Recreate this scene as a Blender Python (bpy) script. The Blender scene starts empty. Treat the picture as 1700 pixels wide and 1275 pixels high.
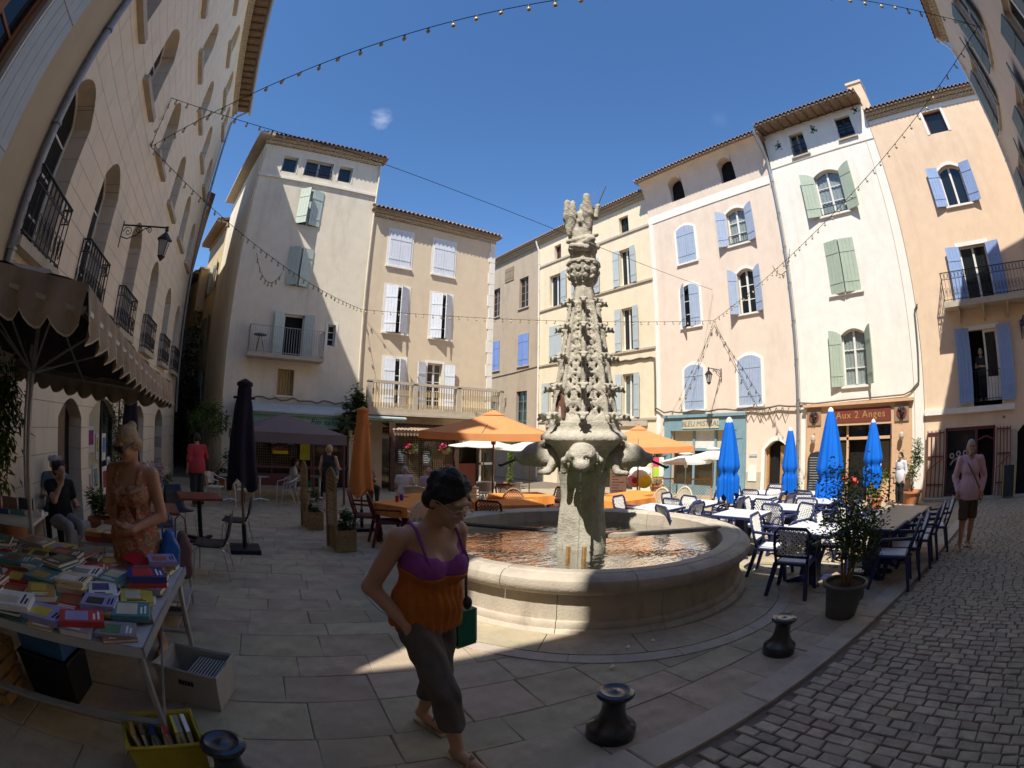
import bpy, math, random
import numpy as np
from mathutils import Vector, Matrix
random.seed(7); np.random.seed(7)
R=math.radians; PI=math.pi; sin=math.sin; cos=math.cos
sc=bpy.context.scene; sc.render.engine='CYCLES'
COL=sc.collection
# ---------------------------------------------------------------- camera (fisheye lens, equisolid, 8 mm class)
A0=R(34.7)                      # the facades are the world axes; the camera looks 34.7 deg off +Y
CAM_H=1.72; PITCH=R(6.0); ROLL=R(1.11)
cd=bpy.data.cameras.new('camera'); cam=bpy.data.objects.new('camera',cd); COL.objects.link(cam)
cd.type='PANO'; cd.sensor_width=17.3; cd.sensor_fit='HORIZONTAL'; cd.clip_start=.05; cd.clip_end=2000
for holder in (cd,getattr(cd,'cycles',None)):
    try:
        holder.panorama_type='FISHEYE_EQUISOLID'; holder.fisheye_lens=812*17.3/1700; holder.fisheye_fov=R(220)
    except Exception: pass
r_=Vector((cos(A0),-sin(A0),0)); f0=Vector((sin(A0),cos(A0),0)); z_=Vector((0,0,1))
fw=cos(PITCH)*f0+sin(PITCH)*z_; up=-sin(PITCH)*f0+cos(PITCH)*z_
cr=cos(ROLL)*r_+sin(ROLL)*up; cu=-sin(ROLL)*r_+cos(ROLL)*up
m=Matrix.Identity(4)
for i in range(3): m[i][0],m[i][1],m[i][2]=cr[i],cu[i],-fw[i]
m[2][3]=CAM_H; cam.matrix_world=m; sc.camera=cam
# ---------------------------------------------------------------- sky, sun, exposure
SUN_DIR=Vector((.56,.32,-1)).normalized()      # the way the light travels
SUN_EL=math.asin(-SUN_DIR.z); SUN_AZ=math.atan2(-SUN_DIR.x,-SUN_DIR.y)
w=bpy.data.worlds.new('World'); sc.world=w; w.use_nodes=True
nt=w.node_tree; bg=nt.nodes['Background']; sky=nt.nodes.new('ShaderNodeTexSky'); sky.sky_type='NISHITA'
sky.sun_disc=False; sky.sun_elevation=SUN_EL; sky.sun_rotation=SUN_AZ; sky.altitude=600
sky.air_density=1.0; sky.dust_density=.15; sky.ozone_density=3.5
bg.inputs['Strength'].default_value=.095
def cloudnode(d,size,prev,seed,amt):
    N=nt.nodes; L=nt.links
    tc=N.new('ShaderNodeTexCoord'); mp=N.new('ShaderNodeVectorMath'); mp.operation='DISTANCE'
    L.new(tc.outputs['Generated'],mp.inputs[0]); mp.inputs[1].default_value=d
    nz=N.new('ShaderNodeTexNoise'); nz.inputs['Scale'].default_value=26; nz.inputs['Detail'].default_value=9; nz.inputs['Roughness'].default_value=.68
    ad=N.new('ShaderNodeVectorMath'); ad.operation='ADD'; ad.inputs[1].default_value=(seed,0,0)
    sc_=N.new('ShaderNodeMapping'); sc_.inputs['Scale'].default_value=(1.2,1.2,3.2); L.new(tc.outputs['Generated'],sc_.inputs['Vector']); L.new(sc_.outputs[0],ad.inputs[0]); L.new(ad.outputs[0],nz.inputs['Vector'])
    mr=N.new('ShaderNodeMapRange'); mr.inputs['From Min'].default_value=size; mr.inputs['From Max'].default_value=0; L.new(mp.outputs['Value'],mr.inputs['Value'])
    mu=N.new('ShaderNodeMath'); mu.operation='MULTIPLY'; L.new(mr.outputs[0],mu.inputs[0]); L.new(nz.outputs[0],mu.inputs[1])
    r2=N.new('ShaderNodeMapRange'); r2.inputs['From Min'].default_value=.20; r2.inputs['From Max'].default_value=.52; r2.inputs['To Max'].default_value=amt; L.new(mu.outputs[0],r2.inputs['Value'])
    mx=N.new('ShaderNodeMix'); mx.data_type='RGBA'; mx.inputs['B'].default_value=(7.5,7.5,7.7,1)
    L.new(r2.outputs[0],mx.inputs['Factor']); L.new(prev,mx.inputs['A']); return mx.outputs['Result']
hs_=nt.nodes.new('ShaderNodeHueSaturation'); hs_.inputs['Saturation'].default_value=1.16; hs_.inputs['Hue'].default_value=.502; nt.links.new(sky.outputs[0],hs_.inputs['Color'])   # polarised look of the photograph
o_=cloudnode((.2134,.7752,.5946),.042,hs_.outputs[0],0.,.2)
o_=cloudnode((.7207,.3577,.5938),.04,o_,3.,.02)
nt.links.new(o_,bg.inputs['Color'])
sl=bpy.data.lights.new('sun','SUN'); sl.energy=3.4; sl.angle=R(.53); sl.color=(1,.955,.88)
so=bpy.data.objects.new('sun',sl); COL.objects.link(so); so.rotation_euler=SUN_DIR.to_track_quat('-Z','Y').to_euler(); so.location=(0,0,30)
vs=sc.view_settings; vs.view_transform='Standard'; vs.look='None'; vs.exposure=1.0; vs.gamma=1; vs.use_curve_mapping=False
sc.cycles.max_bounces=8; sc.cycles.diffuse_bounces=5; sc.cycles.glossy_bounces=3; sc.cycles.transparent_max_bounces=8
sc.cycles.use_denoising=True; sc.cycles.caustics_reflective=False; sc.cycles.caustics_refractive=False
# ---------------------------------------------------------------- helpers
def g(x,y):
    "height of the sloping square above the point below the camera"
    f=x*sin(A0)+y*cos(A0); r=x*cos(A0)-y*sin(A0)
    return -.030*max(f,-3)-.022*max(r,0)
def tag(o,label=None,cat=None,group=None,kind=None):
    if label: o['label']=label
    if cat: o['category']=cat
    if group: o['group']=group
    if kind: o['kind']=kind
    return o
def thing(name,label,cat,loc=(0,0,0),rz=0,group=None):
    o=bpy.data.objects.new(name,None); COL.objects.link(o); o.location=loc; o.rotation_euler=(0,0,rz); o.empty_display_size=.1
    return tag(o,label,cat,group)
class MB:
    def __init__(s): s.v=[]; s.f=[]; s.m=[]; s.mi=0
    def add(s,v,f):
        n=len(s.v); s.v+= [tuple(p) for p in v]; s.f+=[tuple(i+n for i in q) for q in f]; s.m+=[s.mi]*len(f); return s
    def box(s,x0,y0,z0,x1,y1,z1):
        if x0>x1: x0,x1=x1,x0
        if y0>y1: y0,y1=y1,y0
        if z0>z1: z0,z1=z1,z0
        return s.add([(x0,y0,z0),(x1,y0,z0),(x1,y1,z0),(x0,y1,z0),(x0,y0,z1),(x1,y0,z1),(x1,y1,z1),(x0,y1,z1)],
          [(3,2,1,0),(4,5,6,7),(0,1,5,4),(1,2,6,5),(2,3,7,6),(3,0,4,7)])
    def bbox(s,x0,y0,z0,x1,y1,z1,b=.01):
        "box with chamfered top edges"
        return s.add([(x0,y0,z0),(x1,y0,z0),(x1,y1,z0),(x0,y1,z0),(x0,y0,z1-b),(x1,y0,z1-b),(x1,y1,z1-b),(x0,y1,z1-b),
                      (x0+b,y0+b,z1),(x1-b,y0+b,z1),(x1-b,y1-b,z1),(x0+b,y1-b,z1)],
          [(3,2,1,0),(8,9,10,11),(0,1,5,4),(1,2,6,5),(2,3,7,6),(3,0,4,7),(4,5,9,8),(5,6,10,9),(6,7,11,10),(7,4,8,11)])
    def prism(s,poly,d0,d1,axis='y'):
        "polygon in the two other axes, extruded along axis from d0 to d1"
        n=len(poly)
        P=lambda a,b,d:(a,d,b) if axis=='y' else ((d,a,b) if axis=='x' else (a,b,d))
        v=[P(a,b,d0) for a,b in poly]+[P(a,b,d1) for a,b in poly]
        f=[tuple(range(n)),tuple(range(2*n-1,n-1,-1))]+[(i,i+n,(i+1)%n+n,(i+1)%n) for i in range(n)]
        return s.add(v,f)
    def lathe(s,prof,seg=24,c=(0,0,0),a0=0,a1=None,wob=0):
        full=a1 is None; n=seg if full else seg+1; a1=2*PI if full else a1
        v=[];f=[]
        for i in range(n):
            a=a0+(a1-a0)*i/seg
            for r,z in prof:
                rr=r*(1+wob*sin(3*a+z*5)); v.append((c[0]+rr*cos(a),c[1]+rr*sin(a),c[2]+z))
        k=len(prof)
        for i in range(seg):
            j=(i+1)%n
            for q in range(k-1): f.append((i*k+q,j*k+q,j*k+q+1,i*k+q+1))
        return s.add(v,f)
    def tube(s,pts,r,seg=6,cap=True,closed=False):
        pts=[Vector(p) for p in pts]; n=len(pts); rs=r if hasattr(r,'__len__') else [r]*n
        v=[];f=[]; prev=None
        for i,p in enumerate(pts):
            a=pts[(i-1)%n] if (i>0 or closed) else p; b=pts[(i+1)%n] if (i<n-1 or closed) else p
            t=(b-a).normalized() if (b-a).length>1e-9 else Vector((0,0,1))
            if prev is None:
                u=t.cross(Vector((0,0,1)));
                if u.length<1e-3: u=t.cross(Vector((1,0,0)))
            else: u=prev-t*prev.dot(t)
            u.normalize(); prev=u; w_=t.cross(u)
            for k in range(seg):
                th=2*PI*k/seg; v.append(p+u*(rs[i]*cos(th))+w_*(rs[i]*sin(th)))
        m_=n if closed else n-1
        for i in range(m_):
            j=(i+1)%n
            for k in range(seg): f.append((i*seg+k,i*seg+(k+1)%seg,j*seg+(k+1)%seg,j*seg+k))
        if cap and not closed: f.append(tuple(range(seg-1,-1,-1))); f.append(tuple((n-1)*seg+k for k in range(seg)))
        return s.add(v,f)
    def bar(s,a,b,w,h=None):
        "square bar from a to b"
        h=h or w; a=Vector(a); b=Vector(b); t=(b-a).normalized(); u=t.cross(Vector((0,0,1)))
        if u.length<1e-3: u=Vector((1,0,0))
        u.normalize(); q=u.cross(t); v=[]
        for p in (a,b):
            for i,j in ((-1,-1),(1,-1),(1,1),(-1,1)): v.append(p+u*(i*w/2)+q*(j*h/2))
        return s.add(v,[(3,2,1,0),(4,5,6,7),(0,1,5,4),(1,2,6,5),(2,3,7,6),(3,0,4,7)])
    def mesh(s,name):
        me=bpy.data.meshes.new(name); me.from_pydata(s.v,[],s.f); me.update(); return me
    def build(s,name,mat,parent=None,smooth=False,loc=None,rot=None,clean=False):
        me=s.mesh(name)
        for mm in (mat if isinstance(mat,(list,tuple)) else [mat]): me.materials.append(mm)
        if any(s.m): me.polygons.foreach_set('material_index',s.m)
        if smooth is True: me.polygons.foreach_set('use_smooth',[True]*len(me.polygons))
        elif smooth: me.polygons.foreach_set('use_smooth',[True]*len(me.polygons)); me.set_sharp_from_angle(angle=R(smooth))
        o=bpy.data.objects.new(name,me); COL.objects.link(o)
        if parent: o.parent=parent
        if loc: o.location=loc
        if rot: o.rotation_euler=rot
        return o
def put(name,me,parent=None,loc=(0,0,0),rot=(0,0,0)):
    o=bpy.data.objects.new(name,me); COL.objects.link(o); o.parent=parent; o.location=loc; o.rotation_euler=rot; return o
def copytree(o,parent=None):
    c=o.copy(); COL.objects.link(c); c.parent=parent
    for ch in o.children: copytree(ch,c)
    return c
# --- smooth implicit shapes, meshed with surface nets (bodies, statue, cloth)
class SDF:
    def __init__(s,lo,hi,h):
        s.lo=np.array(lo,float); s.h=h; s.n=np.ceil((np.array(hi)-s.lo)/h).astype(int)+1
        s.F=np.full(s.n,1.0); s.ax=[s.lo[i]+h*np.arange(s.n[i]) for i in range(3)]
    def blk(s,lo,hi,pad):
        i0=np.clip(np.floor((np.array(lo)-pad-s.lo)/s.h).astype(int),0,s.n); i1=np.clip(np.ceil((np.array(hi)+pad-s.lo)/s.h).astype(int)+1,0,s.n)
        sl_=tuple(slice(a,b) for a,b in zip(i0,i1)); return sl_,np.meshgrid(*[s.ax[k][sl_[k]] for k in range(3)],indexing='ij')
    def mix(s,sl_,d,k,sub=False):
        F=s.F[sl_]
        if F.size==0: return s
        if sub: s.F[sl_]=np.maximum(F,-d); return s
        if k>0:
            hh=np.clip(.5+.5*(F-d)/k,0,1); s.F[sl_]=F*(1-hh)+d*hh-k*hh*(1-hh)
        else: s.F[sl_]=np.minimum(F,d)
        return s
    def cap(s,a,b,r1,r2=None,k=.02,sub=False):
        r2=r1 if r2 is None else r2; a=np.array(a,float); b=np.array(b,float); rm=max(r1,r2)
        sl_,(X,Y,Z)=s.blk(np.minimum(a,b)-rm,np.maximum(a,b)+rm,k+3*s.h+.01)
        if X.size==0: return s
        ab=b-a; L=max(ab@ab,1e-9); t=np.clip(((X-a[0])*ab[0]+(Y-a[1])*ab[1]+(Z-a[2])*ab[2])/L,0,1)
        d=np.sqrt((X-a[0]-t*ab[0])**2+(Y-a[1]-t*ab[1])**2+(Z-a[2]-t*ab[2])**2)-(r1+(r2-r1)*t); return s.mix(sl_,d,k,sub)
    def ell(s,c,r,k=.02,rot=None,sub=False):
        c=np.array(c,float); r=np.array(r if hasattr(r,'__len__') else (r,)*3,float); rm=r.max()
        sl_,(X,Y,Z)=s.blk(c-rm,c+rm,k+3*s.h+.01)
        if X.size==0: return s
        P=[X-c[0],Y-c[1],Z-c[2]]
        if rot is not None:
            M_=np.array(Matrix.Rotation(rot[2],3,'Z')@Matrix.Rotation(rot[1],3,'Y')@Matrix.Rotation(rot[0],3,'X')).T
            P=[M_[i,0]*P[0]+M_[i,1]*P[1]+M_[i,2]*P[2] for i in range(3)]
        q=np.sqrt(sum((P[i]/r[i])**2 for i in range(3)))+1e-9; q2=np.sqrt(sum((P[i]/r[i]**2)**2 for i in range(3)))+1e-9
        return s.mix(sl_,q*(q-1)/q2,k,sub)
    def half(s,p,nrm,k=0):
        "keep the side the normal points away from"
        X,Y,Z=np.meshgrid(*s.ax,indexing='ij',sparse=True); n_=np.array(nrm,float); n_/=np.linalg.norm(n_)
        s.F=np.maximum(s.F,(X-p[0])*n_[0]+(Y-p[1])*n_[1]+(Z-p[2])*n_[2]); return s
    def warp(s,fn):
        X,Y,Z=np.meshgrid(*s.ax,indexing='ij'); s.F=s.F+fn(X,Y,Z); return s
    def mesh(s,name):
        F=s.F; I=F<0; n=F.shape
        nv=np.zeros([k-1 for k in n],int); P=np.zeros([k-1 for k in n]+[3])
        for ax in range(3):
            o=[a for a in range(3) if a!=ax]
            for da in (0,1):
                for db in (0,1):
                    b=[0,0,0]; b[o[0]]=da; b[o[1]]=db; e=list(b); e[ax]=1
                    s0=tuple(slice(b[i],n[i]-1+b[i]) for i in range(3)); s1=tuple(slice(e[i],n[i]-1+e[i]) for i in range(3))
                    f0_,f1_=F[s0],F[s1]; cr_=(f0_<0)!=(f1_<0); d=f0_-f1_; t=np.where(cr_,f0_/np.where(d==0,1,d),0)
                    nv+=cr_
                    for i in range(3): P[...,i]+=np.where(cr_,(b[i]+(t if i==ax else 0)),0)
        act=nv>0; idx=np.full(act.shape,-1); idx[act]=np.arange(act.sum())
        G=np.stack(np.nonzero(act),1); V=s.lo+s.h*(G+P[act]/nv[act][:,None]); Q=[]
        for ax in range(3):
            o=[(ax+1)%3,(ax+2)%3]; s0=[slice(1,k-1) for k in n]; s0[ax]=slice(0,n[ax]-1); s1=list(s0); s1[ax]=slice(1,n[ax])
            a,b=I[tuple(s0)],I[tuple(s1)]
            for flip in (0,1):
                c=np.stack(np.nonzero((a&~b) if not flip else (~a&b)),1)
                for o_ in o: c[:,o_]+=1
                if len(c)==0: continue
                def at(da,db):
                    q=c.copy(); q[:,o[0]]-=da; q[:,o[1]]-=db; return idx[q[:,0],q[:,1],q[:,2]]
                q=np.stack([at(1,1),at(0,1),at(0,0),at(1,0)],1)
                Q.append(q if not flip else q[:,::-1])
        Q=np.concatenate(Q); me=bpy.data.meshes.new(name)
        me.vertices.add(len(V)); me.vertices.foreach_set('co',V.ravel()); me.loops.add(4*len(Q)); me.loops.foreach_set('vertex_index',Q.ravel().astype(np.int32))
        me.polygons.add(len(Q)); me.polygons.foreach_set('loop_start',np.arange(0,4*len(Q),4,dtype=np.int32)); me.polygons.foreach_set('loop_total',np.full(len(Q),4,np.int32))
        me.update(); me.validate(); me.polygons.foreach_set('use_smooth',[True]*len(me.polygons)); return me
    def build(s,name,mat,parent=None,loc=(0,0,0)):
        me=s.mesh(name); me.materials.append(mat); return put(name,me,parent,loc)
# --- materials
def nodes(name):
    mt=bpy.data.materials.new(name); mt.use_nodes=True; return mt,mt.node_tree.nodes,mt.node_tree.links,mt.node_tree.nodes['Principled BSDF']
def M(name,col,rough=.8,var=.12,scale=6,bump=.15,bscale=60,metal=0,spec=.3,rnd=0,stain=None,sscale=1.2,coat=0,sss=0,streak=0,gen=False,sat=0):
    "a procedural surface: base colour with cloudy variation, optional stains and streaks, fine relief, per-object variation"
    mt,N,L,p=nodes(name); tc=N.new('ShaderNodeTexCoord'); src=tc.outputs['Object']
    p.inputs['Roughness'].default_value=rough; p.inputs['Metallic'].default_value=metal; p.inputs['Specular IOR Level'].default_value=spec
    if coat: p.inputs['Coat Weight'].default_value=coat
    nz=N.new('ShaderNodeTexNoise'); nz.inputs['Scale'].default_value=scale; nz.inputs['Detail'].default_value=7; nz.inputs['Roughness'].default_value=.62; L.new(src,nz.inputs['Vector'])
    mr=N.new('ShaderNodeMapRange'); mr.inputs['From Min'].default_value=.28; mr.inputs['From Max'].default_value=.72
    mr.inputs['To Min'].default_value=1-var; mr.inputs['To Max'].default_value=1+var; L.new(nz.outputs[0],mr.inputs['Value'])
    hs=N.new('ShaderNodeHueSaturation'); hs.inputs['Color'].default_value=(*col,1); L.new(mr.outputs[0],hs.inputs['Value']); out=hs.outputs[0]
    if rnd:
        oi=N.new('ShaderNodeObjectInfo'); r1=N.new('ShaderNodeMapRange'); r1.inputs['To Min'].default_value=1-rnd; r1.inputs['To Max'].default_value=1+rnd; L.new(oi.outputs['Random'],r1.inputs['Value'])
        h2=N.new('ShaderNodeHueSaturation'); L.new(out,h2.inputs['Color']); L.new(r1.outputs[0],h2.inputs['Value'])
        wn=N.new('ShaderNodeTexWhiteNoise'); wn.noise_dimensions='1D'; L.new(oi.outputs['Random'],wn.inputs['W'])
        r2=N.new('ShaderNodeMapRange'); r2.inputs['To Min'].default_value=.5-.015; r2.inputs['To Max'].default_value=.5+.02; L.new(wn.outputs[0],r2.inputs['Value']); L.new(r2.outputs[0],h2.inputs['Hue']); out=h2.outputs[0]
    if stain:
        n2=N.new('ShaderNodeTexNoise'); n2.inputs['Scale'].default_value=sscale; n2.inputs['Detail'].default_value=8; n2.inputs['Roughness'].default_value=.7
        if streak:
            mp=N.new('ShaderNodeMapping'); mp.inputs['Scale'].default_value=(1,1,streak); L.new(src,mp.inputs['Vector']); L.new(mp.outputs[0],n2.inputs['Vector'])
        else: L.new(src,n2.inputs['Vector'])
        m2=N.new('ShaderNodeMapRange'); m2.inputs['From Min'].default_value=.5; m2.inputs['From Max'].default_value=.75; m2.inputs['To Max'].default_value=stain[3] if len(stain)>3 else .6; L.new(n2.outputs[0],m2.inputs['Value'])
        mx=N.new('ShaderNodeMix'); mx.data_type='RGBA'; L.new(m2.outputs[0],mx.inputs['Factor']); L.new(out,mx.inputs['A']); mx.inputs['B'].default_value=(*stain[:3],1); out=mx.outputs['Result']
    L.new(out,p.inputs['Base Color'])
    if bump:
        b1=N.new('ShaderNodeTexNoise'); b1.inputs['Scale'].default_value=bscale; b1.inputs['Detail'].default_value=5; L.new(src,b1.inputs['Vector'])
        bu=N.new('ShaderNodeBump'); bu.inputs['Strength'].default_value=bump; bu.inputs['Distance'].default_value=.02; L.new(b1.outputs[0],bu.inputs['Height']); L.new(bu.outputs[0],p.inputs['Normal'])
    if sss: p.inputs['Subsurface Weight'].default_value=sss; p.inputs['Subsurface Radius'].default_value=(.02,.008,.004)
    return mt
# ---------------------------------------------------------------- materials
mSlab=M('paving_stone',(.42,.34,.235),.85,.2,3,.35,35,rnd=.10,stain=(.17,.135,.10,.6),sscale=3.1)
mCob=M('cobble_granite',(.40,.335,.255),.8,.22,9,.5,70,rnd=.20,stain=(.15,.13,.11,.5),sscale=3)
mJoint=M('joint_mortar',(.19,.152,.112),.95,.2,12,.5,80)
mKerb=M('kerb_stone',(.46,.39,.31),.8,.12,4,.3,45,rnd=.07,stain=(.14,.12,.10,.4),sscale=3)
mBasin=M('basin_stone',(.46,.40,.31),.85,.14,5,.3,40,rnd=.05,stain=(.16,.135,.10,.75),sscale=2.4,streak=.35)
mCarve=M('carved_stone',(.46,.42,.34),.9,.18,9,.7,45,stain=(.17,.15,.11,.75),sscale=5)
mMoss=M('wet_moss',(.10,.115,.04),.7,.4,14,.6,60)
def plaster(n,c,st=None,**k): return M('plaster_'+n,c,.92,.06,2.2,.16,30,stain=st or tuple(x*.70 for x in c)+(.55,),sscale=1.1,streak=.22,**k)
mPink=plaster('pale_pink',(.78,.64,.51)); mWhitePl=plaster('white',(.85,.80,.70)); mSalmon=plaster('salmon',(.78,.58,.40))
mYellow=plaster('straw',(.80,.68,.48)); mGrayPl=plaster('grey_beige',(.46,.37,.27),(.24,.2,.15,.6)); mCream=plaster('sand',(.71,.58,.41),(.5,.4,.27,.5))
mTower=plaster('off_white',(.78,.70,.55),(.45,.38,.28,.55)); mTrim=M('trim_paint',(.82,.78,.70),.8,.06,4,.08,60)
mSide=plaster('alley_ochre',(.60,.48,.30),(.3,.25,.17,.6)); mRight=plaster('dull_beige',(.66,.54,.42))
mSill=M('sill_stone',(.50,.43,.33),.9,.15,8,.3,50,stain=(.22,.19,.15,.6),sscale=4)
def ashlar():
    mt=plaster('rose_beige_scored',(.83,.70,.52)); N=mt.node_tree.nodes; L=mt.node_tree.links
    tc=N.new('ShaderNodeTexCoord'); mp=N.new('ShaderNodeMapping'); mp.inputs['Rotation'].default_value=(R(90),0,0); L.new(tc.outputs['Object'],mp.inputs['Vector'])
    br=N.new('ShaderNodeTexBrick'); br.inputs['Scale'].default_value=1; br.inputs['Brick Width'].default_value=1.05; br.inputs['Row Height'].default_value=.36; br.inputs['Mortar Size'].default_value=.006; br.inputs['Mortar Smooth'].default_value=.3
    L.new(mp.outputs[0],br.inputs['Vector'])
    bu=N.new('ShaderNodeBump'); bu.inputs['Strength'].default_value=.9; bu.inputs['Distance'].default_value=.03; bu.invert=True; L.new(br.outputs['Fac'],bu.inputs['Height'])
    p=N['Principled BSDF']; old=[l for l in L if l.to_socket==p.inputs['Normal']][0].from_socket; L.new(old,bu.inputs['Normal']); L.new(bu.outputs[0],p.inputs['Normal'])
    col=[l for l in L if l.to_socket==p.inputs['Base Color']][0].from_socket
    mx=N.new('ShaderNodeMix'); mx.data_type='RGBA'; mx.inputs['B'].default_value=(.30,.22,.16,1); mm=N.new('ShaderNodeMath'); mm.operation='MULTIPLY'; mm.inputs[1].default_value=.5
    L.new(br.outputs['Fac'],mm.inputs[0]); L.new(mm.outputs[0],mx.inputs['Factor']); L.new(col,mx.inputs['A']); L.new(mx.outputs['Result'],p.inputs['Base Color']); return mt
mAshlar=ashlar()
def paint(n,c,r=.55,**k): return M('paint_'+n,c,r,.08,5,.12,30,spec=.35,stain=tuple(x*.6 for x in c)+(.3,),sscale=4,streak=.25,**k)
mShBlue=paint('grey_blue',(.37,.44,.56)); mShGrey=paint('pale_grey',(.47,.52,.52)); mShGreen=paint('sage_green',(.40,.47,.36)); mShMint=paint('pale_mint',(.55,.63,.55))
mShWhite=paint('white_blue',(.72,.75,.80)); mShVivid=paint('lavender_blue',(.20,.30,.62)); mShSky=paint('sky_blue',(.27,.38,.62)); mShDark=paint('slate_green',(.17,.22,.21)); mShBrown=paint('faded_brown',(.30,.22,.14))
mFrame=paint('window_white',(.78,.76,.70),.5); mFrameBr=paint('window_brown',(.30,.13,.05),.5); mTeal=paint('shop_teal',(.21,.33,.37)); mGreen=paint('awning_green',(.20,.36,.26)); mOchre=paint('shop_apricot',(.66,.42,.25)); mRed=paint('shop_red',(.20,.045,.03)); mBurg=paint('burgundy',(.16,.05,.06))
mWood=M('wood_brown',(.20,.13,.075),.7,.25,12,.3,50); mWoodG=M('weathered_lattice',(.29,.19,.085),.8,.3,15,.4,60,rnd=.1); mWoodL=M('lattice_orange_wood',(.42,.24,.09),.7,.2,12,.3,50)
mIron=M('wrought_iron',(.025,.025,.028),.5,.2,20,.2,80,metal=.4,spec=.5); mIronB=M('cast_iron_gloss',(.012,.014,.018),.28,.3,20,.12,40,spec=.6,coat=.4)
mZinc=M('zinc_pipe',(.33,.33,.33),.5,.12,8,.1,40,metal=.6); mAlu=M('aluminium',(.68,.68,.68),.28,.08,8,.03,40,metal=.9); mSteelP=M('galvanised',(.42,.42,.41),.45,.15,10,.1,60,metal=.6)
mTile=M('roof_tile',(.30,.21,.15),.9,.3,7,.4,50,stain=(.12,.10,.08,.6),sscale=5); mGen=M('genoise',(.58,.49,.36),.9,.15,8,.3,50,stain=(.3,.24,.17,.5),sscale=5)
mTerra=M('terracotta',(.46,.19,.09),.8,.15,8,.25,60); mPotG=M('grey_plastic_pot',(.10,.105,.10),.55,.12,9,.08,50); mSoil=M('soil',(.05,.035,.025),1,.3,20,.6,60)
mCable=M('black_cable',(.015,.015,.015),.6,.1,10,0); mCableG=M('grey_cable',(.16,.13,.10),.7,.2,10,0)
def glassm(n,c=(.012,.015,.017),r=.06):
    mt,N,L,p=nodes(n); p.inputs['Base Color'].default_value=(*c,1); p.inputs['Roughness'].default_value=r; p.inputs['Specular IOR Level'].default_value=.6
    tc=N.new('ShaderNodeTexCoord'); nz=N.new('ShaderNodeTexNoise'); nz.inputs['Scale'].default_value=1.8; L.new(tc.outputs['Object'],nz.inputs['Vector'])
    bu=N.new('ShaderNodeBump'); bu.inputs['Strength'].default_value=.05; bu.inputs['Distance'].default_value=.05; L.new(nz.outputs[0],bu.inputs['Height']); L.new(bu.outputs[0],p.inputs['Normal']); return mt
mGlass=glassm('window_glass'); mDark=M('unlit_interior_black',(.012,.010,.009),.9,.3,5,0); mGlassWarm=glassm('shop_glass_warm',(.035,.028,.015))  # near-black glass and sheets stand in for the shade of unlit rooms
def clearglass():
    mt,N,L,p=nodes('clear_glass'); out=N['Material Output']; t=N.new('ShaderNodeBsdfTransparent'); t.inputs[0].default_value=(.85,.88,.87,1); gl=N.new('ShaderNodeBsdfGlossy'); gl.inputs['Roughness'].default_value=.03
    lw=N.new('ShaderNodeLayerWeight'); pw=N.new('ShaderNodeMath'); pw.operation='POWER'; pw.inputs[1].default_value=4; L.new(lw.outputs['Facing'],pw.inputs[0]); fr=N.new('ShaderNodeMath'); fr.operation='MULTIPLY_ADD'; fr.inputs[1].default_value=.75; fr.inputs[2].default_value=.045; L.new(pw.outputs[0],fr.inputs[0]); mx=N.new('ShaderNodeMixShader'); L.new(fr.outputs[0],mx.inputs[0]); L.new(t.outputs[0],mx.inputs[1]); L.new(gl.outputs[0],mx.inputs[2]); L.new(mx.outputs[0],out.inputs['Surface']); return mt
mClear=clearglass()
def lace():
    mt=M('lace_curtain',(.62,.62,.60),.9,.25,22,.3,30); return mt
mLace=lace(); mCurt=M('grey_curtain',(.40,.40,.38),.9,.15,6,.2,20)
def fab(n,c,r=.9,trans=0,**k):
    k.setdefault('var',.07); mt=M('fabric_'+n,c,r,k.pop('var'),3,.2,90,**k)
    if trans:
        N=mt.node_tree.nodes; L=mt.node_tree.links; p=N['Principled BSDF']; out=N['Material Output']; tr=N.new('ShaderNodeBsdfTranslucent'); tr.inputs[0].default_value=(*c,1); mx=N.new('ShaderNodeMixShader'); mx.inputs[0].default_value=trans
        L.new(p.outputs[0],mx.inputs[1]); L.new(tr.outputs[0],mx.inputs[2]); L.new(mx.outputs[0],out.inputs['Surface'])
    return mt
mOrange=fab('orange_canvas',(.80,.36,.14),trans=.3); mOrangeD=fab('orange_canvas_folded',(.62,.22,.06)); mWhiteF=fab('white_canvas',(.82,.80,.72),trans=.25); mBlueF=fab('bright_blue_canvas',(.0,.13,.60),.75,var=.10)
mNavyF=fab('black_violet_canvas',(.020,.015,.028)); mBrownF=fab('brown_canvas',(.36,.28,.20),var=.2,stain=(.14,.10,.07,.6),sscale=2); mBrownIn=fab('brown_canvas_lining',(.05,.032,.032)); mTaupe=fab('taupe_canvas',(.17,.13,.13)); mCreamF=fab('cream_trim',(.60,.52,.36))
mOrCloth=fab('orange_tablecloth',(.72,.27,.06)); mNavyP=M('navy_plastic',(.022,.030,.095),.42,.1,8,.04,60,spec=.45); mWhiteP=M('white_plastic',(.72,.71,.67),.45,.08,8,.04,60); mBurgP=M('burgundy_plastic',(.11,.020,.022),.45,.1,8,.04,60); mBeigeP=M('beige_plastic',(.60,.52,.38),.5,.08,8,.05,60); mBlackP=M('black_plastic',(.016,.017,.02),.42,.1,8,.05,60); mRedTab=M('red_brown_laminate',(.22,.05,.025),.35,.12,6,.05,40); mRattan=M('brown_rattan',(.28,.16,.10),.7,.3,40,.6,90)
mTabWhite=M('pale_tabletop',(.66,.66,.66),.4,.06,6,.04,50); mTabDark=M('dark_slats',(.14,.14,.14),.35,.15,8,.08,30); mTabSlat=M('aluminium_table',(.5,.5,.5),.3,.1,8,.05,30,metal=.8)
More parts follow.
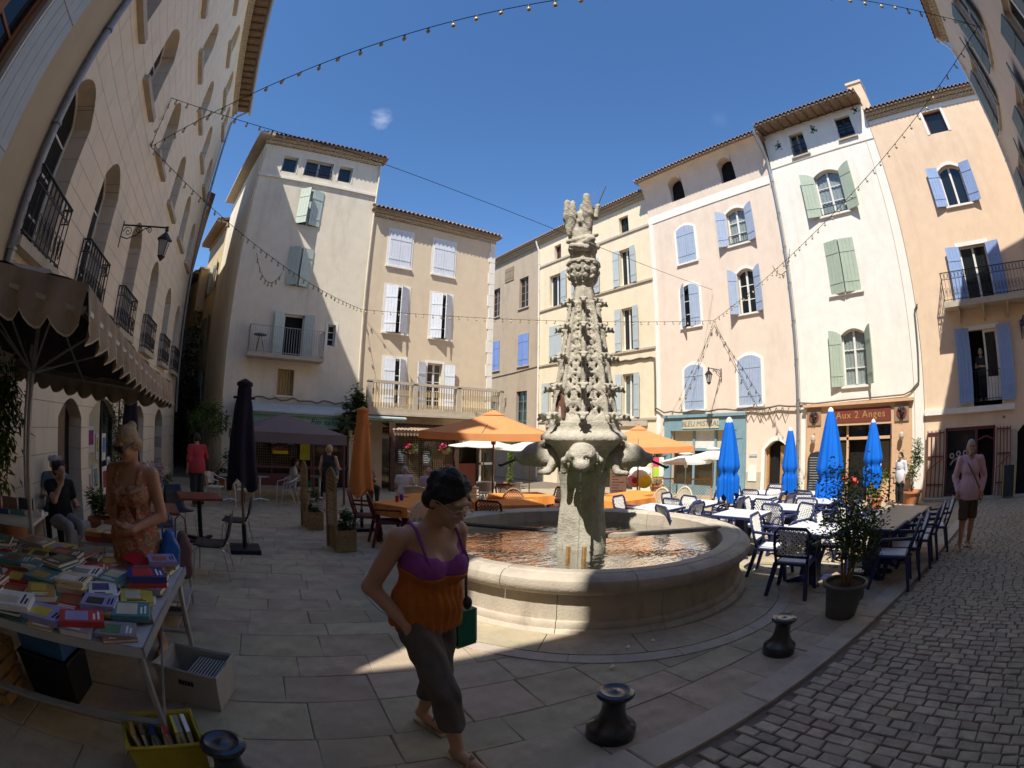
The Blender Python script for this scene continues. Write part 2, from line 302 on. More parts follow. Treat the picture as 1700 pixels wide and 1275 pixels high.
mPaper=M('paper',(.74,.72,.66),.9,.1,4,.05,50); mBoard=M('blackboard',(.03,.033,.035),.8,.3,7,.1,40); mChalk=M('chalk',(.62,.62,.58),.95,.2,30,0)
def leafm(n,c,r=.5):
    mt=M('leaf_'+n,c,r,.35,9,.1,40,spec=.35,rnd=.08); N=mt.node_tree.nodes; L=mt.node_tree.links; p=N['Principled BSDF']; out=N['Material Output']; tr=N.new('ShaderNodeBsdfTranslucent'); tr.inputs[0].default_value=(c[0]*1.6,c[1]*1.7,c[2]*.8,1); mx=N.new('ShaderNodeMixShader'); mx.inputs[0].default_value=.3
    L.new(p.outputs[0],mx.inputs[1]); L.new(tr.outputs[0],mx.inputs[2]); L.new(mx.outputs[0],out.inputs['Surface']); return mt
mLeafD=leafm('dark',(.06,.095,.03)); mLeafM=leafm('mid',(.085,.13,.03)); mLeafL=leafm('light',(.17,.23,.055)); mLeafB=leafm('bright',(.14,.20,.04)); mBark=M('bark',(.16,.11,.07),.9,.3,14,.5,50)
def skin(n,c): return M('skin_'+n,c,.52,.10,7,.1,90,spec=.35,sss=.12)
mSkin=skin('tan',(.50,.29,.19)); mSkinD=skin('sunburnt',(.50,.26,.15)); mSkinP=skin('pale',(.5,.30,.21))
mHairD=M('hair_dark',(.020,.013,.010),.5,.45,55,.9,120,spec=.4); mHairB=M('hair_blonde',(.50,.34,.16),.55,.35,50,.8,120); mHairG=M('hair_grey',(.38,.36,.34),.7,.3,60,.8,100)
def water():
    mt,N,L,p=nodes('fountain_water'); out=N['Material Output']; tc=N.new('ShaderNodeTexCoord')
    nz=N.new('ShaderNodeTexNoise'); nz.inputs['Scale'].default_value=3.2; nz.inputs['Detail'].default_value=3; mp=N.new('ShaderNodeMapping'); mp.inputs['Rotation'].default_value=(0,0,R(35)); mp.inputs['Scale'].default_value=(1,2.4,1); L.new(tc.outputs['Object'],mp.inputs[0]); L.new(mp.outputs[0],nz.inputs['Vector'])
    wv=N.new('ShaderNodeTexWave'); wv.wave_type='RINGS'; wv.rings_direction='SPHERICAL'; wv.inputs['Scale'].default_value=3.2; wv.inputs['Distortion'].default_value=6; wm=N.new('ShaderNodeMapping'); wm.inputs['Location'].default_value=(.62,.75,0); L.new(tc.outputs['Object'],wm.inputs[0]); L.new(wm.outputs[0],wv.inputs[0])
    ad=N.new('ShaderNodeMath'); ad.operation='MULTIPLY_ADD'; ad.inputs[1].default_value=.05; L.new(wv.outputs['Fac'],ad.inputs[0]); L.new(nz.outputs[0],ad.inputs[2])
    bu=N.new('ShaderNodeBump'); bu.inputs['Strength'].default_value=.34; bu.inputs['Distance'].default_value=.05; L.new(ad.outputs[0],bu.inputs['Height'])
    t=N.new('ShaderNodeBsdfTransparent'); t.inputs[0].default_value=(.62,.72,.50,1); gl=N.new('ShaderNodeBsdfGlossy'); gl.inputs['Roughness'].default_value=.015; L.new(bu.outputs[0],gl.inputs['Normal'])
    fr=N.new('ShaderNodeFresnel'); fr.inputs[0].default_value=1.33; L.new(bu.outputs[0],fr.inputs['Normal']); mx=N.new('ShaderNodeMixShader'); L.new(fr.outputs[0],mx.inputs[0]); L.new(t.outputs[0],mx.inputs[1]); L.new(gl.outputs[0],mx.inputs[2]); L.new(mx.outputs[0],out.inputs['Surface']); return mt
mWater=water(); mJet=clearglass(); mBasinIn=M('basin_bed',(.44,.46,.27),.9,.25,3,.3,30,stain=(.13,.15,.06,.6),sscale=2)
# ---------------------------------------------------------------- ground, paving, cobbles, kerb
KU=Vector((.992,-.1255)); KT=Vector((.1255,.992))          # along / across the kerb line
def st(s,t): return s*KU.x+t*KT.x, s*KU.y+t*KT.y
def lens_z(x,y): return x*sin(A0)+y*cos(A0)
def sheet():
    xs=[-150,-60,-25,-12,-8]+[-6+i for i in range(0,27)]+[24,32,60,150]; ys=[-150,-60,-25,-12]+[-9+i for i in range(0,50)]+[50,80,150]
    b=MB(); b.v=[(x,y,g(x,y)-.012 if abs(x)<30 and abs(y)<45 else g(max(-30,min(30,x)),max(-45,min(45,y)))-.012) for x in xs for y in ys]
    n=len(ys); b.f=[(i*n+j,(i+1)*n+j,(i+1)*n+j+1,i*n+j+1) for i in range(len(xs)-1) for j in range(n-1)]; b.m=[0]*len(b.f); return b
tag(sheet().build('ground',mJoint),kind='structure')
plaza=thing('plaza_pavement',None,None); tag(plaza,kind='structure')
street=thing('cobbled_street',None,None); tag(street,kind='structure')
FC=Vector((4.42,4.70)); FZ=g(4.42,4.7)
def piece(b,s0,s1,t0,t1,hh,bev,j=0,tilt=0):
    c=[st(s0,t0),st(s1,t0),st(s1,t1),st(s0,t1)]; cx=sum(p[0] for p in c)/4; cy=sum(p[1] for p in c)/4
    c=[(p[0]+random.uniform(-j,j),p[1]+random.uniform(-j,j)) for p in c]; dz=[random.uniform(-tilt,tilt) for _ in c]
    lo=[(x,y,g(x,y)-.05) for x,y in c]; md=[(x,y,g(x,y)+hh-bev+d) for (x,y),d in zip(c,dz)]
    tp=[(x+(cx-x)*min(.45,bev*1.6/max(.02,math.hypot(cx-x,cy-y))),y+(cy-y)*min(.45,bev*1.6/max(.02,math.hypot(cx-x,cy-y))),g(x,y)+hh+d) for (x,y),d in zip(c,dz)]
    b.add(lo+md+tp,[(8,9,10,11)]+[(i,(i+1)%4,(i+1)%4+4,i+4) for i in range(4)]+[(i+4,(i+1)%4+4,(i+1)%4+8,i+8) for i in range(4)])
def scatter(items,root,name,mat,nmax,hh,bev,j,tilt,smooth=False):
    def key(it):
        x,y=st((it[0]+it[1])/2,(it[2]+it[3])/2); f=lens_z(x,y); r=x*cos(A0)-y*sin(A0); d=math.hypot(x,y); az=abs(math.atan2(r,f))
        return d+(50 if (az>R(66) or d<1.75 or f<.3) else 0)
    items=sorted(items,key=key); rest=MB()
    for i,it in enumerate(items):
        b=MB() if i<nmax else rest; piece(b,*it,hh,bev,j,tilt)
        if i<nmax: b.build(name,mat,root)
    if rest.f: tag(rest.build(name+'s_beyond',mat,root),kind='stuff')
rows=[]; t=1.69
while t<19:
    wd=random.choice((.32,.36,.4,.46)); s=-7+random.random()
    while s<19.5:
        ln=random.uniform(.42,.85); x,y=st(s+ln/2,t+wd/2)
        if (Vector((x,y))-FC).length>2.0: rows.append((s+.0025,s+ln-.0025,t+.0025,t+wd-.0025))
        s+=ln
    t+=wd
for s,t0,t1,ln in [(-7+i*.8,-1.2+j*.5,-1.2+j*.5+.5,.8) for i in range(10) for j in range(6)]: rows.append((s+.004,s+ln-.004,t0+.004,t1-.004)) if s+ln<.62 else None
scatter(rows,plaza,'slab',mSlab,290,-.003,.005,.005,.003)
cob=[]; s=.7
while s<19:
    d=random.uniform(.10,.128); t=1.40-random.uniform(0,.08)
    while t>-4.6:
        l=random.uniform(.135,.195); cob.append((s+.007,s+d-.007,t-l+.007,t-.007)); t-=l
    s+=d
scatter(cob,street,'cobble',mCob,300,.010,.007,.007,.005)
kb=[]; s=-.2
while s<19: l=random.uniform(.8,1.25); kb.append((s+.003,s+l-.003,1.425,1.68)); s+=l
for it in kb: b=MB(); piece(b,*it,.022,.008,.002,.002); b.build('kerb_stone',mKerb,plaza)
# ---------------------------------------------------------------- facade kit: local x along the wall, y into the house, z up
def wallmesh(Wd,zb,zt,ops,depth=6,mat=None,parent=None,front=0,name='wall',slantL=0):
    us=sorted({0,Wd}|{o[0] for o in ops}|{o[1] for o in ops}); zs=sorted({zb,zt}|{o[2] for o in ops}|{o[3] for o in ops}); b=MB()
    for i in range(len(us)-1):
        for k in range(len(zs)-1):
            cu_,cz=(us[i]+us[i+1])/2,(zs[k]+zs[k+1])/2
            if not any(o[0]<cu_<o[1] and o[2]<cz<o[3] for o in ops): b.add([(us[i],front,zs[k]),(us[i+1],front,zs[k]),(us[i+1],front,zs[k+1]),(us[i],front,zs[k+1])],[(0,1,2,3)])
    for o in ops:
        u0,u1,z0,z1=o[:4]; rise=o[4] if len(o)>4 else 0; rd=o[5] if len(o)>5 else .22; n=10 if rise else 1
        arc=[(u0+(u1-u0)*i/n, z1-rise*(1-(1-((2*i/n-1)**2))) if rise else z1) for i in range(n+1)]
        if rise:
            for i in range(n): b.add([(arc[i][0],front,arc[i][1]),(arc[i+1][0],front,arc[i+1][1]),(arc[i+1][0],front,z1),(arc[i][0],front,z1)],[(0,1,2,3)])
        loop=[(u0,z0),(u1,z0)]+arc[::-1]
        for i in range(len(loop)):
            p,q=loop[i],loop[(i+1)%len(loop)]; b.add([(p[0],front,p[1]),(q[0],front,q[1]),(q[0],front+rd,q[1]),(p[0],front+rd,p[1])],[(3,2,1,0)])
    b.add([(slantL,depth,zb),(0,front,zb),(0,front,zt),(slantL,depth,zt)],[(0,1,2,3)]); b.add([(Wd,front,zb),(Wd,depth,zb),(Wd,depth,zt),(Wd,front,zt)],[(0,1,2,3)])
    b.add([(0,front,zt),(Wd,front,zt),(Wd,depth,zt),(slantL,depth,zt)],[(0,1,2,3)]); b.add([(Wd,depth,zb),(slantL,depth,zb),(slantL,depth,zt),(Wd,depth,zt)],[(0,1,2,3)])
    return b.build(name,mat,parent)
def arcz(u,u0,u1,z1,rise): return z1-rise*(((2*(u-u0)/(u1-u0)-1))**2)
def window(root,u0,u1,z0,z1,rise=0,y=.15,bars=2,mat=None,style='dark',fr=.055,ajar=0,leaves=2):
    "two-leaf casement: frame, glazing bars, a pane per leaf, curtain where one shows"
    mat=mat or mFrame; b=MB(); n=8
    b.box(u0,y,z0,u0+fr,y+.05,z1-rise); b.box(u1-fr,y,z0,u1,y+.05,z1-rise); b.box(u0+fr,y,z0,u1-fr,y+.05,z0+fr)
    if rise:
        for i in range(n):
            a=u0+(u1-u0)*i/n; c=u0+(u1-u0)*(i+1)/n; za,zc=arcz(a,u0,u1,z1,rise),arcz(c,u0,u1,z1,rise)
            b.prism([(a,za-fr*1.3),(c,zc-fr*1.3),(c,zc),(a,za)],y,y+.05)
    else: b.box(u0+fr,y,z1-fr,u1-fr,y+.05,z1)
    um=(u0+u1)/2; zt=z1-rise*.15-fr if rise else z1-fr
    if leaves==2: b.box(um-fr*.8,y-.012,z0+fr,um+fr*.8,y+.045,zt)
    for k in range(1,bars+1):
        zz=z0+(z1-rise*.5-z0)*k/(bars+1); b.box(u0+fr,y+.004,zz-.016,u1-fr,y+.04,zz+.016)
    wo=b.build('window',mat,root)
    for a,c in (((u0+fr*.6,um),(um,u1-fr*.6)) if leaves==2 else ((u0+fr*.6,u1-fr*.6),)):
        p=MB(); top=lambda u:(arcz(u,u0,u1,z1,rise) if rise else z1)-fr*.4
        N_=6 if rise else 1; pts=[(a,z0+fr*.5),(c,z0+fr*.5)]+[(c+(a-c)*i/N_,top(c+(a-c)*i/N_)) for i in range(N_+1)]
        p.prism(pts,y+.022,y+.028); p.build('pane',mClear if style in('lace','curtain') else mGlass,wo)
    if style in('lace','curtain'):
        q=MB(); nn=24
        for i in range(nn):
            a=u0+fr+(u1-u0-2*fr)*i/nn; c=u0+fr+(u1-u0-2*fr)*(i+1)/nn; ya=y+.06+.012*sin(i*1.7); yc=y+.06+.012*sin((i+1)*1.7)
            q.add([(a,ya,z0+fr),(c,yc,z0+fr),(c,yc,z1-rise-fr*.2),(a,ya,z1-rise-fr*.2)],[(0,1,2,3)])
        if rise: q.box(u0+fr,y+.075,z1-rise-.02,u1-fr,y+.08,z1-rise*.5)
        q.build('curtain',mLace if style=='lace' else mCurt,wo)
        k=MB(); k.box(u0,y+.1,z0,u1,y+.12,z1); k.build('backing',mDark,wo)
    return wo
def leaf(w,h,rise,t=.035):
    b=MB(); n=4; g_=.006
    for i in range(n):
        a=w*i/n+g_/2; c=w*(i+1)/n-g_/2; za=h-rise*(1-a/w)**2; zc=h-rise*(1-c/w)**2
        b.prism([(a,0),(c,0),(c,zc),(a,za)],-t/2,t/2)
    b.box(.01,-t/2-.012,h*.18,w-.01,t/2+.012,h*.18+.07); b.box(.01,-t/2-.012,h*.74,w-.01,t/2+.012,h*.74+.07)
    return b
def shutters(root,u0,u1,z0,z1,aL,aR,mat,rise=0,y=-.025,wL=None):
    w=(u1-u0)/2-.004
    for side,a in (('L',aL),('R',aR)):
        if a is None: continue
        b=leaf(w,z1-z0,rise)
        hx=u0 if side=='L' else u1; yy=y-(.03 if a>100 else 0)
        b.build('shutter',mat,root,loc=(hx,yy,z0),rot=(0,0,-R(a) if side=='L' else PI+R(a)))
def surround(root,u0,u1,z0,z1,wd=.13,rise=0,mat=None,sill=True,proud=.018):
    b=MB(); b.box(u0-wd,-proud,z0,u0,.01,z1-rise); b.box(u1,-proud,z0,u1+wd,.01,z1-rise); n=10
    if rise:
        for i in range(n):
            a=u0-wd+(u1-u0+2*wd)*i/n; c=u0-wd+(u1-u0+2*wd)*(i+1)/n
            zo=lambda u:z1+wd-(rise+wd)*((2*(u-u0+wd)/(u1-u0+2*wd)-1))**2
            zi=lambda u:max(z1-rise,arcz(min(max(u,u0),u1),u0,u1,z1,rise))
            b.prism([(a,zi(a)),(c,zi(c)),(c,max(zi(c)+.01,zo(c))),(a,max(zi(a)+.01,zo(a)))],-proud,.01)
    else: b.box(u0-wd,-proud,z1,u1+wd,.01,z1+wd)
    b.build('window_surround',mat or mTrim,root)
    if sill: sillp(root,u0,u1,z0,mat or mTrim)
def sillp(root,u0,u1,z0,mat,out=.08,h=.07,ex=.1):
    b=MB(); b.box(u0-ex,-out,z0-h,u1+ex,.2,z0); b.build('sill',mat,root)
def railing(root,u0,u1,z0,h,y,n,mat=None,ret=0,scroll=False,name='railing'):
    mat=mat or mIron; b=MB(); r=.012
    runs=[((u0,y),(u1,y))]+([((u0,y),(u0,y+ret)),((u1,y),(u1,y+ret))] if ret else [])
    for (a,c) in runs:
        L_=math.hypot(c[0]-a[0],c[1]-a[1]); k=max(2,round(n*L_/(u1-u0)))
        b.bar((a[0],a[1],z0+h),(c[0],c[1],z0+h),.035,.02); b.bar((a[0],a[1],z0+.06),(c[0],c[1],z0+.06),.02)
        if scroll: b.bar((a[0],a[1],z0+h*.76),(c[0],c[1],z0+h*.76),.016)
        for i in range(k+1):
            px=a[0]+(c[0]-a[0])*i/k; py=a[1]+(c[1]-a[1])*i/k; b.bar((px,py,z0),(px,py,z0+h),.014)
            if scroll and i<k:
                dx=(c[0]-a[0])/k; dy=(c[1]-a[1])/k
                b.tube([(px+dx*(.5+.4*cos(t)),py+dy*(.5+.4*cos(t)),z0+h*.88+h*.1*sin(t)) for t in [j*PI/4 for j in range(8)]],.006,4,closed=True)
                b.tube([(px+dx*(.5+.42*cos(t)*(1-t/14)),py+dy*(.5+.42*cos(t)*(1-t/14)),z0+h*.3+h*.2*sin(t)*(1-t/14)) for t in [j*PI/4 for j in range(11)]],.006,4)
    return b.build(name,mat,root)
def genoise(root,u0,u1,z,rows=2,mat=None,ret=0,y=0,step=.17,out=.11):
    "courses of half-round tiles under the eave"
    b=MB(); mat=mat or mGen
    for k in range(rows):
        o=out*(k+1); zz=z+k*.15; n=int((u1-u0)/step)
        b.box(u0,y-o+.02,zz+.085,u1,y+.05,zz+.15)
        for i in range(n):
            c=u0+(i+.5)*(u1-u0)/n; rr=(u1-u0)/n*.46
            pts=[(c+rr*cos(a),zz+rr*.95*sin(a)) for a in [PI*j/6 for j in range(7)]]; pts2=[(c+rr*.72*cos(a),zz+rr*.68*sin(a)) for a in [PI*j/6 for j in range(6,-1,-1)]]
            b.prism(pts+pts2,y-o,y+.03)
    return b.build('genoise_cornice',mat,root)
def tileroof(root,u0,u1,z,over,depth,pitch=.28,step=.2,mat=None,name='roof'):
    "canal-tile roof sloping up from the eave, a wave per tile row"
    b=MB(); n=int((u1-u0)/step)*4; ds=[-over,-over+.35,-over+.36,0.8,2.2,depth]
    v=[];k=len(ds)
    for i in range(n+1):
        u=u0+(u1-u0)*i/n; ph=(i%4)/4*2*PI
        for j,d in enumerate(ds): v.append((u,d,z+.10+(d+over)*pitch+.055*cos(ph)-(0.03 if j==2 else 0)))
    f=[(i*k+j,(i+1)*k+j,(i+1)*k+j+1,i*k+j+1) for i in range(n) for j in range(k-1)]; b.add(v,f)
    for i in range(n): # thick tile ends
        a,c=v[i*k],v[(i+1)*k]; b.add([a,c,(c[0],c[1],c[2]-.03),(a[0],a[1],a[2]-.03)],[(3,2,1,0)])
    b.box(u0,-over+.05,z-.03,u1,.3,z+.03)
    return b.build(name,mat or mTile,root,smooth=40)
def pipe(root,pts,r=.05,mat=None,rings=0,name='downpipe'):
    b=MB(); b.tube(pts,r,10)
    for i in range(rings):
        a,c=Vector(pts[-2]),Vector(pts[-1]); p=a+(c-a)*(i+.5)/rings; b.tube([p-Vector((0,0,.02)),p+Vector((0,0,.02))],r*1.3,10)
    return b.build(name,mat or mZinc,root,smooth=60)
def text(root,s,size,loc,mat,name='lettering',ext=.006,rot=(PI/2,0,0),space=1.0,shear=0,scale=(1,1,1)):
    cu_=bpy.data.curves.new('t','FONT'); cu_.body=s; cu_.size=size; cu_.extrude=ext; cu_.align_x='CENTER'; cu_.align_y='CENTER'; cu_.space_character=space; cu_.shear=shear; cu_.resolution_u=3
    t_=bpy.data.objects.new('t',cu_); COL.objects.link(t_); dg=bpy.context.evaluated_depsgraph_get(); dg.update(); me=bpy.data.meshes.new_from_object(t_.evaluated_get(dg)); bpy.data.objects.remove(t_); bpy.data.curves.remove(cu_)
    me.materials.clear(); me.materials.append(mat); o=put(name,me,root,loc,rot); o.scale=scale; return o
# ---------------------------------------------------------------- the row along x = XP (seen from the west)
XP=17.3; YT=18.5
def rowhouse(name,label,yL,yR,cat='house'):
    return thing(name,label,cat,(XP,yL,0),-PI/2),yL-yR,(lambda a,b:(yL-a,yL-b))
# --- grey-beige house
h,Wd,U=rowhouse('grey_house','weathered grey-beige house with lavender blue shutters at the back of the square',30.,22.32)
ops=[]; 
def W_(a,b,z0,z1,*k): u0,u1=U(a,b); ops.append((u0,u1,z0,z1,*k)); return u0,u1
w1=W_(27.54,26.6,9.6,11.6); w2=W_(24.36,23.4,9.6,11.6); w3=W_(27.42,26.5,5.95,7.9); w4=W_(24.36,23.3,5.95,7.9); w5=W_(24.5,23.4,2.0,4.4); w6=W_(26.0,25.0,11.75,12.7); w7=W_(27.4,26.4,2.2,4.3)
wallmesh(Wd,-1.5,13.3,ops,6,mGrayPl,h)
for (a,b),z0,z1 in ((w1,9.6,11.6),(w2,9.6,11.6)): window(h,a,b,z0,z1,mat=mShBrown,bars=3); sillp(h,a,b,z0,mSill)
for (a,b) in (w3,w4): shutters(h,a,b,5.95,7.9,6,4,mShVivid); sillp(h,a,b,5.95,mSill)
window(h,*w5,2.0,4.4,mat=mShDark,bars=3); shutters(h,*w6,11.75,12.7,0,0,mShBrown); shutters(h,*w7,2.2,4.3,0,0,mShDark)
genoise(h,0,Wd,13.3,2); tileroof(h,0,Wd,13.6,.35,5)
b=MB(); b.tube([(Wd-8,-.03,5.55),(Wd-5,-.03,5.5),(Wd-2.5,-.03,5.6),(Wd-.1,-.03,5.75)],.02,5); b.build('wall_cable',mCableG,h)
# --- yellow house
h,Wd,U=rowhouse('yellow_house','straw yellow house with grey shutters behind the fountain spire',22.3,13.62); ops=[]
cols=[(21.3,20.25),(18.75,17.65),(15.72,14.95)]; rz=[(2.6,4.68),(5.82,7.9),(9.08,10.98)]
wl=[[W_(a,b,z0,z1,0,.25) for a,b in cols] for z0,z1 in rz]; at=[W_(20.85,20.25,11.9,12.8,0,.25),W_(15.6,14.95,11.9,12.8,0,.25)]
sg=W_(20.5,15.,-1.2,1.7,0,.5)
wallmesh(Wd,-1.5,13.3,ops,6,mYellow,h)
for r,(z0,z1) in enumerate(rz):
    for c,(a,b) in enumerate(wl[r]):
        if (r,c)==(1,0): shutters(h,a,b,z0,z1,0,0,mShGrey)
        else:
            window(h,a,b,z0,z1,bars=0,style='curtain' if r==0 else 'dark',y=.2)
            shutters(h,a,b,z0,z1,172 if c else (None if r==2 else 172),172,mShGrey) if c!=1 else shutters(h,a,b,z0,z1,174,174,mShGrey)
    b=MB(); b.box(0,-.07,z0-.13,Wd,.02,z0-.03); b.build('string_course',mSill,h)
window(h,*at[0],11.9,12.8,mat=mBurg,bars=1,y=.2); window(h,*at[1],11.9,12.8,bars=2,mat=mIron,y=.2)
b=MB(); b.box(0,-.06,11.75,Wd,.02,11.86); b.build('string_course',mSill,h)
genoise(h,0,Wd,13.3,2); tileroof(h,0,Wd,13.6,.35,5)
pipe(h,[(.06,-.3,13.5),(.06,-.25,13.3),(.06,-.08,12.9),(.06,-.08,-.7)],.055,mTrim,8)
b=MB(); b.box(0.8,-.1,2.2,Wd-.5,.02,2.45); b.build('shop_cornice',mSill,h)
b=MB(); [b.box(sg[0]+i*1.35,.28,-1,sg[0]+i*1.35+.08,.36,1.7) for i in range(5)]; b.box(sg[0],.28,1.1,sg[1],.36,1.2); b.build('shop_frame',mShBrown,h)
b=MB(); b.box(sg[0],.4,-1.2,sg[1],.42,1.7); b.build('shop_glass',mGlassWarm,h)
# cable garland along the wall
b=MB(); b.tube([(Wd-3+i*.3,-.06,5.3+.03*sin(i*2.1)) for i in range(10)]+[(Wd-.05,-.06,5.25),(Wd-.03,-.06,4.2),(Wd-.03,-.06,2.8)],.045,6); b.build('wall_cable',mCableG,h)
# rooftop: chimney and aerial
ch=MB(); ch.box(3.0,.8,13.6,3.7,1.5,14.9); ch.box(2.95,.75,14.9,3.75,1.55,15.0); ch.build('chimney',mTile,h)
b=MB(); b.tube([(4.0,.6,13.8),(4.0,.6,15.6)],.015,5); [b.bar((3.7-.1*i,.6,15.0+.12*i),(4.3+.1*i,.6,15.0+.12*i),.012) for i in range(5)]; b.build('aerial',mSteelP,h)
# --- pink house
h,Wd,U=rowhouse('pink_house','pale pink house with coved eave and blue shutters above the teal shopfront',13.6,6.62); ops=[]
PW={'ul':W_(12.02,11.03,9.3,11.1,.18),'ur':W_(9.25,8.28,9.48,11.15,.2),'ml':W_(12.05,11.07,6.38,8.27,.18),'mr':W_(9.08,8.27,6.5,8.37,.18),'ll':W_(12.03,11.05,2.83,4.72,.18),'lr':W_(9.32,8.28,2.87,4.82,.18)}
PZ={'ul':(9.3,11.1),'ur':(9.48,11.15),'ml':(6.38,8.27),'mr':(6.5,8.37),'ll':(2.83,4.72),'lr':(2.87,4.82)}
dr=W_(8.15,7.1,-1.5,1.5,.35,.35); sh=W_(12.75,9.4,-1.5,1.95,0,.4)
wallmesh(Wd,-1.6,12.1,ops,6,mPink,h)
for k in PW:
    a,b=PW[k]; z0,z1=PZ[k]; surround(h,a,b,z0,z1,.14,.18)
    if k in('ul','ll','lr'): shutters(h,a,b,z0,z1,0,0,mShBlue,.17)
    elif k=='ml': window(h,a,b,z0,z1,.18); shutters(h,a,b,z0,z1,38,8,mShBlue,.17)
    else: window(h,a,b,z0,z1,.18,style='lace' if k=='ur' else 'dark'); shutters(h,a,b,z0,z1,160 if k=='ur' else 140,160,mShBlue,.17)
a,b=PW['ur']; railing(h,a,b,9.5,.4,-.02,8)
b=MB(); b.box(-.02,-.03,11.75,Wd+.0,.02,12.15); b.box(0,-.025,-1,.22,.01,11.75); b.box(Wd-.2,-.025,2.6,Wd,.01,11.75); b.build('frieze_band',mTrim,h)
oc=[U(12.05,11.25),U(9.15,8.38)]; cv=MB(); ns=8; prof=[(-.03-.72*(1-cos(PI/2*i/ns)),12.15+1.75*sin(PI/2*i/ns)) for i in range(ns+1)]
us=sorted([0,Wd]+[q for o in oc for q in o])
for i in range(len(us)-1):
    a,c=us[i],us[i+1]; inn=any(o[0]-1e-6<=a and c<=o[1]+1e-6 for o in oc)
    for j in range(ns):
        if inn and 1<=j<=4: continue
        (y0,z0),(y1,z1)=prof[j],prof[j+1]; cv.add([(a,y0,z0),(c,y0,z0),(c,y1,z1),(a,y1,z1)],[(0,1,2,3)])
for o in oc:
    for u in o:
        P=[(u,y,z) for y,z in prof[1:6]]+[(u,.15,prof[5][1]),(u,.15,prof[1][1])]; cv.add(P,[tuple(range(len(P)))])
    cv.add([(o[0],prof[1][0],prof[1][1]),(o[1],prof[1][0],prof[1][1]),(o[1],.15,prof[1][1]),(o[0],.15,prof[1][1])],[(0,1,2,3)])
    n=8; c0=(o[0]+o[1])/2; rr=(o[1]-o[0])/2; zt=prof[5][1]
    for i in range(n):
        t0,t1=PI*i/n,PI*(i+1)/n; A_=(c0-rr*cos(t0),zt-.35+.35*sin(t0)); B_=(c0-rr*cos(t1),zt-.35+.35*sin(t1))
        cv.add([(A_[0],prof[4][0],A_[1]),(B_[0],prof[4][0],B_[1]),(B_[0],.15,B_[1]),(A_[0],.15,A_[1])],[(0,1,2,3)])
        cv.add([(A_[0],prof[4][0]-.02,A_[1]),(B_[0],prof[4][0]-.02,B_[1]),(B_[0],prof[5][0],zt),(A_[0],prof[5][0],zt)],[(3,2,1,0)])
cv.build('eave_cove',mPink,h,smooth=30)
for o in oc: b=MB(); b.box(o[0],.14,12.3,o[1],.16,13.8); b.build('unlit_attic_sheet',mDark,h)
tileroof(h,-.1,Wd+.1,13.9,.85,5)
pipe(h,[(Wd-.05,-.85,13.95),(Wd-.05,-.75,13.6),(Wd-.05,-.2,12.9),(Wd-.05,-.1,12.5),(Wd-.05,-.1,-.7)],.06,mZinc,9)
# teal shopfront
f=MB(); s0,s1=U(13.1,9.0); i0,i1=sh
f.box(s0,-.1,-1.5,i0,.02,1.95); f.box(i1,-.1,-1.5,s1,.02,1.95); f.box(s0,-.1,1.95,s1,.02,2.5); f.box(s0-.05,-.18,2.5,s1+.05,.02,2.62)
f.box(i0,.1,1.1,i1,.2,1.22); f.box(i0,.1,-1.5,i1,.2,-.35)
for q in (.33,.66): f.box(i0+(i1-i0)*q-.05,.1,-.35,i0+(i1-i0)*q+.05,.2,1.95)
f.box(s1-.55,-.12,-.9,s1-.12,-.1,1.5); f.box(s1-.55,-.12,1.6,s1-.12,-.1,1.9); f.build('shopfront',mTeal,h)
for q in range(3):
    a=i0+(i1-i0)*q/3+.04; c=i0+(i1-i0)*(q+1)/3-.04; p=MB(); p.box(a,.15,-.35,c,.16,1.1); p.build('shop_pane',mGlassWarm,h); p=MB(); p.box(a,.15,1.22,c,.16,1.95); p.build('transom_blind',mCreamF if q!=1 else mPaper,h)
sn=MB(); c0,c1=U(12.1,10.25); sn.box(c0,-.125,2.03,c1,-.1,2.42); sg_=sn.build('shop_sign',mCreamF,h); text(sg_,'BLEU MISTRAL',.30,((c0+c1)/2,-.13,2.22),mShDark,shear=.15,ext=.004)
# arched entrance and stone base
b=MB(); a,c=dr; b.box(a,.2,-1.5,a+.1,.3,1.45); b.box(c-.45,.2,-1.5,c,.28,1.3); b.build('door_leaf',mWoodL,h); b=MB(); b.box(a,.33,-1.5,c,.36,1.6); b.build('unlit_hall_sheet',mDark,h)
surround(h,a,c,-1.5,1.5,.16,.35,sill=False); b=MB(); b.box(s1+.02,-.02,-1.5,a-.17,.01,.3); b.build('plinth',mSill,h); b=MB(); b.box(c+.17,-.02,-1.5,Wd-.2,.01,.3); b.build('plinth',mSill,h)
b=MB(); b.box(s1+.15,-.03,.9,s1+.5,0,1.0); b.build('wall_plate',mShGrey,h); b=MB(); b.box(s1+.12,-.05,-.05,s1+.5,-.02,.55); b.build('meter_box',mTrim,h)
b=MB(); b.tube([(s0-.5,-.12,3.0)]+[(s0+i*.4,-.12,2.75+.04*sin(i*1.9)) for i in range(18)],.035,6); [b.tube([(s1+.0+i*.28,-.13,2.72),(s1+.14+i*.28,-.14,2.45+.1*sin(i*3)),(s1+.28+i*.28,-.13,2.7)],.018,5) for i in range(7)]; b.build('wall_cable',mCableG,h)
